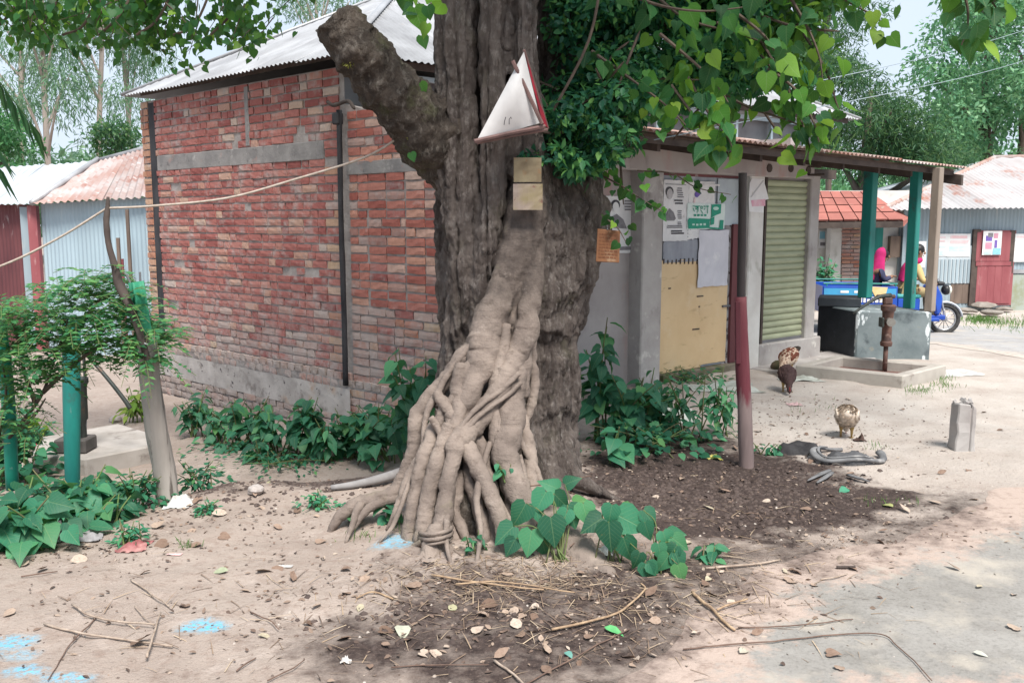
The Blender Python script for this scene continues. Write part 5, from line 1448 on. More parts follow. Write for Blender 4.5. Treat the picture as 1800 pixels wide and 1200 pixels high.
# ------------------------------------------------------------------ whitewashed shop with red tile awning seen through the porch
ws = thing('whitewashed_shop', 'whitewashed shop with red awning, brick pier and green door across the road', 'shop', (6.6, 18.0, -0.15))
WY = 17.5
wn_ = Vector((0, -1, 0))
def ws_rect(name, px0, py0, px1, py1, y, th, material, parent=ws, bevel=0.0):
    p, q_ = at(px0, py0, y), at(px1, py1, y)
    m = MB(); m.obox((p.x, y, q_.z), (q_.x - p.x, 0, 0), (0, th, 0), (0, 0, p.z - q_.z))
    return m.build(name, material, parent, bevel=bevel)
ws_rect('wall', 1360, 335, 1592, 545, WY, 0.2, M_WHITEWASH)
ws_rect('pillar', 1462, 388, 1474, 540, WY - 0.35, 0.25, M_WHITEWASH)
ws_rect('pier_core', 1480.5, 388, 1511, 540, WY - 0.33, 0.25, M_MORTAR)
for r_ in range(22):                                                   # brick pier, brick by brick
    for c_ in range(2):
        x0 = 1480 + c_ * 16 + (5 if r_ % 2 and c_ else 0); x1 = 1495 + (5 if r_ % 2 else 0) if c_ == 0 else 1511.5
        p, q_ = at(x0, 391 + r_ * 6.7, WY - 0.36), at(x1, 396.2 + r_ * 6.7, WY - 0.36)
        mesh_obj('brick', BK['stretcher', rb.choice(('pale', 'pale', 'tan')), r_ % 3], None, ws, wall_matrix(Vector(((p.x + q_.x) / 2, WY - 0.36, (p.z + q_.z) / 2)), Vector((1, 0, 0)), Vector((0, -1, 0)), 0, ((q_.x - p.x) / 0.238, 1, (p.z - q_.z) / 0.071)))
ws_rect('door', 1528, 392, 1546, 532, WY - 0.06, 0.05, M_TEAL)
ws_rect('sign_board', 1545, 388, 1572, 398, WY - 0.1, 0.05, M_BLUE_INK)
ws_rect('meter_box', 1566, 415, 1582, 452, WY - 0.14, 0.12, M_WOOD)
ws_rect('dark_gap', 1582, 396, 1590, 530, WY - 0.05, 0.04, M_TIN_GREY)
pp = ws_rect('poster', 1440, 405, 1452, 436, WY - 0.012, 0.01, M_PAPER, None); tag(pp, 'small white and blue poster on the whitewashed far wall', 'poster')
ws_rect('print', 1441.5, 407, 1450, 420, WY - 0.016, 0.003, M_BLUE_INK, pp); ws_rect('print', 1442, 426, 1450, 432, WY - 0.016, 0.003, M_INK_GREY, pp)
# awning of red tiles: each pan a part
M_TILE = mat('red_awning', (0.34, 0.125, 0.10), (0.28, 0.10, 0.082), 3, layers=[((0.5, 0.25, 0.2), 4, 0.6, 0.75)], rnd=0.12, rough=0.7)
A0, A1, B0, B1 = at(1405, 390, 16.6), at(1588, 388, 16.4), at(1405, 338, 17.45), at(1528, 338, 17.45)
AN = (A1 - A0).cross(B0 - A0).normalized(); AN = AN if AN.z > 0 else -AN
for i in range(7):
    for j in range(4):
        u0, u1, v0, v1 = i / 7 + 0.006, (i + 1) / 7 - 0.006, j / 4 + 0.012, (j + 1) / 4 - 0.012
        qf = lambda u, v: A0.lerp(A1, u).lerp(B0.lerp(B1, u), v)
        m = MB(); m.prism([qf(u0, v0), qf(u1, v0), qf(u1, v1), qf(u0, v1)], AN * (0.03 + 0.006 * ((i + j) % 2)))
        m.build('awning_tile', M_TILE, ws)
m = MB(); m.prism([p - AN * 0.05 for p in (A0, A1, B1, B0)], -AN * 0.02); m.build('awning_deck', M_WOOD_DARK, ws)
m = MB(); m.obox(A0 - Vector((0, 0, 0.12)), A1 - A0, Vector((0, 0.05, 0)), Vector((0, 0, 0.11))); m.build('awning_beam', M_WOOD_DARK, ws)
m = MB(); m.prism([A1 + Vector((0, 0, -0.1)), at(1600, 384, 16.9) , B1, A1], Vector((0.02, 0.02, 0))); m.build('awning_end', M_TILE, ws)
# pale pole by the shed corner
pl = thing('utility_pole', 'thin pale rusty pole standing at the corner of the far shed', 'pole', at(1606, 545, 15.9))
m = MB(); a1, a2 = at(1604, 545, 15.9), at(1613, 335, 15.9); m.tube([a1 - Vector((0, 0, 0.2)), a2], 0.045, 10); m.build('shaft', mat('pale_rusty_pole', (0.48, 0.38, 0.33), (0.36, 0.24, 0.2), 8), pl, smooth=True)
m = MB(); m.box(a2 + Vector((0, 0, 0.02)), (0.12, 0.1, 0.14)); m.build('cap', M_WOOD_DARK, pl)

# ------------------------------------------------------------------ far trees
def gm(name, a, b, c, tr=0.35, tcol=(0.2, 0.45, 0.15)):
    return leaf_mat(name, [(0, a), (0.55, b), (1, c)], tr, tcol)
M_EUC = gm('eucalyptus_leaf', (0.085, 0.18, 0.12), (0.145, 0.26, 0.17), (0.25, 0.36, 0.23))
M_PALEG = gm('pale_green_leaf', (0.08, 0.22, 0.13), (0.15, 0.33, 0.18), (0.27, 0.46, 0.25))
M_MANGO = gm('mango_leaf', (0.02, 0.065, 0.036), (0.042, 0.115, 0.05), (0.11, 0.19, 0.06), 0.25)
M_BUSHY = gm('bright_bush_leaf', (0.02, 0.095, 0.04), (0.04, 0.15, 0.055), (0.09, 0.23, 0.08))
M_PALEBARK = mat('pale_trunk_bark', (0.42, 0.36, 0.32), (0.30, 0.25, 0.22), 4, stretch=(1, 1, 0.3), rough=0.9)
M_DARKBARK = mat('dark_trunk_bark', (0.15, 0.12, 0.10), (0.09, 0.07, 0.06), 4, stretch=(1, 1, 0.3), rough=0.9)
def far_tree(name, label, base, height, trunk_r, clusters, nleaf, size, lm, bm_, seed, tmpl=SMALL, lean=0.0, group=None, cat='tree', flat=0.8, droop=0.3, jit=0.9, branches=7):
    """trunk and crown; clusters: (centre, radius) of leaf clumps"""
    q = np.random.default_rng(seed)
    t_ = thing(name, label, cat, base, 0, group)
    b = np.asarray(base, float); top = b + np.array((lean, 0.3, height))
    S = spline([(*b, trunk_r), (*(b + (top - b) * 0.35 + np.array((q.normal() * 0.12, 0, 0))), trunk_r * 0.8), (*(b + (top - b) * 0.7 + np.array((q.normal() * 0.2, 0, 0))), trunk_r * 0.55), (*top, trunk_r * 0.2)], 6)
    MB().tube(S[:, :3], S[:, 3], 9, rough=0.08, seed=seed).build('trunk', bm_, t_, smooth=True)
    br = MB()
    cl = sorted(clusters, key=lambda c: -c[1])[:branches]
    for c, r_ in cl:
        c = np.asarray(c); k = int(np.clip((c[2] - b[2] - 0.8) / height * (len(S) - 1) * 0.85, 2, len(S) - 3))
        s0 = S[k, :3]
        br.tube(spline([s0, (s0 + c) / 2 + np.array((0, 0, 0.15)), c], 5), np.linspace(S[k, 3] * 0.6, 0.015, 11), 6)
    if cl: br.build('limb', bm_, t_, smooth=True)
    P, T, N, S_ = [], [], [], []
    tot = sum(r_ ** 2 for _, r_ in clusters)
    for c, r_ in clusters:
        k = max(int(nleaf * r_ ** 2 / tot), 6)
        d = rdir(k, q); rad = r_ * q.uniform(0.15, 1.0, k) ** 0.55
        P.append(np.asarray(c) + d * rad[:, None] * np.array((1, 1, flat)))
        T.append(unit(d * 0.5 + rdir(k, q) * jit + np.array((0, 0, -droop))))
        N.append(unit(rdir(k, q) * 0.7 + np.array((0, -0.3, 0.7))))
        S_.append(size * q.uniform(0.6, 1.3, k))
    P, T, N, S_ = (np.concatenate(a) for a in (P, T, N, S_))
    tag(mesh_obj('crown', leaves_mesh('crown', P, T, N, S_, tmpl), lm, t_), kind='stuff')
    return t_
def cl_px(n, x0, x1, y0, y1, Y0, Y1, r0, r1, q, env=None):
    out = []
    while len(out) < n:
        px_, py_ = q.uniform(x0, x1), q.uniform(y0, y1)
        if env and not env(px_, py_): continue
        out.append((np.array(at(px_, py_, q.uniform(Y0, Y1))), q.uniform(r0, r1)))
    return out
q = np.random.default_rng(33)
gL = 'eucalyptus trees beyond the left sheds'
for k_, (bx, x0, x1, ytop, Yd, lab) in enumerate(((84, 10, 150, -160, 27, 'slender pale eucalyptus with bare white stem above the white shed roof'), (176, 110, 250, -200, 30, 'tall pale eucalyptus behind the rust red shed roof'), (222, 190, 290, -120, 33, 'farthest hazy eucalyptus close to the brick house corner'), (30, -80, 70, -150, 31, 'pale eucalyptus at the left picture edge behind the dark bush'))):
    b = at(bx, 330, Yd); b.z = -0.8
    cl = cl_px(34, x0, x1, ytop, 265, Yd - 1.5, Yd + 2, 0.35, 0.8, q)
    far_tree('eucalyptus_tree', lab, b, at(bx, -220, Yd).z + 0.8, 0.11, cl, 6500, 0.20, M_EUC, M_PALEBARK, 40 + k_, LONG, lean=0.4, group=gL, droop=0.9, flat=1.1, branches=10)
b = at(-10, 300, 19.5); b.z = -0.7
far_tree('leafy_tree', 'dark green bushy tree at the left edge above the white shed roof', b, 3.6, 0.16, cl_px(26, -140, 55, 195, 300, 18.8, 20.6, 0.35, 0.6, q, lambda x, y: y > 150 + 0.55 * max(x, 0) + 60), 9000, 0.11, M_BUSHY, M_DARKBARK, 50, SMALL)
b = at(216, 300, 24); b.z = -0.7
far_tree('leafy_tree', 'olive green shrubby tree between shed roof and brick house corner', b, 3.5, 0.12, cl_px(12, 178, 262, 225, 300, 23, 25, 0.3, 0.6, q), 3500, 0.13, M_MANGO, M_DARKBARK, 51, SMALL)
# hedge of far growth that closes the horizon on the left
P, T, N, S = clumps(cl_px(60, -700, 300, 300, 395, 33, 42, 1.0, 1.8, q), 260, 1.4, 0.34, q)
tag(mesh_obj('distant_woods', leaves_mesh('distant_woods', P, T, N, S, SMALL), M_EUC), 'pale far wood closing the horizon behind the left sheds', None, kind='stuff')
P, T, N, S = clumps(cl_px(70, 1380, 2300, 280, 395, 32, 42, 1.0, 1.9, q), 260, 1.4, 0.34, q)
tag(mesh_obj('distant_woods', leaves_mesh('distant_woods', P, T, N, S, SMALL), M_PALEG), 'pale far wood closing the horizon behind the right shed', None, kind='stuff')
# tree above the house ridge
b = at(560, 300, 34); b.z = -0.5
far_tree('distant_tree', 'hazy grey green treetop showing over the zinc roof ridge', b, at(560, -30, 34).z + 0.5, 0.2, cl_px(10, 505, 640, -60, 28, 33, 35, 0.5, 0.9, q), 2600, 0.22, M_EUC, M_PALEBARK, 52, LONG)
# right: mango tree behind the shop roof, pale trees behind the road
mango_env = lambda x, y: y > np.interp(x, [1400, 1440, 1500, 1560, 1600, 1660, 1700], [20, 70, 95, 130, 190, 235, 260])
b = at(1530, 360, 19.5); b.z = -0.1
far_tree('mango_tree', 'dark glossy mango tree rising behind the rusty porch roof', b, 4.4, 0.2, cl_px(70, 1400, 1690, 20, 300, 18.6, 21.5, 0.28, 0.62, q, mango_env), 22000, 0.15, M_MANGO, M_DARKBARK, 60, LONG, droop=0.5)
b = at(1460, 360, 23); b.z = -0.1
far_tree('leafy_tree', 'grey green tree with thin twigs behind the fig leaves on the right', b, 9.5, 0.09, cl_px(30, 1390, 1590, -120, 120, 22, 24.5, 0.35, 0.7, q, lambda x, y: x < 1540 or y < 20 or y > 90), 7000, 0.17, M_MANGO, M_DARKBARK, 61, LONG)
for k_, (bx, x0, x1, y0, Yd, n_, env, lab) in enumerate((
        (1735, 1610, 1800, -90, 26, 60, lambda x, y: y > np.interp(x, [1610, 1640, 1680, 1800], [170, 80, -20, -90]), 'tall pale green feathery tree behind the tin house ridge'),
        (1790, 1700, 1960, -120, 29, 60, None, 'pale green tree at the right picture edge'),
        (1640, 1580, 1720, 150, 30, 40, lambda x, y: y > np.interp(x, [1580, 1620, 1720], [260, 190, 150]), 'low pale green tree between mango tree and tin house'),
        (1860, 1820, 2100, -60, 24, 40, None, 'green tree beyond the right picture edge'))):
    b = at(bx, 380, Yd); b.z = -0.2
    far_tree('feathery_tree', lab, b, at(bx, y0 + 20, Yd).z, 0.16, cl_px(n_, x0, x1, y0, 315, Yd - 1.5, Yd + 1.8, 0.4, 0.85, q, env), 12000, 0.17, M_PALEG, M_DARKBARK, 70 + k_, SMALL, group='pale trees behind the tin house', droop=0.5, branches=9)
# palm whose fronds hang in at the upper left corner
palm = thing('date_palm', 'dark palm whose fronds hang into the upper left corner', 'palm tree', (-5.5, 6.9, -0.5))
MB().tube(spline([(-5.6, 6.9, -0.6), (-5.65, 6.9, 1.2), (-5.5, 6.9, 3.3)], 6), np.linspace(0.17, 0.13, 13), 10, rough=0.1).build('trunk', M_DARKBARK, palm, smooth=True)
q = np.random.default_rng(8)
for k_ in range(16):
    a = 2 * PI * k_ / 16 + q.normal() * 0.1
    tgt = np.array((math.cos(a) * 1.75, math.sin(a) * 1.5, -0.9 + q.normal() * 0.25))
    base = np.array((-5.5, 6.9, 3.3))
    S = spline([base, base + tgt * np.array((0.45, 0.45, 0)) + np.array((0, 0, 0.42)), base + tgt], 12)
    fr = MB(); fr.tube(S, np.linspace(0.018, 0.004, len(S)), 5)
    Td = unit(np.gradient(S, axis=0))
    P, T, N, Z_ = [], [], [], []
    for i in range(3, len(S)):
        for j in range(2):
            for sd in (-1, 1):
                side = unit(np.cross(Td[i], (0, 0, 1)))
                P.append(S[i] + Td[i] * 0.02 * j); T.append(side * sd * 0.75 + Td[i] * 0.7 + np.array((0, 0, -0.45 + q.normal() * 0.12))); N.append((q.normal() * 0.2, q.normal() * 0.2, 1)); Z_.append(0.42 * q.uniform(0.75, 1.1))
    v, f = LONG
    vv = v.copy(); vv[:, 0] *= 0.45
    Xa, Ta, Na = frames(np.array(T), np.array(N))
    Z_ = np.array(Z_)
    V = np.array(P)[:, None] + Z_[:, None, None] * (vv[None, :, :1] * Xa[:, None] + vv[None, :, 1:2] * Ta[:, None] + vv[None, :, 2:3] * Na[:, None])
    for i in range(len(P)): fr.add(V[i], f)
    fr.build('frond', M_MANGO, palm)
# overhead wires on the right
for k_, ((ax_, ay_, aY), (bx_, by_, bY), lab) in enumerate((((1440, 142, 9), (1900, 20, 22), 'upper thin overhead wire crossing the right sky'), ((1470, 176, 9), (1900, 75, 22), 'lower thin overhead wire crossing the right sky'))):
    a1, b1_ = np.array(at(ax_ - 320, ay_ + 70, aY - 2)), np.array(at(bx_, by_, bY))
    S = spline([a1, (a1 + b1_) / 2 - np.array((0, 0, 0.12)), b1_], 10)
    tag(MB().tube(S, 0.0045, 5).build('overhead_wire', M_TIN_GREY, None, smooth=True), lab, 'wire', 'overhead wires')
# ------------------------------------------------------------------ weeds and low plants
WS_ = [(0, (0.016, 0.085, 0.052)), (0.5, (0.030, 0.145, 0.085)), (0.85, (0.052, 0.205, 0.11)), (1, (0.12, 0.29, 0.10))]
M_WEED = leaf_mat('weed_leaf', WS_, 0.32, (0.15, 0.42, 0.1))
M_WEED_P = leaf_mat('veined_weed_leaf', WS_, 0.32, (0.15, 0.42, 0.1), vein=0.45)
WL_ = [(0, (0.028, 0.155, 0.092)), (0.6, (0.048, 0.225, 0.130)), (1, (0.10, 0.31, 0.14))]
M_WEED_L = leaf_mat('bright_weed_leaf', WL_, 0.33, (0.2, 0.5, 0.15))
M_WEED_LP = leaf_mat('veined_bright_leaf', WL_, 0.33, (0.2, 0.5, 0.15), vein=0.45)
M_WEED_Y = leaf_mat('yellow_green_leaf', [(0, (0.10, 0.22, 0.03)), (0.6, (0.20, 0.33, 0.05)), (1, (0.33, 0.40, 0.08))], 0.4)
M_GRASS = leaf_mat('grass_blade', [(0, (0.05, 0.13, 0.03)), (0.6, (0.09, 0.2, 0.05)), (1, (0.2, 0.27, 0.09))], 0.3)
M_GSTEM = mat('green_stem', (0.10, 0.17, 0.05), (0.13, 0.11, 0.06), 12)
PL = {}
for tk, tm in (('heart', HEART), ('broad', BROAD), ('ovate', OVATE)):
    for mk, mm in (('weed', M_WEED_P), ('bright', M_WEED_LP), ('yellow', M_WEED_Y)):
        for v_ in range(3):
            me = tmpl_mesh('leaf', tm, 0.12 + 0.22 * v_, (-0.3, 0.0, 0.3)[v_]); me.materials.append(mm); PL[tk, mk, v_] = me
def plant(label, px, py, h, spread, nst, per, size, tk='broad', mk='weed', bright=0.15, parts=True, seed=0, group=None, name='weed_plant', cat='plant', base=None, lowleaf=0.3, cover=0):
    q = np.random.default_rng(seed)
    b = base if base is not None else on_g(px, py)
    t_ = thing(name, label, cat, b, 0, group)
    st = MB(); acc = []
    for s_ in range(nst):
        a = q.uniform(0, 2 * PI); r_ = spread * q.uniform(0.25, 1.0)
        top = np.array((b.x + math.cos(a) * r_, b.y + math.sin(a) * r_ * 0.8, b.z + h * q.uniform(0.6, 1.05)))
        base_ = np.array((b.x + q.normal() * spread * 0.25, b.y + q.normal() * spread * 0.2, b.z - 0.02))
        S = spline([base_, base_ * 0.5 + top * 0.5 + np.array((0, 0, 0.12 * h)), top], 8)
        st.tube(S, np.linspace(0.0055, 0.0025, len(S)) * (0.6 + size * 5), 5)
        for k in range(per):
            f = lowleaf + (1 - lowleaf) * (k + q.uniform(0, 0.8)) / per
            p = S[min(int(f * (len(S) - 1)), len(S) - 1)]
            az = a + k * 2.4 + q.normal() * 0.5
            out = np.array((math.cos(az), math.sin(az), 0))
            td = out * 0.9 + np.array((0, 0, q.uniform(-0.75, 0.25)))
            nr = np.array((0, 0, 1)) * 0.9 + out * q.uniform(0.0, 0.7) + q.normal(size=3) * 0.25 + np.array((0, -0.3, 0))
            acc.append((p + out * size * 0.12, td, nr, size * q.uniform(0.6, 1.15) * (1.12 - 0.4 * f)))
    st.build('stem', M_GSTEM, t_, smooth=True)
    if cover:
        for k in range(cover):
            a = q.uniform(0, 2 * PI); r_ = spread * q.uniform(0, 1.1)
            p = np.array((b.x + math.cos(a) * r_, b.y + math.sin(a) * r_ * 0.8, b.z + h * q.uniform(0.05, 0.7) * (1.1 - 0.5 * r_ / spread)))
            acc.append((p, (math.cos(a), math.sin(a) - 0.3, q.uniform(-0.7, 0.3)), (q.normal() * 0.4, q.normal() * 0.4 - 0.3, 1), size * q.uniform(0.45, 0.9)))
    if parts:
        for (p, td, nr, s_) in acc:
            m_ = 'bright' if (mk == 'weed' and q.random() < bright) else mk
            mesh_obj('leaf', PL[tk, m_, q.integers(0, 3)], None, t_, leaf_matrix(p, td, nr, s_))
    else:
        P, T, N, S_ = (np.array([a[i] for a in acc]) for i in range(4))
        tag(mesh_obj('foliage', leaves_mesh('foliage', P, T, N, S_, {'heart': HEART, 'broad': BROAD, 'ovate': OVATE, 'small': SMALL}[tk]), {'weed': M_WEED, 'bright': M_WEED_L, 'yellow': M_WEED_Y}[mk], t_), kind='stuff')
    return t_
gw = 'weeds along the foot of the brick house'
plant('dark weed with a yellow tip, leftmost at the foot of the brick wall', 348, 768, 0.50, 0.22, 9, 8, 0.14, 'ovate', seed=1, group=gw, cover=14)
plant('leafy weed under the plaster band, second from left at the wall', 432, 785, 0.44, 0.26, 9, 7, 0.15, 'broad', seed=2, group=gw, cover=12)
plant('weed with large drooping leaf between two wall weeds, above bare soil', 455, 812, 0.20, 0.12, 3, 4, 0.16, 'broad', bright=0.5, seed=3, group=gw)
plant('bushy weed at the middle of the brick wall foot', 530, 800, 0.50, 0.28, 10, 8, 0.15, 'broad', seed=4, group=gw, cover=16)
plant('weed with pointed leaves just right of the middle wall weed', 572, 812, 0.42, 0.2, 7, 7, 0.17, 'ovate', bright=0.3, seed=5, group=gw, cover=8)
plant('rounded leafy weed left of the tall climber by the roots', 622, 806, 0.44, 0.24, 8, 7, 0.15, 'broad', seed=6, group=gw, cover=8)
plant('tall dark climber leaning on the brick corner behind the roots', 735, 790, 0.85, 0.22, 9, 9, 0.16, 'heart', bright=0.08, seed=7, group=gw, cover=18, base=Vector((-0.72, 6.75, -0.18)))
plant('spreading dark weed between climber and grey log', 672, 815, 0.5, 0.3, 10, 8, 0.15, 'heart', bright=0.1, seed=8, group=gw, cover=22)
plant('low carpet of small dark weeds under the brick wall', 500, 815, 0.14, 0.55, 16, 6, 0.07, 'ovate', parts=False, seed=9, group=gw, cover=160)
plant('low carpet of small weeds in front of the left wall corner', 400, 792, 0.12, 0.4, 10, 6, 0.07, 'ovate', parts=False, seed=10, group=gw, cover=90)
plant('leafy weed filling the gap right of the leftmost wall weed', 392, 778, 0.36, 0.2, 7, 7, 0.13, 'ovate', seed=61, group=gw, cover=12)
plant('upright weed just left of the middle wall weed', 488, 798, 0.42, 0.18, 6, 7, 0.14, 'broad', bright=0.25, seed=62, group=gw, cover=10)
plant('leaning weed below the end of the plaster band', 650, 800, 0.44, 0.22, 7, 7, 0.15, 'heart', bright=0.12, seed=63, group=gw, cover=14)
gr = 'weeds between the trunk and the shop'
plant('tall weed with drooping leaves close behind the right trunk edge', 1042, 765, 0.95, 0.16, 5, 9, 0.17, 'broad', bright=0.1, seed=11, group=gr, base=Vector((0.62, 6.5, 0.0)), cover=8)
plant('broad dark bush of heart leaves under the grey shop wall', 1098, 772, 0.55, 0.38, 12, 7, 0.15, 'broad', bright=0.06, seed=12, group=gr, cover=40)
plant('dark leafy weed before the left shop pillar', 1150, 765, 0.42, 0.24, 8, 6, 0.13, 'broad', bright=0.1, seed=13, group=gr, cover=22)
plant('tangled green weed in front of the cream door panel', 1215, 775, 0.50, 0.24, 9, 7, 0.11, 'ovate', bright=0.25, seed=14, group=gr, cover=20)
plant('light green weed just left of the red post', 1268, 765, 0.52, 0.18, 7, 7, 0.11, 'ovate', bright=0.4, seed=15, group=gr, cover=12)
plant('low weeds growing along the mossy door sill', 1215, 672, 0.14, 0.5, 14, 5, 0.08, 'ovate', parts=False, seed=16, group=gr, cover=90)
plant('big bright green leaves of a young plant beside the trunk foot', 1078, 812, 0.24, 0.10, 2, 3, 0.21, 'heart', 'bright', seed=17, group=gr)
plant('shadowed low weeds behind the dark soil hollow', 1130, 790, 0.22, 0.5, 14, 5, 0.09, 'broad', parts=False, seed=18, group=gr, cover=120)
plant('small pale weed right of the red post foot', 1345, 800, 0.12, 0.10, 4, 4, 0.08, 'ovate', 'bright', seed=19)
gl = 'plants in the hollow on the left'
plant('large leaved plant with wide drooping leaves at the lower left edge', 40, 962, 0.30, 0.34, 15, 6, 0.165, 'heart', bright=0.2, seed=21, group=gl, cover=16)
plant('large leaved plant covering the foot of the teal post', 140, 925, 0.32, 0.28, 13, 6, 0.17, 'heart', bright=0.35, seed=22, group=gl, cover=12)
plant('broad leaved weed right of the teal post foot', 185, 925, 0.18, 0.16, 5, 4, 0.14, 'broad', seed=23, group=gl, cover=10)
plant('fine leaved weed left of the leaning grey post', 238, 895, 0.26, 0.20, 12, 8, 0.065, 'ovate', parts=False, seed=24, group=gl, cover=150)
plant('fine leaved weed right of the leaning grey post', 348, 862, 0.20, 0.20, 10, 8, 0.06, 'ovate', parts=False, seed=25, group=gl, cover=100)
plant('little fern like weed on the bank by the rags', 228, 955, 0.12, 0.10, 8, 6, 0.05, 'ovate', 'bright', parts=False, seed=26, group=gl, cover=40)
plant('tiny weed tuft right of the white rag on the bank', 362, 902, 0.08, 0.07, 6, 5, 0.045, 'ovate', 'bright', parts=False, seed=27, group=gl, cover=24)
plant('dense dark shrub at the left edge in front of the pump', 20, 850, 0.62, 0.36, 18, 9, 0.12, 'broad', parts=False, seed=28, group=gl, cover=160)
plant('bright leafy seedling beside the red cloth on the slab', 62, 782, 0.32, 0.16, 5, 5, 0.16, 'broad', 'yellow', seed=29, group=gl)
plant('yellow green leafy plant on the slab behind the leaning post', 236, 742, 0.36, 0.24, 8, 6, 0.15, 'ovate', 'yellow', seed=30, group=gl, cover=10)
plant('dark low growth under the pump slab edge', 90, 870, 0.12, 0.45, 12, 6, 0.08, 'broad', parts=False, seed=31, group=gl, cover=90)
gb = 'small weeds among the tree roots'
plant('pale fern like weed at the tip of the left root', 556, 892, 0.10, 0.11, 8, 6, 0.05, 'ovate', 'bright', parts=False, seed=41, group=gb, cover=50)
plant('young plant with hanging leaves under the left root', 622, 918, 0.13, 0.06, 3, 4, 0.10, 'heart', bright=0.5, seed=42, group=gb)
plant('young plant nestling between left root and root mass', 686, 912, 0.12, 0.06, 3, 4, 0.10, 'heart', bright=0.5, seed=43, group=gb)
plant('grey green small weed in the gap of the front roots', 835, 972, 0.12, 0.06, 4, 4, 0.06, 'ovate', 'weed', seed=44, group=gb)
plant('spindly weed clinging to the pale roots', 880, 845, 0.10, 0.06, 3, 4, 0.06, 'broad', 'bright', seed=45, group=gb, base=at(885, 840, 4.38))
plant('lone small plant with dark leaves right of the heart leaf plant', 1248, 985, 0.10, 0.07, 3, 4, 0.085, 'broad', bright=0.2, seed=46)
plant('pale shrub in front of the whitewashed far wall', 1450, 525, 0.75, 0.28, 14, 10, 0.13, 'ovate', 'bright', parts=False, seed=47, base=at(1450, 528, 15.2), cover=160, name='shrub', cat='shrub')
# the heart leaved plant in front of the right hand roots, leaf by leaf
hp = thing('heart_leaf_plant', 'large plant with big heart shaped leaves in front of the tree roots', 'plant', on_g(1010, 985))
HL = [(969, 852, 32, -0.9, 0.25, 4.30), (1005, 845, 28, 0.9, 0.2, 4.32), (948, 884, 46, -2.6, 0.35, 4.16), (986, 880, 34, 2.4, 0.15, 4.2), (914, 906, 46, -2.7, 0.3, 4.12), (945, 905, 26, 2.9, 0.6, 4.14), (972, 935, 52, 3.0, 0.25, 4.04), (931, 955, 46, -3.0, 0.25, 4.05), (955, 960, 40, 2.9, 0.0, 4.10), (1006, 908, 42, 2.8, 0.0, 4.14), (1030, 904, 40, 2.9, 0.1, 4.12), (1040, 922, 44, -2.1, 0.3, 4.04), (1072, 905, 36, -2.9, 1.0, 4.05), (1112, 918, 58, 2.0, 0.5, 4.05), (1072, 944, 50, 3.1, 0.4, 3.98), (1108, 897, 30, 1.7, 0.1, 4.12), (1142, 910, 34, 2.5, 0.1, 4.06), (1138, 934, 32, 2.9, 0.3, 4.02), (1102, 966, 44, 2.9, 0.0, 3.98), (1172, 950, 34, 2.8, 0.35, 4.0), (1196, 955, 34, 2.2, 0.3, 4.0), (1167, 990, 34, -2.6, 0.2, 3.93), (1195, 988, 36, 2.7, 0.3, 3.94), (1196, 1008, 32, 2.9, 0.2, 3.9), (1139, 1006, 34, 2.9, 0.15, 3.9), (1190, 938, 30, 1.4, 0.1, 4.04), (886, 940, 44, -2.3, 0.2, 4.1), (897, 962, 34, -2.6, 0.1, 4.06), (1160, 970, 30, 3.0, 0.1, 3.96), (1120, 985, 30, -2.8, 0.1, 3.92), (1020, 880, 26, 1.2, 0.2, 4.2), (992, 912, 34, -2.8, 0.0, 4.12), (1090, 925, 36, 2.6, 0.1, 4.06), (1150, 1000, 28, 2.4, 0.2, 3.9), (1180, 970, 30, -2.4, 0.3, 3.96)]
q = np.random.default_rng(77)
st = MB()
hub = {0: on_g(985, 985), 1: on_g(1075, 985), 2: on_g(1160, 1005)}
for (px_, py_, sz, ang, br, Yd) in HL:
    p = at(px_, py_, Yd)
    h_ = hub[0 if px_ < 1030 else (1 if px_ < 1125 else 2)]
    s_ = sz * Yd / FPX * 1.12
    td = np.array((math.sin(ang), -0.35, math.cos(ang) * 0.9))
    start = np.array(p) - unit(td[None])[0] * s_ * 0.5
    nr = np.array((q.normal() * 0.25, -0.95, 0.62 + q.normal() * 0.15))
    mesh_obj('leaf', PL['heart', 'bright' if q.random() < 0.15 + 0.6 * br else 'weed', q.integers(0, 3)], None, hp, leaf_matrix(start, td, nr, s_))
    mid = (np.array(h_) + start) / 2 + np.array((q.normal() * 0.02, 0.03, 0.06))
    st.tube(spline([np.array(h_) + q.normal(size=3) * np.array((0.03, 0.02, 0)), mid, start], 5), np.linspace(0.004, 0.002, 11), 5)
st.build('stem', M_GSTEM, hp, smooth=True)
# feathery sapling on the left
sap = thing('feathery_sapling', 'feathery green sapling with fine leaflets in front of the blue shed', 'sapling', on_g(10, 860))
q = np.random.default_rng(13)
M_FEATH = leaf_mat('feathery_leaflet', [(0, (0.03, 0.14, 0.07)), (0.6, (0.065, 0.23, 0.10)), (1, (0.17, 0.36, 0.11))], 0.42, (0.25, 0.5, 0.1))
br = MB()
nodes_ = []
for rows in (((-10, 800, 5.4), (40, 740, 5.35), (75, 690, 5.3), (100, 620, 5.3), (120, 560, 5.3)), ((62, 708, 5.32), (42, 650, 5.3), (38, 590, 5.25), (60, 540, 5.2)), ((75, 690, 5.3), (130, 640, 5.2), (190, 600, 5.2), (230, 590, 5.2)), ((40, 620, 5.28), (20, 560, 5.2), (-10, 520, 5.2)), ((105, 610, 5.3), (150, 560, 5.25), (180, 520, 5.2)), ((-10, 800, 5.4), (10, 700, 5.3), (5, 640, 5.2)), ((30, 760, 5.35), (60, 730, 5.2), (80, 700, 5.15))):
    S = spline([tuple(at(*r_)) for r_ in rows], 8)
    br.tube(S, np.linspace(0.014, 0.004, len(S)), 6)
    nodes_ += [S[i] for i in range(len(S) // 3, len(S))]
br.build('branch', M_TWIG, sap, smooth=True)
P, T, N, Z_ = [], [], [], []
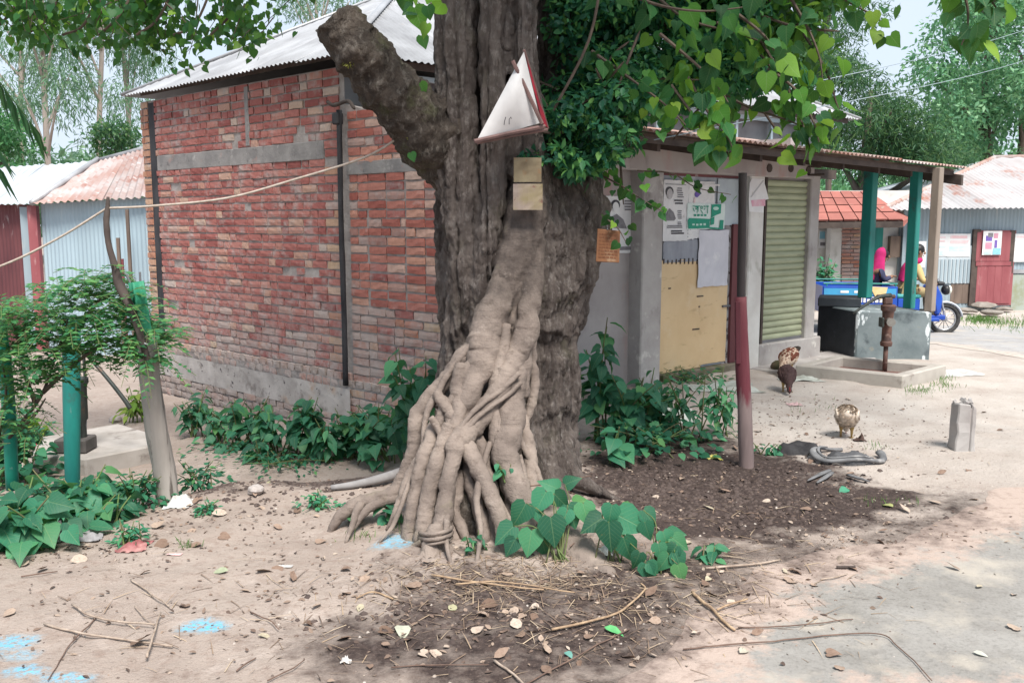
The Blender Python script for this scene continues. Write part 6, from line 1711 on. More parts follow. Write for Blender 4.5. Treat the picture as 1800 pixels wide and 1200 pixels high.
rach = MB()
def frond(p, td, L, n=9, ls=0.034):
    td = unit(np.array([td], float))[0]
    S = spline([p, p + td * L * 0.5 + np.array((0, 0, 0.03)), p + td * L + np.array((0, 0, -0.06 * L / 0.35))], 6)
    rach.tube(S, 0.0016, 4)
    side = unit(np.cross(td, (0, 0, 1.0))[None])[0]
    for i in range(n):
        f = 0.12 + 0.88 * i / n
        c = S[min(int(f * (len(S) - 1)), len(S) - 1)]
        for sd in (-1, 1):
            P.append(c); T.append(side * sd + td * 0.55 + np.array((0, 0, q.normal() * 0.15 - 0.12))); N.append(np.array((q.normal() * 0.25, q.normal() * 0.25 - 0.3, 1))); Z_.append(ls * q.uniform(0.75, 1.2) * (1.1 - 0.5 * f))
for k_ in range(430):
    px_ = q.uniform(-30, 275)
    lo = np.interp(px_, [-30, 60, 110, 170, 230, 285], [700, 690, 660, 640, 640, 640]); hi = np.interp(px_, [-30, 40, 110, 170, 200, 285], [545, 525, 505, 480, 500, 590])
    p = np.array(at(px_, q.uniform(hi, lo), q.uniform(4.95, 5.5)))
    frond(p, (q.uniform(-0.4, 1.0), q.normal() * 0.6, q.uniform(-0.25, 0.35)), q.uniform(0.18, 0.32), 8, 0.052)
for rows in ((150, 520, 4.5), (120, 505, 4.5), (95, 520, 4.5), (60, 545, 4.5)):
    for k_ in range(3):
        frond(np.array(at(rows[0] + k_ * 12, rows[1] + 6 * k_, 5.2)), (0.9, -0.1, 0.42 - 0.08 * k_), 0.30, 12)
for k_ in range(40):
    frond(np.array(at(q.uniform(-30, 60), q.uniform(690, 780), q.uniform(5.0, 5.5))), (q.uniform(-0.6, 0.8), q.normal() * 0.5, q.uniform(-0.4, 0.2)), 0.2)
tag(mesh_obj('leaflets', leaves_mesh('leaflets', P, T, N, Z_, OVATE if False else (np.array([(0, 0, 0), (-0.27, 0.5, 0.04), (0, 1, -0.03), (0.27, 0.5, 0.04)], float), SMALL[1])), M_FEATH, sap), kind='stuff')
tag(rach.build('leaf_stalk', M_GSTEM, sap), kind='stuff')
# grass
def grass(label, spots, n, hgt, seed, lean=0.35):
    q = np.random.default_rng(seed)
    P, T, N, Z_ = [], [], [], []
    for (px_, py_, rx, ry) in spots:
        for _ in range(n):
            g = on_z(px_ + q.normal() * rx, py_ + q.normal() * ry)
            P.append((g.x, g.y, 0)); T.append((q.normal() * lean, q.normal() * lean, 1)); N.append((q.normal(), q.normal() - 0.5, 0.2)); Z_.append(hgt * q.uniform(0.5, 1.2))
    P = np.array(P); P[:, 2] = zg(P[:, 0], P[:, 1]) - 0.004
    return tag(mesh_obj('grass', leaves_mesh('grass', P, T, N, Z_, (np.array([(-0.035, 0, 0), (0.035, 0, 0), (0.02, 0.6, -0.05), (0, 1, -0.22)], float), [(0, 1, 2), (0, 2, 3)])), M_GRASS), label, None, None, 'stuff')
grass('grass tufts beside the cement basin corner', [(1640, 682, 22, 7), (1610, 690, 12, 4), (1660, 668, 8, 6)], 90, 0.055, 3)
grass('thin grass on the road side by the tin house', [(1790, 556, 50, 5), (1740, 552, 24, 3), (1850, 560, 60, 6), (1715, 548, 14, 2)], 260, 0.10, 4)
grass('sparse blades scattered on the pale dirt', [(1540, 790, 14, 5), (1560, 880, 30, 6), (1425, 720, 30, 8), (640, 950, 30, 4), (330, 962, 8, 3), (700, 940, 20, 4)], 26, 0.05, 5)
# ------------------------------------------------------------------ posts, rope, pumps, basin
M_GREYWOOD = mat('sun_bleached_wood', (0.36, 0.33, 0.30), (0.24, 0.215, 0.195), 7, stretch=(1, 1, 0.15), bump=0.5, bscale=26, bdist=0.01, layers=[((0.10, 0.085, 0.075), 13, 0.57, 0.63, (1, 1, 0.09)), ((0.44, 0.42, 0.39), 6, 0.6, 0.7, (1, 1, 0.2))])
M_GREENTIN = mat('green_sheet', (0.03, 0.24, 0.13), (0.02, 0.16, 0.095), 6, stretch=(1, 1, 0.15), layers=[((0.09, 0.11, 0.09), 9, 0.58, 0.68, (1, 1, 0.1))], rough=0.6)
lp = thing('leaning_post', 'leaning grey wooden post with green sheet and dark branch tied on its top', 'post', on_g(297, 884))
yb, yt = 5.15, 5.0
P, r_ = path([(299, 895, 40, yb), (290, 840, 39, yb), (277, 760, 38, yb - 0.03), (265, 680, 37, yb - 0.06), (258, 610, 34, yb - 0.1), (255, 590, 30, yb - 0.1)], 6)
MB().tube(P, r_, 10, rough=0.10, seed=4).build('shaft', M_GREYWOOD, lp, smooth=True)
P, r_ = path([(262, 645, 12, yb - 0.17), (250, 600, 13, yb - 0.18), (236, 556, 15, yb - 0.16), (220, 522, 17, yb - 0.13), (208, 495, 17, yb - 0.12), (200, 462, 12, yb - 0.12), (190, 425, 11, yb - 0.12), (187, 390, 11, yb - 0.12), (189, 365, 9, yb - 0.12), (190, 346, 5, yb - 0.12)], 6)
MB().tube(P, r_, 8, rough=0.14, seed=6).build('branch', M_WOOD_DARK, lp, smooth=True)
V, F = [], []
nw = 13
for j in range(7):
    f = j / 6
    a_, b_ = at(227 + 17 * f, 497 + 108 * f, yb - 0.09), at(254 + 17 * f, 493 + 108 * f, yb - 0.09)
    for i in range(nw):
        u_ = i / (nw - 1)
        V.append(a_.lerp(b_, u_) + Vector((0, -0.045 * math.sin(PI * u_) - 0.012 * math.cos(u_ * 4 * PI), 0)))
F = [(j * nw + i, j * nw + i + 1, (j + 1) * nw + i + 1, (j + 1) * nw + i) for j in range(6) for i in range(nw - 1)]
o = len(V); V += [p + Vector((0, 0.006, 0)) for p in V]
F += [tuple(k + o for k in f[::-1]) for f in F]
for i in range(nw - 1): F += [(i + 1, i, i + o, i + 1 + o), (6 * nw + i, 6 * nw + i + 1, 6 * nw + i + 1 + o, 6 * nw + i + o)]
MB().add(V, F).build('green_sheet', M_GREENTIN, lp, smooth=True)
for a_, b_ in (((222, 482), (231, 502)), ((246, 478), (247, 498))):
    MB().cyl(at(*a_, yb - 0.08), at(*b_, yb - 0.08), 0.006).build('nail', M_TIN_DARK, lp)
S = [at(240 + 20 * (1 - math.cos(k * PI / 8)), 603 - 3 * math.sin(k), yb - 0.11 - 0.085 * math.sin(k * PI / 8)) for k in range(9)]
MB().tube(S, 0.005, 5).build('wire_tie', M_TIN, lp)
tp = thing('teal_post', 'teal painted round post standing in large leaves beside the hand pump', 'post', on_g(128, 868))
b = on_g(128, 872); P, r_ = path([(128, 885, 25, b.y), (127, 800, 27, b.y), (126, 700, 30, b.y), (126, 600, 30, b.y), (127, 560, 29, b.y)], 5)
MB().tube(P, r_, 12, rough=0.03, seed=3).build('shaft', M_TEAL, tp, smooth=True)
tp = thing('teal_post', 'leaning teal post cut by the left picture edge', 'post', on_g(18, 850))
P, r_ = path([(22, 860, 22, 5.4), (14, 700, 23, 5.4), (4, 610, 23, 5.4), (-2, 565, 22, 5.4)], 5)
MB().tube(P, r_, 12, rough=0.03, seed=5).build('shaft', mat('bright_teal_paint', (0.02, 0.33, 0.22), (0.02, 0.24, 0.17), 6, layers=[((0.3, 0.4, 0.36), 7, 0.62, 0.7)], rough=0.55), tp, smooth=True)
# clothes line
rp = spline([tuple(at(-160, 520, 4.9)), tuple(at(0, 468, 5.0)), tuple(at(100, 420, 5.02)), tuple(at(188, 366, 5.03))], 6)
rp2 = spline([tuple(at(188, 366, 5.03)), tuple(at(270, 362, 5.05)), tuple(at(400, 348, 5.06)), tuple(at(520, 315, 5.06)), tuple(at(640, 277, 5.03)), tuple(at(705, 240, 4.98))], 6)
rp3 = spline([tuple(at(705, 240, 4.98)), tuple(at(722, 232, 4.9)), tuple(at(748, 240, 4.88)), tuple(at(770, 250, 4.9))], 5)
ln = MB(); ln.tube(np.vstack([rp, rp2[1:], rp3[1:]]), 0.0065, 7, rough=0.1)
tag(ln.build('rope', mat('jute_rope', (0.44, 0.38, 0.33), (0.33, 0.27, 0.22), 40), None, smooth=True), 'long pale rope tied from the left edge over the leaning post to the sawn limb', 'rope')
# slab and old hand pump on the left
M_SLAB = mat('worn_slab', (0.40, 0.37, 0.345), (0.30, 0.275, 0.25), 4, layers=[((0.18, 0.155, 0.14), 5, 0.58, 0.7)], bump=0.3, rough=0.95)
M_IRON = mat('black_cast_iron', (0.035, 0.045, 0.042), (0.06, 0.065, 0.06), 10, rough=0.55, metal=0.3, layers=[((0.14, 0.08, 0.055), 9, 0.62, 0.74)])
zs = -0.30
sq = [on_z(*p, zs) for p in ((55, 800), (150, 806), (272, 782), (276, 764), (208, 744), (70, 768))]
sl = thing('pump_slab', 'worn concrete slab around the black hand pump in the left hollow', 'slab', sq[1])
m = MB(); m.prism([p + Vector((0, 0, -0.16)) for p in sq], (0, 0, 0.16)); m.build('deck', M_SLAB, sl, bevel=0.012)
pb_ = on_z(134, 792, zs)
m = MB(); m.box((pb_.x, pb_.y, zs + 0.06), (0.26, 0.22, 0.115)); m.build('block', mat('dark_wet_block', (0.06, 0.058, 0.055), (0.1, 0.09, 0.085), 8), sl, bevel=0.012)
pu = thing('hand_pump', 'black cast iron hand pump behind the teal post, long handle to the right', 'hand pump', (pb_.x, pb_.y, zs + 0.12))
def zpx(py, Y): return at(900, py, Y).z
ypu = pb_.y
X0 = pb_.x + 0.055
MB().tube([(X0, ypu, zs + 0.115), (X0, ypu, zpx(740, ypu)), (X0, ypu, zpx(735, ypu)), (X0, ypu, zpx(678, ypu)), (X0, ypu, zpx(672, ypu)), (X0, ypu, zpx(664, ypu))], [0.040, 0.042, 0.058, 0.062, 0.078, 0.078], 14).build('barrel', M_IRON, pu, smooth=True, sharp=0.6)
MB().tube([(X0, ypu, zpx(666, ypu)), (X0, ypu, zpx(600, ypu))], 0.008, 6).build('plunger_rod', M_IRON, pu)
m = MB(); m.obox((X0 + 0.05, ypu - 0.015, zpx(668, ypu)), (0.014, 0, 0), (0, 0.03, 0), (0, 0, zpx(612, ypu) - zpx(668, ypu))); m.build('bracket', M_IRON, pu)
MB().tube(spline([tuple(at(140, 612, ypu)), tuple(at(165, 637, ypu - 0.02)), tuple(at(195, 672, ypu - 0.05)), tuple(at(220, 704, ypu - 0.06)), tuple(at(229, 718, ypu - 0.06))], 4), np.linspace(0.014, 0.019, 17), 8).build('handle', M_IRON, pu, smooth=True)
MB().tube(spline([(X0, ypu - 0.05, zpx(745, ypu)), (X0 + 0.03, ypu - 0.16, zpx(745, ypu)), (X0 + 0.05, ypu - 0.21, zpx(752, ypu))], 4), 0.022, 10).build('spout', M_IRON, pu, smooth=True)
MB().tube(spline([tuple(at(147, 772, ypu)), tuple(at(152, 745, ypu)), tuple(at(150, 733, ypu)), tuple(at(143, 733, ypu))], 4), 0.004, 5).build('wire_hook', M_TIN_DARK, pu)
# heaps of cloth
def rag(label, px, py, w, h, material, seed, dz=0.0, name='rag', cat='rag', flat=0.6):
    q = np.random.default_rng(seed)
    g = on_g(px, py)
    n = 16
    V, F = [], []
    for j in range(n):
        for i in range(n):
            u_, v_ = i / (n - 1) * 2 - 1, j / (n - 1) * 2 - 1
            rr = max(1 - (u_ * u_ + v_ * v_) * 0.5, 0)
            V.append([g.x + u_ * w * 0.6, g.y + v_ * w * flat, 0])
    V = np.array(V)
    V[:, 0] += 0.25 * w * fbm(V[:, 0] * 5 / w * 0.4, V[:, 1] * 5 / w * 0.4, seed=seed); V[:, 1] += 0.2 * w * fbm(V[:, 0] * 5 / w * 0.4, V[:, 1] * 5 / w * 0.4, seed=seed + 1)
    uu = (V[:, 0] - g.x) / (w * 0.6); vv = (V[:, 1] - g.y) / (w * flat)
    V[:, 2] = zg(V[:, 0], V[:, 1]) + 0.004 + dz + h * np.clip(1 - uu ** 2 - vv ** 2, 0, 1) * (0.55 + 1.1 * fbm(V[:, 0] * 7 / w * 0.5, V[:, 1] * 7 / w * 0.5, seed=seed + 2, octaves=4)) + np.maximum(0, 0.35 * h * fbm(V[:, 0] * 16 / w * 0.5, V[:, 1] * 16 / w * 0.5, seed=seed + 3))
    F = [(j * n + i, j * n + i + 1, (j + 1) * n + i + 1, (j + 1) * n + i) for j in range(n - 1) for i in range(n - 1)]
    me = np_mesh(name, V, F, smooth=True)
    return tag(mesh_obj(name, me, material), label, cat)
M_WRAP = mat('white_plastic', (0.62, 0.62, 0.60), (0.42, 0.40, 0.38), 12, rough=0.5)
M_WRAP_G = mat('grey_rag', (0.30, 0.29, 0.30), (0.12, 0.11, 0.12), 14)
M_WRAP_R = mat('maroon_wrapper', (0.23, 0.05, 0.06), (0.40, 0.22, 0.20), 14, rough=0.5)
M_RED = mat('red_cloth', (0.42, 0.03, 0.05), (0.28, 0.02, 0.04), 10)
M_SACK = mat('pale_sack', (0.50, 0.52, 0.48), (0.34, 0.36, 0.32), 7, layers=[((0.15, 0.15, 0.12), 9, 0.6, 0.7)])
rag('bundle of red cloth lying beside the pump slab', 70, 792, 0.13, 0.11, M_RED, 1, dz=0.03)
rag('crumpled white rag at the foot of the leaning post', 318, 886, 0.13, 0.06, M_WRAP, 2)
rag('white and grey crumpled rag on the bank under big leaves', 135, 944, 0.14, 0.07, M_WRAP, 3)
rag('grey rag next to the white one on the bank', 158, 946, 0.11, 0.05, M_WRAP_G, 13)
rag('maroon plastic wrapper on the edge of the left bank', 238, 962, 0.12, 0.04, M_WRAP_R, 4, name='wrapper', cat='wrapper')
rag('small white scrap caught in weeds by the pump block', 168, 802, 0.09, 0.06, M_WRAP, 5, name='plastic_scrap', cat='scrap')
rag('yellow wrapper lying on the dark soil left of the red post', 1256, 805, 0.09, 0.03, mat('yellow_wrapper', (0.60, 0.50, 0.06), (0.62, 0.56, 0.3), 20, rough=0.5), 6, name='wrapper', cat='wrapper')
rag('long pale sack flattened along the weeds before the shop', 1275, 682, 0.55, 0.10, M_SACK, 7, name='sack', cat='sack', flat=0.32)
rag('torn whitish sack beside the brown hen', 1405, 668, 0.32, 0.06, M_SACK, 8, name='sack', cat='sack', flat=0.4)
rag('grey crumpled sheet among the weeds left of the red post', 1185, 735, 0.28, 0.16, M_SACK, 9, name='plastic_sheet', cat='sheet')
rag('pink scrap of plastic on the dirt below the hens', 1397, 712, 0.10, 0.03, mat('pink_plastic', (0.58, 0.40, 0.40), (0.45, 0.3, 0.3), 14), 10, name='plastic_scrap', cat='scrap')
rag('white plastic scrap behind the heart leaf plant', 1062, 972, 0.07, 0.04, M_WRAP, 11, name='plastic_scrap', cat='scrap')
rag('pink paper strip on the bare dirt near the left bank', 306, 975, 0.055, 0.006, mat('pink_paper', (0.62, 0.36, 0.36), (0.55, 0.42, 0.4), 20), 12, name='paper_scrap', cat='scrap', flat=0.2)
rag('white paper scrap on bare dirt right of the pink strip', 502, 996, 0.05, 0.008, M_WRAP, 14, name='paper_scrap', cat='scrap', flat=0.3)
rag('crumpled pale plastic cup lying on the dark patch in front', 608, 1164, 0.03, 0.03, M_WRAP, 15, name='plastic_cup', cat='cup', flat=0.5)
rag('pale sheet of plastic behind the cement basin corner', 1680, 655, 0.34, 0.03, M_WRAP, 16, name='plastic_sheet', cat='sheet', flat=0.5)
# red post
rpst = thing('red_post', 'wooden post before the cream door, dull red in the middle, dark shaft above it', 'post', on_g(1310, 822))
b = on_g(1311, 820); yb = b.y
P, r_ = path([(1312, 835, 27, yb), (1311, 780, 27, yb), (1308, 700, 26, yb), (1305, 640, 25, yb), (1303, 580, 23, yb), (1302, 522, 21, yb)], 5)
t = NT('half_painted_post')
z_ = t.n('ShaderNodeSeparateXYZ'); t.l(t.n('ShaderNodeNewGeometry').outputs['Position'], z_.inputs[0])
pn = t.math('ADD', t.rng(z_.outputs[2], 0.30, 0.62), t.rng(t.noise(7, 5, (1, 1, 0.25)), 0.3, 0.7, -0.55, 0.5))
col = t.mix(t.rng(pn, 0.35, 0.6), t.mix(t.rng(t.noise(9, 5, (1, 1, 0.2)), 0.35, 0.65), (0.24, 0.18, 0.172), (0.15, 0.112, 0.108)), t.mix(t.rng(t.noise(8, 5, (1, 1, 0.2)), 0.4, 0.7), (0.135, 0.032, 0.043), (0.20, 0.075, 0.08)))
t.bump(t.noise(28, 5, (1, 1, 0.15)), 0.4, 0.01)
M_HALF = t.done(col, 0.8)
MB().tube(P, r_, 11, rough=0.07, seed=8).build('shaft', M_HALF, rpst, smooth=True)
m = MB(); a_, b_ = at(1297, 640, yb - 0.048), at(1296, 530, yb - 0.046)
m.obox(a_ - Vector((0.012, 0, 0)), (0.032, 0, 0), (0, 0.02, 0), b_ - a_); m.build('red_batten', mat('dull_red_batten', (0.12, 0.03, 0.04), (0.08, 0.022, 0.03), 8, stretch=(1, 1, 0.2), bump=0.3), rpst, bevel=0.004)
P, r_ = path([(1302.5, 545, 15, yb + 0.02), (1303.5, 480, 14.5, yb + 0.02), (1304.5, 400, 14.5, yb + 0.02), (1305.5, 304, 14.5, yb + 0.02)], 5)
MB().tube(P, r_, 9, rough=0.08, seed=9).build('dark_upper_shaft', mat('dark_shaft_tone', (0.048, 0.040, 0.040), (0.030, 0.025, 0.026), 8, stretch=(1, 1, 0.2), bump=0.4), rpst, smooth=True)  # dark shaft continuing the post upward in front of the pillar's left side
# cement basin with hand pump
M_BASIN = mat('basin_cement', (0.43, 0.40, 0.36), (0.33, 0.30, 0.27), 4, layers=[((0.2, 0.17, 0.15), 5, 0.6, 0.75)], bump=0.3, rough=0.95)
zt_ = 0.13
oc = [on_z(*p, zt_) for p in ((1398, 641), (1588, 660), (1664, 641), (1470, 624))]
cen = sum(oc, Vector()) / 4
ic = [p.lerp(cen, 0.0) for p in oc]
def inset(poly, d):
    n = len(poly); out = []
    for i in range(n):
        p, a_, b_ = poly[i], poly[i - 1], poly[(i + 1) % n]
        e0, e1 = (p - a_).normalized(), (b_ - p).normalized()
        n0, n1 = Vector((-e0.y, e0.x, 0)), Vector((-e1.y, e1.x, 0))
        if (cen - p).dot(n0 + n1) < 0: n0, n1 = -n0, -n1
        bi = (n0 + n1); bi = bi / max(bi.dot(n0), 0.2)
        out.append(p + bi * d)
    return out
ic = inset(oc, 0.11)
ba = thing('cement_basin', 'shallow rectangular cement basin around the rusty hand pump', 'basin', Vector((cen.x, cen.y, 0)))
m = MB(); n = 4
dz_ = Vector((0, 0, 0.30))
V = oc + ic + [p - dz_ for p in oc] + [Vector((p.x, p.y, 0.025)) for p in ic]
F = []
for i in range(4):
    j = (i + 1) % 4
    F += [(i, j, 4 + j, 4 + i), (i, 8 + i, 8 + j, j), (4 + i, 4 + j, 12 + j, 12 + i)]
m.add(V, F); m.build('rim', M_BASIN, ba, bevel=0.012)
m = MB(); m.prism([Vector((p.x, p.y, -0.05)) for p in ic], (0, 0, 0.078)); m.build('bottom', mat('red_brown_silt', (0.20, 0.10, 0.085), (0.13, 0.07, 0.06), 6, rough=0.6), ba)
pb_ = on_z(1555, 652, 0.03)
yp = pb_.y; xp = pb_.x
rp_ = thing('hand_pump', 'rusty brown hand pump rising from the cement basin, handle down to the left', 'hand pump', (xp, yp, 0.03))
M_RUSTIRON = mat('rusty_iron', (0.16, 0.085, 0.065), (0.085, 0.055, 0.05), 12, rough=0.75, metal=0.2, layers=[((0.26, 0.18, 0.15), 14, 0.62, 0.72)], bump=0.3)
z1 = lambda py: zpx(py, yp)
MB().tube([(xp, yp, 0.02), (xp, yp, z1(606))], 0.024, 12).build('pipe', M_RUSTIRON, rp_, smooth=True)
MB().tube([(xp, yp, z1(608)), (xp, yp, z1(605)), (xp, yp, z1(601)), (xp, yp, z1(599)), (xp, yp, z1(570)), (xp + 0.003, yp, z1(548)), (xp + 0.003, yp, z1(545)), (xp + 0.003, yp, z1(537)), (xp + 0.003, yp, z1(535))], [0.055, 0.06, 0.06, 0.05, 0.048, 0.058, 0.072, 0.075, 0.06], 16).build('barrel', M_RUSTIRON, rp_, smooth=True, sharp=0.6)
m = MB(); m.box((xp - 0.01, yp, z1(529)), (0.09, 0.07, 0.075)); m.box((xp - 0.03, yp, z1(521)), (0.2, 0.035, 0.04)); m.build('head', M_RUSTIRON, rp_, bevel=0.012)
MB().tube(spline([tuple(at(1566, 519, yp)), tuple(at(1545, 522, yp - 0.02)), tuple(at(1524, 534, yp - 0.05)), tuple(at(1500, 551, yp - 0.08))], 4), np.linspace(0.024, 0.013, 13), 8).build('handle', M_IRON, rp_, smooth=True)
MB().tube([(xp, yp - 0.02, z1(563)), (xp - 0.03, yp - 0.16, z1(563)), (xp - 0.035, yp - 0.18, z1(563))], [0.032, 0.034, 0.044], 12).build('spout', mat('grey_iron', (0.27, 0.26, 0.24), (0.2, 0.18, 0.16), 9, rough=0.6, metal=0.2), rp_, smooth=True, sharp=0.7)
m = MB(); m.box((xp - 0.085, yp - 0.06, z1(565)), (0.03, 0.09, 0.10)); m.build('clamp', M_IRON, rp_, bevel=0.008)
# cement stump
st_ = thing('cement_stump', 'short broken cement post with two ribs standing on the pale dirt', 'post stump', on_g(1693, 795))
b = on_g(1690, 790)
q = np.random.default_rng(4)
def stump_box(name, x0, x1, dy0, dy1, h):
    n = 6; V, F = [], []
    for j in range(n + 1):
        z = b.z - 0.06 + (h + 0.06) * j / n
        k = 1 - 0.08 * j / n
        for (xx, yy) in ((x0, dy0), (x1, dy0), (x1, dy1), (x0, dy1)):
            top = q.uniform(-0.03, 0.02) if j == n else 0
            V.append((b.x + xx * k + q.normal() * 0.003, b.y + yy * k + q.normal() * 0.003, z + top))
    F = [(j * 4 + i, j * 4 + (i + 1) % 4, (j + 1) * 4 + (i + 1) % 4, (j + 1) * 4 + i) for j in range(n) for i in range(4)] + [(n * 4, n * 4 + 1, n * 4 + 2, n * 4 + 3)]
    MB().add(V, F).build(name, M_PLASTER, st_, bevel=0.008)
stump_box('rib', -0.066, 0.028, -0.055, 0.07, 0.33)
stump_box('rib', 0.036, 0.070, -0.048, 0.06, 0.32)
m = MB(); m.box((b.x + 0.026, b.y + 0.01, b.z + 0.13), (0.05, 0.095, 0.34)); m.build('web', M_MORTAR, st_)
m = MB()
for k_ in range(14):
    m.box((b.x + q.uniform(-0.055, 0.06), b.y + q.uniform(-0.04, 0.06), b.z + 0.315 + q.uniform(-0.01, 0.03)), tuple(q.uniform(0.012, 0.03, 3)), Euler(tuple(q.uniform(0, 3, 3))).to_matrix())
tag(m.build('broken_top', M_PLASTER, st_), kind='stuff')
# burnt pit with ring of old tyre and rubble
M_ASH = mat('burnt_soil', (0.018, 0.017, 0.019), (0.04, 0.038, 0.04), 14, bump=0.6)
def heap(name, label, cat, px, py, rx, ry, h, material, seed, kind=None, n=28):
    g = on_g(px, py); V = []
    for j in range(n):
        for i in range(n):
            V.append((g.x + (i / (n - 1) * 2 - 1) * rx, g.y + (j / (n - 1) * 2 - 1) * ry, 0))
    V = np.array(V); d = ((V[:, 0] - g.x) / rx) ** 2 + ((V[:, 1] - g.y) / ry) ** 2
    d = d + 0.4 * fbm(V[:, 0] * 8, V[:, 1] * 8, seed=seed)
    V[:, 2] = zg(V[:, 0], V[:, 1]) - 0.02 + (h + 0.02) * sstep(0.9, 0.2, d) + 0.02 * fbm(V[:, 0] * 30, V[:, 1] * 30, seed=seed + 1) * sstep(1, 0.6, d)
    F = [(j * n + i, j * n + i + 1, (j + 1) * n + i + 1, (j + 1) * n + i) for j in range(n - 1) for i in range(n - 1)]
    return tag(mesh_obj(name, np_mesh(name, V, F, smooth=True), material), label, cat, None, kind)
heap('ash_heap', 'black burnt heap of ash beside the old tyre ring', 'ash heap', 1398, 794, 0.20, 0.15, 0.05, M_ASH, 4)
heap('ash_heap', 'grey ashes lying inside the old tyre ring', 'ash heap', 1490, 808, 0.19, 0.15, 0.035, mat('grey_ash', (0.10, 0.10, 0.105), (0.055, 0.055, 0.06), 12, bump=0.5), 6)
M_TYRE = mat('dusty_rubber', (0.20, 0.20, 0.205), (0.10, 0.10, 0.105), 9, layers=[((0.34, 0.33, 0.32), 7, 0.56, 0.68)], rough=0.85, bump=0.4)
ty = thing('old_tyre_ring', 'dusty grey ring of a torn old tyre lying in the ashes', 'tyre', on_g(1488, 812))
g = on_g(1490, 806); S, rr = [], []
for k_ in range(33):
    a = R(38) + 2 * PI * 0.80 * k_ / 32 + PI * 0.25
    S.append((g.x + 0.225 * math.cos(a), g.y + 0.185 * math.sin(a), gz(g.x, g.y) + 0.03 + 0.015 * math.sin(a * 3)))
    rr.append(0.021 + 0.006 * math.sin(a * 2.3))
MB().tube(S, rr, 9, rough=0.22, seed=3, flat=0.65).build('tread', M_TYRE, ty, smooth=True)
S2 = [(p[0] * 0.86 + g.x * 0.14, p[1] * 0.86 + g.y * 0.14, p[2] + 0.016) for p in S[4:26]]
MB().tube(S2, 0.010, 6, rough=0.25, seed=5, flat=0.5).build('bead', M_TYRE, ty, smooth=True)
for k_, rows in enumerate((((1458, 826), (1440, 834), (1420, 844)), ((1462, 830), (1448, 840), (1436, 848)), ((1490, 834), (1510, 840), (1528, 846)))):
    MB().tube(spline([tuple(on_g(*p, 0.02)) for p in rows], 4), [0.016, 0.017, 0.018, 0.018, 0.017, 0.014, 0.012, 0.01, 0.006], 6, rough=0.2, flat=0.5).build('torn_strip', M_TYRE, ty, smooth=True)
# grey log and stones
lg = spline([tuple(on_g(582, 857, 0.015)), tuple(on_g(630, 850, 0.03)), tuple(on_g(680, 838, 0.045)), tuple(on_g(720, 826, 0.05))], 5)
tag(MB().tube(lg, np.linspace(0.016, 0.036, len(lg)), 10, rough=0.06).build('log', mat('grey_log', (0.27, 0.26, 0.26), (0.19, 0.18, 0.18), 9), None, smooth=True), 'smooth grey log lying behind the left tree root', 'log')
M_STONE = mat('pale_stone', (0.42, 0.38, 0.36), (0.30, 0.26, 0.24), 12, bump=0.5)
def stone(label, px, py, s_, seed, mm=None, group=None, flat=0.6):
    q = np.random.default_rng(seed); g = on_g(px, py)
    m = MB(); m.ell((g.x, g.y, g.z + s_ * 0.25), (s_ * 0.62, s_ * 0.5, s_ * flat * 0.6), Matrix.Rotation(q.uniform(0, 3), 3, 'Z'), 9, 6)
    V = np.array(m.v); V += (0.20 * s_) * np.stack([fbm(V[:, 0] * 1.6 / s_, V[:, 1] * 1.6 / s_, V[:, 2] * 1.6 / s_, seed=seed + k) for k in range(3)], -1)
    m.v = [tuple(p) for p in V]
    return tag(m.build('stone', mm or M_STONE, None), label, 'stone', group)
stone('pale stone at the top of the left bank', 450, 868, 0.10, 1)
stone('grey stone on the slab under the yellow green plant', 203, 742, 0.12, 2)
for k_, (px_, py_, s_) in enumerate(((1700, 552, 0.30), (1742, 557, 0.36), (1765, 549, 0.30), (1728, 546, 0.42))):
    stone(('flat step stone left of the red shed door', 'largest flat step stone on the verge below the red door', 'flat step stone at the right below the red door', 'step stone directly under the red shed door')[k_], px_, py_, s_, 10 + k_, mat('worn_step_stone', (0.30, 0.27, 0.24), (0.2, 0.18, 0.16), 8, bump=0.5), flat=0.22)

# ------------------------------------------------------------------ things fixed to the trunk
kt = thing('cloth_pennant', 'dirty white triangular pennant with red inside hung on the tree trunk', 'pennant', at(905, 180, 4.68))
M_CLOTH = mat('dirty_white_cloth', (0.60, 0.59, 0.585), (0.47, 0.455, 0.45), 5, layers=[((0.33, 0.31, 0.30), 6, 0.6, 0.75)], rough=0.9)
M_REDC = mat('crimson_cloth', (0.36, 0.02, 0.04), (0.22, 0.015, 0.03), 9)
M_STICK = mat('red_brown_stick', (0.20, 0.12, 0.11), (0.12, 0.075, 0.07), 14)
apx, lft, rgt = at(921, 91, 4.66), at(838, 247, 4.60), at(951, 216, 4.70)
n = 14; V, F, ix = [], [], {}
for j in range(n + 1):
    for i in range(j + 1):
        f = j / n; u_ = i / max(j, 1)
        p = apx.lerp(lft.lerp(rgt, u_), f)
        belly = 0.05 * math.sin(PI * f) * math.sin(PI * u_) * (1 if j < n else 0.3)
        fold = 0.010 * math.exp(-((u_ - 0.66) / 0.05) ** 2) * f
        ix[j, i] = len(V); V.append(p + Vector((0, -belly + fold * 1.5, 0)))
for j in range(n):
    for i in range(j + 1):
        F.append((ix[j, i], ix[j + 1, i], ix[j + 1, i + 1]))
        if i < j: F.append((ix[j, i], ix[j + 1, i + 1], ix[j, i + 1]))
o = len(V); V2 = V + [p + Vector((0, 0.004, 0)) for p in V]; F2 = F + [tuple(k + o for k in f[::-1]) for f in F]
clo = MB().add(V2, F2).build('white_cloth', M_CLOTH, kt, smooth=True)
rb2, rb3 = at(963, 226, 4.84), at(924, 92, 4.72)
m = MB(); V, F = [], []
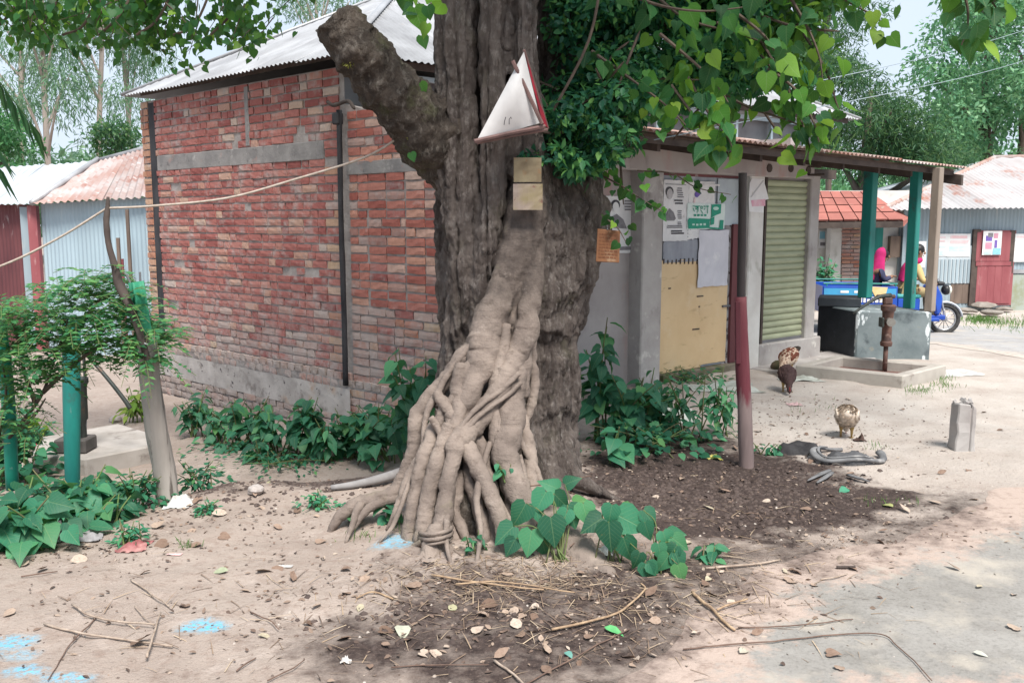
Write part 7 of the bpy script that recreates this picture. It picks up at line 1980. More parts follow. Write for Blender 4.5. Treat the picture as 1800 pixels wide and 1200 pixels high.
for j in range(9):
    f = j / 8
    a_, b_ = apx.lerp(rgt, f) + Vector((0.004, 0.006, 0)), rb3.lerp(rb2, f)
    for i in range(5): V.append(a_.lerp(b_, i / 4) + Vector((0, 0.014 * math.sin(i * 1.9 + f * 5), 0)))
F = [(j * 5 + i, j * 5 + i + 1, (j + 1) * 5 + i + 1, (j + 1) * 5 + i) for j in range(8) for i in range(4)]
o = len(V); m.add(V + [p + Vector((0.003, 0.003, 0)) for p in V], F + [tuple(k + o for k in f[::-1]) for f in F]); m.build('red_cloth', M_REDC, kt, smooth=True)
for a_, b_, w_ in ((at(901, 107, 4.62), at(953, 218, 4.66), 0.010), (lft + Vector((-0.012, -0.01, -0.004)), at(958, 222, 4.68), 0.011), (apx + Vector((0, 0.01, 0.01)), rb2, 0.008), (lft + Vector((0, 0.03, -0.01)), at(962, 228, 4.80), 0.009)):
    MB().tube([a_, a_.lerp(b_, 0.5) + Vector((0, 0, 0.003)), b_], w_, 6).build('stick', M_STICK, kt)
# flat marks on the cloth
def text_mesh(body, size, name='lettering'):
    cu = bpy.data.curves.new('txt', 'FONT'); cu.body = body; cu.size = size; cu.align_x = 'CENTER'; cu.align_y = 'CENTER'
    o = bpy.data.objects.new('txt', cu); COL.objects.link(o)
    dg = bpy.context.evaluated_depsgraph_get(); dg.update()
    me = bpy.data.meshes.new_from_object(o.evaluated_get(dg)); me.name = name
    bpy.data.objects.remove(o); me.materials.clear()
    return me
def place_text(me, p, right, up, material, parent):
    right, up = Vector(right).normalized(), Vector(up).normalized()
    Mx = Matrix((right, up, right.cross(up))).transposed().to_4x4()
    return mesh_obj(me.name, me, material, parent, Matrix.Translation(p) @ Mx)
m = MB()                                                              # two short pen strokes, the second hooked
for rows in (((889, 206), (887, 213), (886, 220)), ((895, 219), (895, 210), (898, 206), (899, 209))):
    m.tube([at(*r_, 4.5772 + 0.004 * (r_[0] - 890) / 10) for r_ in rows], 0.0042, 5, flat=0.5)
m.build('pen_mark', M_INK, clo)
# two little tin plates and the rusty sign
def plate(label, px0, py0, px1, py1, Y, material, seed, tilt=0.0):
    q = np.random.default_rng(seed)
    a_, b_ = at(px0, py1, Y), at(px1, py0, Y)
    n = 7; V, F = [], []
    for j in range(n):
        for i in range(n):
            u_, v_ = i / (n - 1), j / (n - 1)
            V.append(Vector((a_.x + (b_.x - a_.x) * u_, Y + 0.014 * (u_ - 0.5) ** 2 * 4 + q.normal() * 0.0012 + tilt * (v_ - 0.5), a_.z + (b_.z - a_.z) * v_)))
    F = [(j * n + i, j * n + i + 1, (j + 1) * n + i + 1, (j + 1) * n + i) for j in range(n - 1) for i in range(n - 1)]
    o = len(V); m = MB(); m.add(V + [p + Vector((0, 0.004, 0)) for p in V], F + [tuple(k + o for k in f[::-1]) for f in F])
    for j in (0, n - 1):
        for i in range(n - 1):
            k = j * n + i; m.f.append((k, k + 1, k + 1 + o, k + o))
            k2, k3 = i * n + j, (i + 1) * n + j; m.f.append((k2, k3, k3 + o, k2 + o))
    return tag(m.build('tin_plate', material, None), label, 'plate')
plate('upper small cream tin plate nailed on the trunk, half hidden by leaves', 903, 277, 952, 320, 4.80, mat('cream_tin', (0.26, 0.215, 0.135), (0.17, 0.13, 0.08), 10, layers=[((0.22, 0.12, 0.06), 16, 0.6, 0.7)]), 1)
plate('lower small pinkish tin plate nailed on the trunk', 902, 323, 954, 369, 4.765, mat('pink_grey_tin', (0.26, 0.205, 0.19), (0.21, 0.17, 0.095), 7, layers=[((0.15, 0.075, 0.06), 18, 0.57, 0.66)]), 2, 0.01)
sg = thing('rusty_sign', 'rusty orange sign plate hanging on the right side of the trunk', 'sign', at(1068, 430, 5.08))
a_, b_, c_, d_ = at(1050, 402, 5.1), at(1090, 406, 5.06), at(1088, 462, 5.05), at(1047, 460, 5.09)
m = MB(); m.prism([a_, b_, c_, d_], (0.003, 0.012, 0)); m.build('plate', mat('orange_rust', (0.25, 0.115, 0.055), (0.16, 0.075, 0.042), 9, layers=[((0.36, 0.23, 0.14), 10, 0.58, 0.7)], bump=0.3), sg, bevel=0.003)
m = MB(); q = np.random.default_rng(3)
for r_ in range(8):
    u_ = 0.1
    while u_ < 0.86:
        w_ = q.uniform(0.05, 0.16)
        P0 = a_.lerp(b_, u_).lerp(d_.lerp(c_, u_), 0.12 + r_ * 0.1); P1 = a_.lerp(b_, min(u_ + w_, 0.92)).lerp(d_.lerp(c_, min(u_ + w_, 0.92)), 0.12 + r_ * 0.1)
        m.obox(P0 + Vector((0, -0.003, 0)), P1 - P0, Vector((0, 0.002, 0)), Vector((0, 0, -0.009)))
        u_ += w_ + 0.04
tag(m.build('lettering', mat('faded_brown_print', (0.16, 0.065, 0.035), (0.24, 0.10, 0.05), 30), sg), kind='stuff')
MB().tube([at(1066, 385, 5.2), at(1068, 404, 5.08)], 0.004, 5).build('wire', M_TIN_DARK, sg)

# ------------------------------------------------------------------ posters on the shop
def fposter(label, px0, py0, px1, py1, off, material=None, wob=0.003, seed=0):
    o, _ = on_door(px0, py0, px1, py1, off, material or M_PAPER, 'poster', wob, parent=None, seed=seed)
    return tag(o, label, 'poster')
def fprint(parent, px0, py0, px1, py1, off, material, name='print'):
    a, zt = fpx(px0, py0, off); b_, zb = fpx(px1, py1, off)
    m = MB(); m.obox(FP(a, zb, off), FD * (b_ - a), NF * 0.001, Vector((0, 0, zt - zb)))
    return m.build(name, material, parent)
def fpoly(parent, pts, off, material, name='print'):
    V = []
    for px_, py_ in pts:
        a, zz = fpx(px_, py_, off); V.append(FP(a, zz, off))
    m = MB(); m.prism(V, NF * 0.001); return m.build(name, material, parent)
def ell_pts(cx, cy, rx, ry, n=14, a0=0, a1=2 * PI):
    return [(cx + rx * math.cos(a0 + (a1 - a0) * k / n), cy + ry * math.sin(a0 + (a1 - a0) * k / n)) for k in range(n)]
# black and white portrait poster: plain generic figure, vertical print
PO = fposter('tall black and white portrait poster with vertical lettering left on the door', 1167, 316, 1208, 424, -0.045, seed=1)
fpoly(PO, ell_pts(1177, 337, 7.0, 9.0), -0.038, M_INK, 'portrait_hair'); fpoly(PO, ell_pts(1177.5, 341, 5.2, 9.5), -0.0365, mat('grey_face_print', (0.50, 0.49, 0.50), (0.42, 0.41, 0.42), 25), 'portrait_face')
fpoly(PO, [(1169, 388), (1172, 375), (1177, 366), (1184, 373), (1188, 384), (1185, 388)], -0.0375, M_INK_GREY, 'portrait_coat')
q = np.random.default_rng(6)
pm = MB(); 
def bars(parent, px0, py0, px1, py1, n, off, material, vert=False, seed=0):
    q = np.random.default_rng(seed); m = MB()
    for k in range(n):
        if vert:
            x0 = px0 + (px1 - px0) * k / n; y0 = py0 + q.uniform(0, 0.25) * (py1 - py0)
            r_ = (x0, y0, x0 + (px1 - px0) / n * 0.62, py1 - q.uniform(0, 0.2) * (py1 - py0))
        else:
            y0 = py0 + (py1 - py0) * k / n
            r_ = (px0 + q.uniform(0, 0.15) * (px1 - px0), y0, px1 - q.uniform(0, 0.3) * (px1 - px0), y0 + (py1 - py0) / n * 0.58)
        a, zt = fpx(r_[0], r_[1], off); b_, zb = fpx(r_[2], r_[3], off)
        m.obox(FP(a, zb, off), FD * (b_ - a), NF * 0.001, Vector((0, 0, zt - zb)))
    o = m.build('lettering', material, parent); return tag(o, kind='stuff')
bars(PO, 1190, 330, 1202, 349, 5, -0.038, M_INK_GREY, seed=1); bars(PO, 1185, 351, 1201, 361, 2, -0.038, M_INK, seed=2)
bars(PO, 1191, 370, 1199, 386, 5, -0.038, M_INK_GREY, seed=3); bars(PO, 1176, 405, 1203, 413, 2, -0.038, M_INK, seed=4); bars(PO, 1170, 396, 1202, 402, 2, -0.038, M_INK_GREY, seed=5)
bars(PO, 1191, 390, 1200, 402, 4, -0.038, M_INK_GREY, seed=8)
fprint(PO, 1170, 323, 1206, 325.5, -0.038, M_INK_GREY)
# pale sheet with violet figure
PB = fposter('pale poster with a violet swirl above the green poster', 1211, 318, 1256, 358, -0.046, seed=2)
fpoly(PB, [(1221, 341), (1224, 335), (1232, 331), (1231, 334), (1226, 338), (1232, 338), (1233, 340), (1226, 347), (1222, 346)], -0.039, M_PURPLE); fpoly(PB, [(1220, 347), (1223, 348), (1222, 357), (1219, 357)], -0.039, M_FADE_R)
fprint(PB, 1237, 323, 1265, 327, -0.036, M_PAPER)
# green and white poster
PG = fposter('white and green poster with large green lettering on the shop door', 1208, 357, 1273, 403, -0.040, mat('mint_white_paper', (0.66, 0.76, 0.73), (0.60, 0.70, 0.68), 7, rough=0.7), seed=3)
fpoly(PG, [(1209, 387), (1212, 383.5), (1248, 385), (1247, 401), (1210, 402)], -0.0325, M_GREEN_INK)
fpoly(PG, [(1251, 359.5), (1268, 359), (1267, 375), (1259, 378), (1250, 383)], -0.0325, M_GREEN_INK); fpoly(PG, [(1249, 384), (1256, 381), (1255, 394), (1249, 396)], -0.032, M_GREEN_INK)
fpoly(PG, [(1266, 387), (1272, 387), (1271, 403), (1264, 403)], -0.032, M_GREEN_INK); fpoly(PG, [(1247, 399), (1266, 401), (1266, 403), (1247, 402)], -0.0318, M_GREEN_INK)
fpoly(PG, ell_pts(1258.5, 366.5, 5, 3.2), -0.0315, M_MINT)
try:
    tm = text_mesh('\u0985\u0982\u09b6', 0.125)
    a, zz = fpx(1232, 369, -0.031)
    place_text(tm, FP(a, zz, -0.031), FD, (0, 0, 1), M_GREEN_INK, PG)
except Exception as e:
    print('text', e)
bars(PG, 1220, 376, 1244, 380.5, 4, -0.0322, M_GREEN_INK, vert=True, seed=6); bars(PG, 1217, 392.5, 1243, 397, 4, -0.0305, M_MINT, vert=True, seed=7)
fposter('blank lilac white sheet hanging below the green poster', 1229, 405, 1278, 505, -0.044, mat('lilac_paper', (0.62, 0.62, 0.67), (0.55, 0.55, 0.6), 6, layers=[((0.7, 0.7, 0.72), 5, 0.6, 0.7)]), 0.006, seed=4)
fposter('torn pale scrap of poster between green poster and portrait poster', 1209, 403, 1230, 420, -0.047, M_PAPER, 0.012, seed=9)
PW = fposter('black and white portrait poster left of the shop pillar behind twigs', 1064, 344, 1116, 446, -0.052, seed=5)
fpoly(PW, ell_pts(1082, 360, 8, 9), -0.045, M_INK, 'portrait_hair'); fpoly(PW, ell_pts(1082.5, 364, 5.5, 9), -0.044, M_PAPER, 'portrait_face')
fpoly(PW, [(1068, 400), (1074, 382), (1084, 376), (1096, 386), (1102, 402)], -0.045, M_INK_GREY, 'portrait_coat')
bars(PW, 1096, 352, 1114, 372, 4, -0.045, M_INK_GREY, seed=9); bars(PW, 1070, 434, 1112, 443, 1, -0.045, M_INK_GREY, seed=10)
# paper arrow on the white pillar
AR = thing('paper_arrow', 'white paper arrow with pink stripe pasted on the white pillar', 'paper', FP((ps0 + ps1) / 2, 1.7, 0.06))
def apoly(name, pts, off, material):
    V = [FP(*fpx(px_, py_, off), off) for px_, py_ in pts]
    m = MB(); m.prism(V, NF * 0.002); return m.build(name, material, AR)
apoly('sheet', [(1316, 351), (1318, 321), (1322, 314), (1342, 315), (1351, 350), (1343, 352), (1342, 374), (1317, 372)], 0.053, M_PAPER)
apoly('fold', [(1319, 346), (1341, 317), (1342.5, 318), (1321, 347)], 0.0555, mat('paper_fold', (0.45, 0.45, 0.46)))
apoly('pink_stripe', [(1320, 352), (1345, 350), (1345, 362), (1322, 363)], 0.0556, mat('faded_pink', (0.66, 0.33, 0.42), (0.68, 0.5, 0.55), 16))

# ------------------------------------------------------------------ hens
M_EYE = mat('eye', (0.01, 0.01, 0.01), rough=0.2)
M_LEGS = mat('hen_leg', (0.42, 0.28, 0.10), (0.3, 0.2, 0.09), 30)
M_COMB = mat('comb', (0.40, 0.03, 0.03), rough=0.5)
def feather(name, stops, s=34):
    t = NT(name)
    col = t.ramp(t.noise(s, 5, rough=0.7), stops)
    v = t.n('ShaderNodeTexVoronoi'); v.inputs['Scale'].default_value = 70; t.l(t.pos((1, 1, 0.7)), v.inputs['Vector'])
    col = t.mix(t.rng(v.outputs['Distance'], 0.2, 0.8, 0, 0.45), col, t.mix(1.0, col, (0.45, 0.42, 0.4), 'MULTIPLY'))
    t.bump(v.outputs['Distance'], 0.35, 0.004)
    return t.done(col, 0.8, 0, 0.25)
def hen(label, loc, heading, M_body, M_wing, M_tail, scale=1.0, peck=True, tail=True):
    t_ = thing('hen', label, 'hen', loc, heading)
    k = scale
    if peck:
        rows = [(-0.150, 0, 0.215, 0.016), (-0.115, 0, 0.205, 0.045), (-0.06, 0, 0.185, 0.075), (0.0, 0, 0.165, 0.086), (0.055, 0, 0.145, 0.074), (0.095, 0, 0.120, 0.048), (0.125, 0, 0.085, 0.030), (0.145, 0, 0.055, 0.024), (0.160, 0, 0.038, 0.024), (0.176, 0, 0.028, 0.015), (0.190, 0, 0.017, 0.004)]
        head, fwd = Vector((0.160, 0, 0.038)), Vector((0.7, 0, -0.7))
    else:
        rows = [(-0.150, 0, 0.235, 0.016), (-0.115, 0, 0.215, 0.045), (-0.06, 0, 0.180, 0.075), (0.0, 0, 0.160, 0.086), (0.055, 0, 0.165, 0.074), (0.090, 0, 0.200, 0.048), (0.105, 0, 0.245, 0.030), (0.115, 0, 0.275, 0.026), (0.130, 0, 0.288, 0.025), (0.150, 0, 0.284, 0.013), (0.168, 0, 0.278, 0.004)]
        head, fwd = Vector((0.13, 0, 0.288)), Vector((1, 0, -0.1))
    S = spline(np.array(rows) * k, 5)
    MB().tube(S[:, :3], S[:, 3], 16, rough=0.05, seed=2).build('body', M_body, t_, smooth=True, world=False)
    qf = np.random.default_rng(int(scale * 1000))                     # rows of feathers lying towards the tail
    for part_, mm, i0, i1, rows_, half in (('plumage', M_body, 2, 36, 26, False), ('saddle_feathers', M_wing, 4, 30, 22, True)):
        P, T, N, Z_ = [], [], [], []
        Td = unit(np.gradient(S[:, :3], axis=0))
        for j in range(rows_):
            i = int(i0 + (i1 - i0) * j / rows_)
            ref = np.array((0, 1.0, 0)); up_ = unit(np.cross(Td[i], ref)[None])[0]; up_ = up_ if up_[2] > 0 else -up_
            nr_ = max(int(S[i, 3] / k * 190), 4)
            for a in range(nr_):
                th_ = 2 * PI * a / nr_ + j * 0.4 + qf.normal() * 0.1
                if half and math.sin(th_) < 0.35: continue
                rad = ref * math.cos(th_) + up_ * math.sin(th_)
                P.append(S[i, :3] + rad * S[i, 3] * (1.0 if not half else 1.02)); T.append(-Td[i] + rad * 0.16 + qf.normal(size=3) * 0.08); N.append(rad); Z_.append(0.036 * k * qf.uniform(0.7, 1.15) * (0.55 + 0.45 * S[i, 3] / (0.086 * k)))
        tag(mesh_obj(part_, leaves_mesh(part_, P, T, N, Z_, BROAD), mm, t_, None, False), kind='stuff')
    for sd in (-1, 1):
        wg = MB(); wg.ell((-0.015 * k, sd * 0.067 * k, 0.175 * k), (0.095 * k, 0.018 * k, 0.052 * k), Euler((sd * -0.25, 0.22, 0)).to_matrix(), 14, 8)
        wg.build('wing', M_wing, t_, smooth=True, world=False)
        lg_ = MB(); lg_.tube([(0.012 * k, sd * 0.036 * k, 0.105 * k), (0.0, sd * 0.038 * k, 0.06 * k), (0.008 * k, sd * 0.038 * k, 0.008 * k)], [0.026 * k, 0.011 * k, 0.007 * k], 7)
        for a in (-0.5, 0, 0.5, PI):
            L_ = 0.034 if a < 3 else 0.018
            lg_.tube([(0.008 * k, sd * 0.038 * k, 0.008 * k), ((0.008 + L_ * math.cos(a)) * k, (sd * 0.038 + L_ * math.sin(a)) * k, 0.004 * k)], [0.005 * k, 0.003 * k], 5)
        lg_.build('leg', M_LEGS, t_, smooth=True, world=False)
        ey = MB(); ey.ell(head * k + Vector((fwd.x * 0.006, sd * 0.022, fwd.z * 0.006 + 0.006)) * k, (0.004 * k,) * 3, None, 6, 4); ey.build('eye', M_EYE, t_, world=False)
    cb = MB(); up_ = Vector((-fwd.z, 0, fwd.x))
    for i in range(4):
        cb.ell((head + fwd * (0.014 - 0.01 * i) + up_ * 0.026) * k, (0.006 * k, 0.003 * k, 0.010 * k), None, 6, 5)
    cb.ell((head + fwd * 0.016 - up_ * 0.024) * k, (0.006 * k, 0.004 * k, 0.010 * k), None, 6, 5)
    cb.build('comb', M_COMB, t_, smooth=True, world=False)
    if tail:
        tl = MB()
        for i in range(9):
            a = (i - 4) / 4
            tl.ell((-0.175 * k, a * 0.02 * k, (0.235 - 0.012 * abs(a)) * k), (0.060 * k, 0.010 * k, 0.016 * k), Euler((a * 0.5, 0.55 + 0.1 * abs(a), -a * 0.3)).to_matrix(), 8, 5)
        tl.build('tail', M_tail, t_, smooth=True, world=False)
    return t_
F_CREAM = feather('cream_feathers', [(0.3, (0.66, 0.48, 0.35)), (0.6, (0.72, 0.58, 0.46)), (0.8, (0.52, 0.30, 0.19))])
F_RUST = feather('rust_feathers', [(0.3, (0.24, 0.075, 0.04)), (0.55, (0.16, 0.05, 0.032)), (0.8, (0.34, 0.14, 0.07))])
F_BLACK = feather('black_feathers', [(0.3, (0.03, 0.025, 0.022)), (0.7, (0.06, 0.045, 0.035))])
F_BROWN = feather('dark_brown_feathers', [(0.3, (0.11, 0.060, 0.055)), (0.55, (0.075, 0.045, 0.045)), (0.8, (0.17, 0.11, 0.095))])
F_BUFF = feather('buff_feathers', [(0.3, (0.60, 0.50, 0.41)), (0.55, (0.68, 0.59, 0.50)), (0.8, (0.45, 0.36, 0.30))])
g = on_g(1384, 660); hen('cream and rust hen pecking beside the cement basin, dark tail to the right', Vector((g.x, g.y, g.z + 0.02)), R(228), F_CREAM, F_RUST, F_BLACK, 1.0)
g = on_g(1383, 688); hen('dark brown hen pecking in front of the cream hen', g, R(262), F_BROWN, F_BROWN, F_BROWN, 0.92, tail=False)
g = on_g(1487, 770); hen('round buff hen seen from behind on the pale dirt by the ashes', g, R(70), F_BUFF, F_BUFF, F_BUFF, 0.98, tail=False)
rag('small dark brown scrap on the dirt right of the buff hen', 1511, 775, 0.07, 0.055, mat('dark_scrap', (0.045, 0.025, 0.022), (0.08, 0.05, 0.04), 16), 21, name='dry_pod', cat='pod')
m = MB(); g = on_g(1370, 652); m.ell((g.x, g.y, g.z + 0.05), (0.10, 0.08, 0.07), None, 10, 6); 
tag(m.build('stone', mat('mossy_stone', (0.10, 0.07, 0.05), (0.06, 0.06, 0.03), 12, bump=0.4), None, smooth=True), 'dark mossy stone at the plinth behind the cream hen', 'stone')

# ------------------------------------------------------------------ blue cargo tricycle with rider and passenger
M_BLUE = mat('blue_paint', (0.010, 0.075, 0.42), (0.012, 0.055, 0.33), 4, rough=0.35, spec=0.5)
M_SKYBLUE = mat('light_blue_paint', (0.05, 0.32, 0.55), (0.06, 0.25, 0.48), 6, rough=0.4)
M_RUB = mat('tyre_rubber', (0.03, 0.03, 0.032), (0.06, 0.058, 0.055), 20, rough=0.8)
M_CHROME = mat('worn_chrome', (0.55, 0.55, 0.56), (0.4, 0.4, 0.42), 15, rough=0.3, metal=0.8)
M_BLACKP = mat('black_plastic', (0.02, 0.02, 0.022), rough=0.45)
YV = 14.0
wc = at(1660, 553, YV)
gzv = gz(wc.x, YV)
V0 = Vector((wc.x, YV, gzv))
HEAD = R(-6)
tr = thing('cargo_tricycle', 'blue three wheeled cargo tricycle with white lettering on its side on the far road', 'tricycle', V0, HEAD)
# local: x forward, origin on the ground below the front wheel
def wheel(x, y, r_):
    w = MB(); w.tube([(x + r_ * math.cos(a), y, r_ + r_ * math.sin(a)) for a in np.linspace(0, 2 * PI, 25)], 0.034, 8, cap=False)
    w_ = w.build('wheel', M_RUB, tr, smooth=True, world=False)
    rm = MB(); rm.tube([(x + (r_ - 0.04) * math.cos(a), y, r_ + (r_ - 0.04) * math.sin(a)) for a in np.linspace(0, 2 * PI, 21)], 0.014, 6, cap=False)
    rm.cyl((x, y - 0.05, r_), (x, y + 0.05, r_), 0.035, n=10)
    for a in np.linspace(0, 2 * PI, 12, endpoint=False):
        rm.tube([(x, y, r_), (x + (r_ - 0.04) * math.cos(a), y, r_ + (r_ - 0.04) * math.sin(a))], 0.006, 4)
    mesh_obj('rim', rm.mesh('rim', True), M_CHROME, w_, None, False)
wheel(0.0, 0.0, 0.21); wheel(-1.45, -0.42, 0.21); wheel(-1.45, 0.42, 0.21)
def tb(name, mb, mm, **kw): return mb.build(name, mm, tr, world=False, **kw)
m = MB(); m.tube([(0.26 * math.cos(a), 0, 0.21 + 0.265 * math.sin(a)) for a in np.linspace(0.15, 2.6, 10)], 0.05, 8, flat=0.35); tb('mudguard', m, M_SKYBLUE if False else mat('pale_mudguard', (0.5, 0.53, 0.58), rough=0.4), smooth=True)
m = MB()
for s_ in (-1, 1): m.cyl((0.0, s_ * 0.07, 0.21), (-0.16, s_ * 0.07, 0.78), 0.018)
tb('front_fork', m, M_CHROME)
m = MB(); m.ell((0.0, 0, 0.66), (0.07, 0.08, 0.08), None, 14, 8); hl = tb('headlight', m, M_BLACKP, smooth=True)
m = MB(); m.ell((0.045, 0, 0.66), (0.04, 0.07, 0.07), None, 14, 8); mesh_obj('lens', m.mesh('lens', True), mat('lens', (0.7, 0.7, 0.6), rough=0.1), hl, None, False)
m = MB(); m.tube(spline([(-0.30, -0.36, 0.80), (-0.20, -0.26, 0.84), (-0.14, 0, 0.82), (-0.20, 0.26, 0.84), (-0.30, 0.36, 0.80)], 5), 0.013, 7); hb = tb('handlebar', m, M_CHROME, smooth=True)
m = MB()
for s_ in (-1, 1): m.cyl((-0.25, s_ * 0.31, 0.825), (-0.34, s_ * 0.40, 0.785), 0.02)
mesh_obj('grip', m.mesh('grip'), M_BLACKP, hb, None, False)
m = MB(); m.box((-0.11, 0, 0.76), (0.12, 0.22, 0.06)); tb('dashboard', m, M_BLACKP, bevel=0.02)
m = MB(); m.prism([(-0.12, -0.2, 0.30), (-0.20, -0.24, 0.28), (-0.30, -0.26, 0.72), (-0.20, -0.22, 0.74), (-0.08, -0.16, 0.55)], (0, 0.46, 0)); tb('front_fairing', m, M_BLUE, bevel=0.03)
m = MB(); m.box((-0.45, 0, 0.22), (0.6, 0.5, 0.05)); m.box((-0.9, 0, 0.25), (1.7, 0.4, 0.07)); tb('chassis', m, M_BLUE, bevel=0.01)
m = MB(); m.box((-0.62, 0, 0.40), (0.34, 0.50, 0.30)); tb('seat_box', m, M_BLUE, bevel=0.02)
m = MB(); m.box((-0.62, 0, 0.575), (0.36, 0.52, 0.06)); tb('seat', m, mat('teal_seat', (0.05, 0.28, 0.27), rough=0.5), bevel=0.02)
for s_ in (-1, 1):
    m = MB(); m.obox((-1.95, s_ * 0.50 - 0.01, 0.34), (1.08, 0, 0), (0, 0.025, 0), (0, 0, 0.40)); sp_ = tb('side_panel', m, M_BLUE, bevel=0.006)
    if s_ == -1:
        m = MB(); m.obox((-1.94, -0.516, 0.60), (1.05, 0, 0), (0, 0.004, 0), (0, 0, 0.11)); mesh_obj('light_band', m.mesh('light_band'), M_SKYBLUE, sp_, None, False)
        q = np.random.default_rng(5); m = MB(); x = -1.80
        while x < -1.12:
            w_ = q.uniform(0.025, 0.05); m.obox((x, -0.519, 0.50), (w_, 0, 0), (0, 0.006, 0), (0, 0, q.uniform(0.05, 0.085))); m.obox((x, -0.519, 0.572), (w_ + 0.03, 0, 0), (0, 0.006, 0), (0, 0, 0.012)); x += w_ + 0.018
        for (xx, ww) in ((-1.7, 0.12), (-1.5, 0.07)): m.obox((xx, -0.521, 0.64), (ww, 0, 0), (0, 0.006, 0), (0, 0, 0.035))
        tag(mesh_obj('side_lettering', m.mesh('side_lettering'), M_PAPER, sp_, None, False), kind='stuff')
m = MB(); m.obox((-0.90, -0.5, 0.34), (0.025, 0, 0), (0, 1.0, 0), (0, 0, 0.40)); m.obox((-1.96, -0.5, 0.34), (0.025, 0, 0), (0, 1.0, 0), (0, 0, 0.40)); m.obox((-1.95, -0.49, 0.34), (1.06, 0, 0), (0, 0.98, 0), (0, 0, 0.03)); tb('cargo_bed', m, M_BLUE)
m = MB(); m.tube([(-1.95, -0.5, 0.78), (-0.88, -0.5, 0.78), (-0.88, 0.5, 0.78), (-1.95, 0.5, 0.78)], 0.014, 6)
for x in (-1.9, -1.4, -0.9): m.cyl((x, -0.5, 0.70), (x, -0.5, 0.78), 0.01)
tb('rail', m, M_TEAL)
m = MB(); m.box((-1.35, 0.0, 0.45), (0.8, 0.5, 0.12)); tb('bench', m, mat('grey_seat', (0.2, 0.2, 0.21)), bevel=0.02)
m = MB(); m.prism([(-1.28, -0.528, 0.74), (-1.02, -0.528, 0.73), (-1.05, -0.528, 0.60), (-1.12, -0.528, 0.54), (-1.20, -0.528, 0.60)], (0, 0.004, 0)); tb('hanging_cloth', m, mat('cream_cloth', (0.68, 0.58, 0.36), (0.62, 0.45, 0.2), 6))

def skin_mesh(name, verts, edges, root=0, sub=2):
    me = bpy.data.meshes.new('tmp'); me.from_pydata([v[:3] for v in verts], edges, [])
    o = bpy.data.objects.new('tmp', me); COL.objects.link(o)
    md = o.modifiers.new('k', 'SKIN'); md.use_smooth_shade = True
    for i, v in enumerate(verts):
        sv = me.skin_vertices[0].data[i]
        rx = v[3]; ry = v[4] if len(v) > 4 else v[3]
        sv.radius = (rx, ry); sv.use_root = (i == root)
    sb = o.modifiers.new('s', 'SUBSURF'); sb.levels = sub; sb.render_levels = sub
    dg = bpy.context.evaluated_depsgraph_get(); dg.update()
    out = bpy.data.meshes.new_from_object(o.evaluated_get(dg)); bpy.data.objects.remove(o)
    out.name = name; out.materials.clear(); out.polygons.foreach_set('use_smooth', [True] * len(out.polygons))
    return out
M_SKIN = mat('brown_skin', (0.25, 0.135, 0.085), (0.22, 0.115, 0.07), 12, rough=0.55)
M_HAIR = mat('black_hair', (0.012, 0.010, 0.010), rough=0.5)
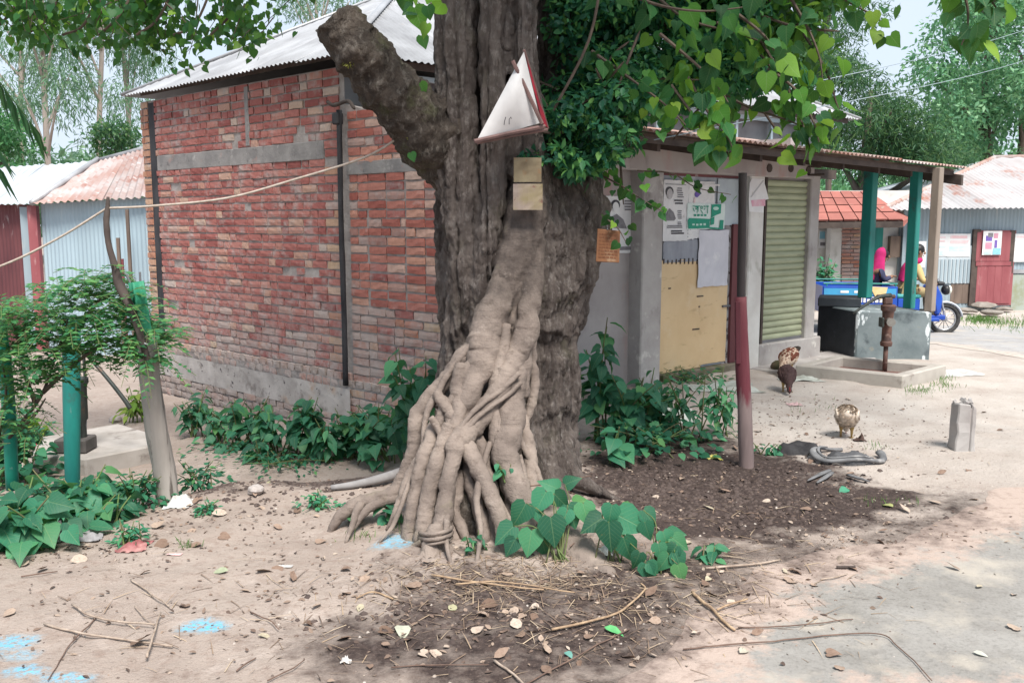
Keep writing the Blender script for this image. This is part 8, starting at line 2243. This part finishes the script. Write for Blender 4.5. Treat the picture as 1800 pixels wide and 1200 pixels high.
def person(label, loc, rz, J, clothes, scarf_pts=None, face=True):
    """J: joints (x forward, y left, z up from the seat); hands get five fingers"""
    t_ = thing('person', label, 'person', loc, rz)
    names = list(J); vi = {n: i for i, n in enumerate(names)}
    E_ = [('pelvis', 'waist'), ('waist', 'chest'), ('chest', 'neck'), ('neck', 'chin'), ('chin', 'head'), ('head', 'crown')]
    for s_ in 'lr':
        E_ += [('chest', 'shoulder_' + s_), ('shoulder_' + s_, 'elbow_' + s_), ('elbow_' + s_, 'wrist_' + s_), ('wrist_' + s_, 'palm_' + s_), ('pelvis', 'hip_' + s_), ('hip_' + s_, 'knee_' + s_), ('knee_' + s_, 'ankle_' + s_), ('ankle_' + s_, 'toe_' + s_)]
    me = skin_mesh('body', [J[n] for n in names], [(vi[a], vi[b]) for a, b in E_], vi['pelvis'])
    mesh_obj('body', me, M_SKIN, t_, None, False)
    for s_ in 'lr':
        w, p = Vector(J['wrist_' + s_][:3]), Vector(J['palm_' + s_][:3])
        d = (p - w).normalized(); sd = d.cross(Vector((0, 0, 1))).normalized()
        if sd.length < 0.1: sd = Vector((0, 1, 0))
        m = MB()
        for k_, (o_, L_) in enumerate(((-0.030, 0.055), (-0.010, 0.07), (0.010, 0.066), (0.030, 0.05))):
            a_ = p + sd * o_ - d * 0.01; m.tube([a_, a_ + d * L_ * 0.55 - Vector((0, 0, 0.008)), a_ + d * L_ * 0.85 - Vector((0, 0, 0.03))], [0.010, 0.009, 0.006], 6)
        a_ = w.lerp(p, 0.55) + sd * 0.03; m.tube([a_, a_ + sd * 0.025 + d * 0.02, a_ + sd * 0.02 + d * 0.045 - Vector((0, 0, 0.012))], [0.011, 0.010, 0.007], 6)
        m.build('fingers', M_SKIN, t_, smooth=True, world=False)
    for nm, keys, edges, grow, mm in clothes:
        vs = [(*J[k][:3], J[k][3] * grow, (J[k][4] if len(J[k]) > 4 else J[k][3]) * grow) for k in keys]
        ix = {k: i for i, k in enumerate(keys)}
        mesh_obj(nm, skin_mesh(nm, vs, [(ix[a], ix[b]) for a, b in edges], 0), mm, t_, None, False)
    if face:
        h = Vector(J['head'][:3]); c = Vector(J['chin'][:3]); r_ = J['head'][3]
        m = MB(); m.tube([h + Vector((r_ * 0.88, 0, 0.015)), h + Vector((r_ * 1.12, 0, -0.03)), h + Vector((r_ * 0.85, 0, -0.042))], [0.008, 0.014, 0.009], 7); m.build('nose', M_SKIN, t_, smooth=True, world=False)
        for s_ in (-1, 1):
            m = MB(); m.ell(h + Vector((r_ * 0.86, s_ * 0.034, 0.018)), (0.010, 0.014, 0.008), None, 8, 5); m.build('eye', M_EYE, t_, smooth=True, world=False)
            m = MB(); m.ell(h + Vector((-0.005, s_ * r_ * 0.95, -0.005)), (0.018, 0.009, 0.03), None, 8, 6); m.build('ear', M_SKIN, t_, smooth=True, world=False)
        m = MB(); m.ell(h + Vector((r_ * 0.86, 0, -0.068)), (0.010, 0.024, 0.007), None, 8, 5); m.build('mouth', mat('lips', (0.24, 0.08, 0.07)), t_, smooth=True, world=False)
    return t_
def joints(lean=0.15, head_fwd=0.05, handl=(0.38, 0.2, 0.28), handr=(0.38, -0.2, 0.28), feet=0.42, drop=-0.42, wide=0.19):
    ch = (lean * 0.75, 0, 0.40); nk = (lean, 0, 0.52)
    J = {'pelvis': (0, 0, 0.08, 0.14, 0.12), 'waist': (lean * 0.3, 0, 0.24, 0.125, 0.10), 'chest': (*ch, 0.14, 0.105), 'neck': (*nk, 0.055), 'chin': (lean + head_fwd * 0.8, 0, 0.60, 0.062), 'head': (lean + head_fwd, 0, 0.685, 0.092, 0.085), 'crown': (lean + head_fwd * 0.9, 0, 0.755, 0.07)}
    for s_, sg, hd in (('l', 1, handl), ('r', -1, handr)):
        sh = Vector((lean * 0.85, sg * wide, 0.45)); h_ = Vector(hd)
        el = (sh + h_) / 2 + Vector((-0.05, sg * 0.05, -0.10))
        J['shoulder_' + s_] = (*sh, 0.058); J['elbow_' + s_] = (*el, 0.042); J['wrist_' + s_] = (*(h_ + (el - h_) * 0.22), 0.029); J['palm_' + s_] = (*h_, 0.033, 0.022)
        J['hip_' + s_] = (0.05, sg * 0.10, 0.06, 0.088); J['knee_' + s_] = (feet, sg * 0.14, 0.07, 0.062); J['ankle_' + s_] = (feet + 0.02, sg * 0.13, drop + 0.06, 0.04); J['toe_' + s_] = (feet + 0.15, sg * 0.14, drop + 0.03, 0.034)
    return J
SHIRT_K = ['waist', 'pelvis', 'chest', 'shoulder_l', 'shoulder_r', 'elbow_l', 'elbow_r', 'wrist_l', 'wrist_r']
SHIRT_E = [('pelvis', 'waist'), ('waist', 'chest'), ('chest', 'shoulder_l'), ('chest', 'shoulder_r'), ('shoulder_l', 'elbow_l'), ('shoulder_r', 'elbow_r'), ('elbow_l', 'wrist_l'), ('elbow_r', 'wrist_r')]
TR_K = ['pelvis', 'hip_l', 'hip_r', 'knee_l', 'knee_r', 'ankle_l', 'ankle_r']
TR_E = [('pelvis', 'hip_l'), ('pelvis', 'hip_r'), ('hip_l', 'knee_l'), ('hip_r', 'knee_r'), ('knee_l', 'ankle_l'), ('knee_r', 'ankle_r')]
M_TAN = mat('tan_shirt', (0.50, 0.37, 0.17), (0.42, 0.30, 0.13), 10)
M_PINK = mat('pink_scarf', (0.46, 0.018, 0.14), (0.32, 0.012, 0.085), 9, bump=0.4, bscale=18)
M_NAVY = mat('navy_cloth', (0.03, 0.035, 0.075), (0.05, 0.05, 0.1), 10)
ch_, sh_ = math.cos(HEAD), math.sin(HEAD)
def vloc(x, y, z): return V0 + Vector((ch_ * x - sh_ * y, sh_ * x + ch_ * y, z))
JR = joints(0.16, 0.04, (0.34, 0.36, 0.24), (0.34, -0.36, 0.24), 0.40, -0.34)
rider = person('rider in tan shirt with pink scarf holding the tricycle handlebar', vloc(-0.64, 0, 0.56), HEAD, JR,
               [('shirt', SHIRT_K, SHIRT_E, 1.16, M_TAN), ('trousers', TR_K, TR_E, 1.14, mat('khaki_trousers', (0.32, 0.25, 0.13)))])
m = MB(); m.ell((0.185, 0, 0.715), (0.105, 0.098, 0.090), Euler((0, -0.2, 0)).to_matrix(), 14, 9); m.build('hair', M_HAIR, rider, smooth=True, world=False)
m = MB()
S = [(0.15 + 0.075 * math.cos(a), 0.085 * math.sin(a), 0.535 + 0.02 * math.cos(a)) for a in np.linspace(0, 2 * PI, 19)]
m.tube(S, 0.042, 8, rough=0.12); m.tube(spline([(0.08, -0.05, 0.55), (-0.01, -0.08, 0.47), (-0.05, -0.08, 0.32), (-0.06, -0.07, 0.24)], 4), np.linspace(0.05, 0.075, 13), 8, flat=0.45, rough=0.12)
m.build('scarf', M_PINK, rider, smooth=True, world=False)
JP = joints(0.10, 0.06, (0.28, 0.10, 0.36), (0.30, -0.08, 0.38), 0.24, -0.14)
pas = person('passenger in crimson headscarf and navy dress sitting in the tricycle bed', vloc(-1.16, -0.12, 0.50), HEAD, JP,
             [('dress', SHIRT_K, SHIRT_E, 1.15, M_NAVY), ('trousers', TR_K, TR_E, 1.14, M_NAVY)])
# headscarf: open at the face, falling over the back
V, F = [], []
nu, nv = 20, 12
h = Vector(JP['head'][:3])
for j in range(nv + 1):
    f = j / nv
    for i in range(nu + 1):
        a = R(78) + (2 * PI - R(156)) * i / nu
        if f < 0.45:
            g_ = f / 0.45; rr = 0.112 * math.sin(g_ * PI / 2); z = 0.125 * math.cos(g_ * PI / 2) + 0.0
            c_ = h + Vector((-0.005, 0, 0.005))
        else:
            g_ = (f - 0.45) / 0.55; rr = 0.112 + 0.085 * g_ + 0.01 * math.sin(a * 7) * g_; z = -0.36 * g_
            c_ = h + Vector((-0.02 - 0.035 * g_, 0, 0.0))
        V.append(c_ + Vector((math.cos(a) * rr, math.sin(a) * rr, z)))
F = [(j * (nu + 1) + i, j * (nu + 1) + i + 1, (j + 1) * (nu + 1) + i + 1, (j + 1) * (nu + 1) + i) for j in range(nv) for i in range(nu)]
o = len(V)
cn = [h + (p - h) * 0.95 for p in V]
MB().add(V + cn, F + [tuple(k + o for k in f[::-1]) for f in F]).build('headscarf', M_PINK, pas, smooth=True, world=False)
m = MB(); m.ell(h + Vector((-0.005, 0, 0.02)), (0.096, 0.092, 0.085), None, 12, 8); m.build('hair', M_HAIR, pas, smooth=True, world=False)

# ------------------------------------------------------------------ litter on the ground
M_DRY = NT('dry_leaf'); t = M_DRY
col = t.ramp(t.rand(), [(0, (0.14, 0.09, 0.065)), (0.35, (0.24, 0.165, 0.125)), (0.7, (0.36, 0.275, 0.215)), (0.9, (0.45, 0.375, 0.31)), (1, (0.31, 0.31, 0.17))])
col = t.mix(t.rng(t.noise(70, 4, rough=0.7), 0.45, 0.7, 0, 0.6), col, t.mix(1.0, col, (0.5, 0.42, 0.38), 'MULTIPLY'))
t.bump(t.noise(120, 4), 0.4, 0.004)
M_DRY = t.done(col, 0.85)
t = NT('leaf_crumbs'); M_CRUMB = t.done(t.ramp(t.rand(), [(0, (0.07, 0.048, 0.04)), (0.5, (0.16, 0.11, 0.085)), (0.85, (0.27, 0.20, 0.155)), (1, (0.40, 0.33, 0.27))]), 0.9)
M_STRAW = NT('straw'); t = M_STRAW
M_STRAW = t.done(t.ramp(t.rand(), [(0, (0.11, 0.072, 0.052)), (0.4, (0.20, 0.14, 0.10)), (0.75, (0.34, 0.25, 0.17)), (1, (0.48, 0.38, 0.27))]), 0.8)
q = np.random.default_rng(101)
DL = []
for v_ in range(5):
    me = tmpl_mesh('dry_leaf', (HEART, OVATE, BROAD, OVATE, BROAD)[v_], (0.25, -0.3, 0.3, 0.45, -0.2)[v_], (0.3, -0.4, 0.5, 0.1, 0.6)[v_]); me.materials.append(M_DRY); DL.append(me)
def dry_where(px, py):
    if px > 1040 and 780 < py < 955 and px < 1660: return 'on the dark soil hollow right of the trunk'
    if px > 1400 and py >= 955: return 'on the grey road at the lower right'
    if px > 1300 and py < 800: return 'on the pale dirt near the hens'
    if px > 1660: return 'on pale dirt beside the road edge'
    if py < 920 and px < 720: return 'in the hollow below the brick wall'
    if 560 < px < 1030 and py > 985: return 'on the dark patch in front of the roots'
    if px <= 560 and py > 1000: return 'on the bare dirt at the lower left'
    if px <= 560: return 'along the left bank'
    return 'on the brown ground below the heart leaf plant'
def dryleaf(px, py, s_, label=None, me=None, group='dry leaves scattered on the ground', material=None):
    kind_ = q.integers(0, 5)
    me = me or DL[kind_]
    label = ('dry heart shaped leaf lying ', 'narrow curled dry leaf lying ', 'broad curled dry leaf lying ', 'dry leaf with rolled edges lying ', 'broad flat dry leaf lying ')[kind_] + dry_where(px, py)
    group = 'dry leaves ' + dry_where(px, py)
    g = on_g(px, py)
    a = q.uniform(0, 2 * PI)
    o = mesh_obj('dry_leaf', me or DL[q.integers(0, 5)], None, None, leaf_matrix((g.x, g.y, g.z + 0.010), (math.cos(a), math.sin(a), q.normal() * 0.12), (q.normal() * 0.25, q.normal() * 0.25, 1), s_))
    return tag(o, label, 'leaf', group)
def one_leaf(label, px, py, s_, c, tmpl=HEART, seed=0):
    me = tmpl_mesh('fallen_leaf', tmpl, 0.2, 0.2); me.materials.append(mat('fallen_leaf', c, tuple(x * 0.8 for x in c), 40, rough=0.6))
    g = on_g(px, py); q = np.random.default_rng(seed); a = q.uniform(0, 6)
    tag(mesh_obj('fallen_leaf', me, None, None, leaf_matrix((g.x, g.y, g.z + 0.012), (math.cos(a), math.sin(a), 0.05), (0.1, -0.35, 1), s_)), label, 'leaf')
one_leaf('fresh bright green leaf lying on the dark ground in front', 1062, 1106, 0.085, (0.10, 0.36, 0.13), OVATE, 4)
one_leaf('pale greenish round leaf on the dark patch in front of the tree', 708, 1104, 0.085, (0.42, 0.43, 0.34), BROAD, 5)
one_leaf('flat pale green leaf on the bare dirt left of the roots', 402, 1006, 0.075, (0.30, 0.33, 0.22), OVATE, 6)
one_leaf('dull green leaf on the dark soil below the red post', 1490, 862, 0.075, (0.05, 0.22, 0.13), BROAD, 7)
one_leaf('yellowish leaf at the edge of the dark soil on the right', 1570, 894, 0.09, (0.36, 0.38, 0.15), OVATE, 8)
one_leaf('small blue green leaf near the lower edge left of the twig', 995, 1150, 0.04, (0.12, 0.28, 0.24), BROAD, 9)
one_leaf('pale leaf lying on the grey road at the right edge', 1710, 1150, 0.055, (0.46, 0.46, 0.40), OVATE, 10)
one_leaf('cream leaf on the grey road below the dark twig', 1300, 1152, 0.07, (0.46, 0.42, 0.34), OVATE, 11)
LP = [(520, 1030), (490, 996), (338, 1070), (650, 1020), (742, 1040), (830, 1030), (882, 1068), (665, 1112), (675, 1132), (740, 1152), (758, 1152), (860, 1160), (805, 1080), (930, 1084), (1030, 1122), (1085, 1160), (1120, 1162), (955, 1152), (958, 1175), (1140, 1050), (1262, 1050), (1155, 1100), (1240, 1030), (1320, 1030), (1390, 1020), (1370, 1010), (1400, 1008), (1500, 955), (1540, 930), (1610, 905), (1650, 890), (1700, 905), (1720, 880), (1580, 920), (1480, 990), (1500, 1000), (1690, 1005), (1780, 1050), (1780, 1110), (1725, 1030), (1270, 930), (1320, 905), (1210, 960), (1160, 880), (1190, 870), (1250, 900), (1280, 870), (1350, 880), (1420, 900), (1450, 870), (1100, 800), (1180, 800), (1300, 790), (600, 1000), (430, 1038), (450, 1010), (260, 1010), (560, 960), (390, 940), (340, 930), (300, 950), (270, 930), (410, 905), (460, 890), (520, 900), (480, 850), (560, 840), (400, 850), (330, 905), (150, 985), (90, 1000), (30, 1000), (20, 1080), (230, 1140), (460, 1120), (540, 1100), (560, 1060), (1380, 730), (1350, 745), (1420, 760), (1340, 760), (1590, 720), (1480, 700), (1700, 830), (1760, 760), (1740, 730), (1640, 830)]
for px_, py_ in LP:
    dryleaf(px_ + q.normal() * 6, py_ + q.normal() * 3, q.uniform(0.045, 0.085))
for _ in range(70):
    a = q.uniform(0, 1)
    px_, py_ = (q.uniform(560, 1500), q.uniform(985, 1190)) if a < 0.45 else ((q.uniform(1040, 1650), q.uniform(790, 960)) if a < 0.75 else (q.uniform(150, 560), q.uniform(850, 980)))
    dryleaf(px_, py_, q.uniform(0.03, 0.065))
# sticks seen one by one
def stick(label, rows, w, material=None, lift=0.010, seed=0, group=None):
    S = spline([tuple(on_g(*p, lift + 0.004 * (k % 2))) for k, p in enumerate(rows)], 6)
    Yd = S[len(S) // 2][1]
    r_ = 0.72 * w / 2 * Yd / FPX
    S = np.asarray(S) + np.stack([0.012 * fbm(S[:, 0] * 9, S[:, 1] * 9, seed=len(label)), 0.012 * fbm(S[:, 0] * 9, S[:, 1] * 9, seed=len(label) + 7), np.zeros(len(S))], -1)
    tag(MB().tube(S, np.linspace(r_, r_ * 0.7, len(S)), 6, rough=0.12, seed=seed).build('stick', material or M_STRAW, None, smooth=True), label, 'stick', group)
M_PALESTICK = mat('pale_stick', (0.42, 0.34, 0.275), (0.25, 0.19, 0.15), 26, bump=0.4, bscale=90)
M_TANSTICK = mat('tan_stick', (0.42, 0.30, 0.19), (0.24, 0.16, 0.105), 26, bump=0.4, bscale=90)
M_BROWNSTICK = mat('brown_stick', (0.17, 0.11, 0.085), (0.11, 0.07, 0.055), 20)
stick('longest pale stick lying on the bare dirt at the lower left', ((76, 1096), (180, 1118), (305, 1136)), 7, M_PALESTICK)
stick('pale stick crossing the right end of the longest stick', ((258, 1155), (270, 1115), (283, 1076)), 7, M_PALESTICK, 0.022)
stick('bent pale stick above the longest stick at lower left', ((126, 1062), (162, 1082), (215, 1092), (270, 1097)), 6, M_PALESTICK, 0.016)
stick('thin pale stick pointing to the trunk left of the blue patch', ((231, 1017), (262, 1040), (297, 1065)), 5, M_PALESTICK)
stick('thin brown twig running down to the blue paint on the left', ((168, 1085), (125, 1130), (82, 1195)), 4, M_BROWNSTICK)
stick('short thin stick above the crossed sticks', ((238, 1064), (252, 1080), (265, 1094)), 3, M_PALESTICK)
stick('tan bent stick curving up to the heart leaf plant', ((968, 1106), (1020, 1096), (1075, 1080), (1112, 1058), (1132, 1036), (1125, 1025)), 7, M_TANSTICK, 0.014)
stick('thick split tan stick lying diagonally on dark ground at centre right', ((1218, 1040), (1252, 1072), (1290, 1106)), 10, M_TANSTICK, 0.012)
stick('pale stick across the dark ground under the heart leaf plant', ((1240, 998), (1310, 992), (1372, 984)), 7, M_PALESTICK)
stick('long thin dark branch bending down onto the grey road', ((1200, 1140), (1320, 1130), (1430, 1118), (1538, 1112), (1580, 1135), (1640, 1195)), 4, M_BROWNSTICK)
stick('thin red brown twig parallel to the long dark branch', ((1300, 1103), (1400, 1098), (1500, 1088)), 4, M_BROWNSTICK)
stick('long thin twig rising from the lower edge to the tan stick', ((905, 1212), (1000, 1160), (1105, 1105)), 5, M_BROWNSTICK)
stick('pale stick cut off by the lower picture edge', ((870, 1160), (900, 1185), (945, 1225)), 8, M_PALESTICK)
stick('thin dark twig along the lower dark patch', ((690, 1172), (770, 1168), (860, 1166)), 4, M_BROWNSTICK)
stick('long straw coloured stalk lying under the front roots', ((760, 1010), (850, 1024), (955, 1036)), 6, M_TANSTICK, 0.02)
stick('second straw coloured stalk crossing under the front roots', ((800, 1026), (880, 1022), (1010, 1040)), 5, M_TANSTICK, 0.024)
stick('short pale stick on the dark patch left of the trunk line', ((690, 1052), (655, 1040), (625, 1050)), 5, M_TANSTICK)
stick('thin twig on the bare dirt between blue patch and dark patch', ((440, 1075), (475, 1090), (490, 1105)), 4, M_BROWNSTICK)
stick('short brown twig left of the plastic cup', ((415, 1178), (432, 1165), (448, 1155)), 5, M_BROWNSTICK)
stick('crooked twig right of the plastic cup', ((470, 1195), (510, 1175), (532, 1160)), 4, M_BROWNSTICK)
stick('thin bare twig lying over the dark soil hollow', ((1080, 905), (1040, 930), (1000, 960)), 4, M_BROWNSTICK, 0.05)
stick('tan cross piece over the split stick', ((1262, 1072), (1290, 1060), (1315, 1052)), 6, M_TANSTICK, 0.02)
stick('dark twig at the left edge below the bank', ((38, 1012), (70, 1008), (102, 1004)), 4, M_BROWNSTICK)
stick('short black charred stick on the ground right of the plant', ((1470, 996), (1486, 995), (1502, 995)), 9, M_WOOD_DARK)
stick('thin stick beside the short black charred stick', ((1440, 1018), (1465, 1014), (1490, 1008)), 4, M_PALESTICK)
stick('forked dry twig hanging over the heart leaf plant', ((915, 856), (960, 850), (1000, 843), (1040, 836)), 4, M_BROWNSTICK, 0.22)
# litter too small to count
def scatter(name, n, fn_pos, tmpl, material, s0, s1, flat=0.25, lift=0.004, seed=0):
    q = np.random.default_rng(seed)
    P = np.array([fn_pos(q) for _ in range(n)])
    Z = zg(P[:, 0], P[:, 1]) + lift
    a = q.uniform(0, 2 * PI, n)
    T = np.stack([np.cos(a), np.sin(a), q.normal(size=n) * flat * 0.6], -1); N = np.stack([q.normal(size=n) * flat, q.normal(size=n) * flat, np.ones(n)], -1)
    return tag(mesh_obj(name, leaves_mesh(name, np.stack([P[:, 0], P[:, 1], Z], -1), T, N, q.uniform(s0, s1, n), tmpl), material), kind='stuff')
def pxpos(boxes):
    w = np.array([b_[4] for b_ in boxes], float); w /= w.sum()
    def f(q):
        b_ = boxes[q.choice(len(boxes), p=w)]
        p = on_z(q.normal() * b_[2] + b_[0], min(max(q.normal() * b_[3] + b_[1], 640), 1240)); return (p.x, p.y)
    return f
LITB = [(860, 1060, 190, 55, 4), (1180, 1040, 200, 60, 3), (1300, 880, 170, 50, 3), (1150, 815, 110, 25, 2), (330, 900, 160, 45, 2.2), (120, 965, 110, 16, 1.2), (560, 845, 130, 30, 1.2), (600, 1060, 260, 80, 1.0), (1450, 780, 110, 40, 1.6), (1540, 940, 140, 30, 1.2), (300, 1090, 260, 60, 0.7), (1390, 725, 60, 20, 0.8)]
tag(scatter('leaf_litter', 3800, pxpos(LITB), OVATE, M_CRUMB, 0.010, 0.034, 0.5, seed=1), 'crumbs of dry leaves over the dirt around the tree')
STW = (np.array([(-0.016, 0, 0), (0.016, 0, 0), (0.012, 0.5, 0.03), (-0.012, 0.5, 0.03), (0, 1, 0.0)], float), [(0, 1, 2), (0, 2, 3), (3, 2, 4)])
tag(scatter('straw_litter', 1500, pxpos([(900, 1020, 110, 22, 4), (1000, 1080, 220, 50, 3), (1250, 1020, 150, 40, 2), (640, 1050, 150, 50, 1), (1300, 890, 160, 40, 1), (350, 1100, 220, 60, 0.6)]), STW, M_STRAW, 0.04, 0.15, 0.12, 0.006, seed=2), 'thin straws and rootlets scattered below the roots')
PB_ = (np.array([(-0.5, -0.4, 0), (0.5, -0.5, 0), (0.55, 0.45, 0), (-0.45, 0.5, 0), (-0.25, -0.2, 0.5), (0.25, -0.22, 0.55), (0.2, 0.22, 0.45), (-0.2, 0.25, 0.5)], float), [(0, 1, 5), (0, 5, 4), (1, 2, 6), (1, 6, 5), (2, 3, 7), (2, 7, 6), (3, 0, 4), (3, 4, 7), (4, 5, 6), (4, 6, 7)])
M_PEB = NT('pebbles'); t = M_PEB
M_PEB = t.done(t.ramp(t.rand(), [(0, (0.10, 0.075, 0.065)), (0.5, (0.21, 0.165, 0.14)), (0.85, (0.33, 0.28, 0.245)), (1, (0.45, 0.41, 0.37))]), 0.95)
tag(scatter('pebbles', 2000, pxpos(LITB + [(500, 1080, 400, 80, 1.6), (1500, 760, 160, 60, 3), (1600, 1050, 150, 90, 1), (1650, 750, 100, 70, 2)]), PB_, M_PEB, 0.004, 0.015, 0.3, -0.002, seed=3), 'crumbs of earth and small stones on the ground')
CL = scatter('dark_clods', 2600, pxpos([(1230, 870, 130, 32, 4), (1130, 845, 60, 25, 2), (1350, 840, 90, 25, 1.5), (820, 1080, 110, 30, 1.0), (400, 860, 130, 18, 1)]), PB_, mat('dark_clod', (0.055, 0.04, 0.036), (0.10, 0.075, 0.066), 40, rough=0.98), 0.010, 0.034, 0.4, -0.004, seed=4)
tag(CL, 'loose dark clods of soil in the hollow beside the trunk')
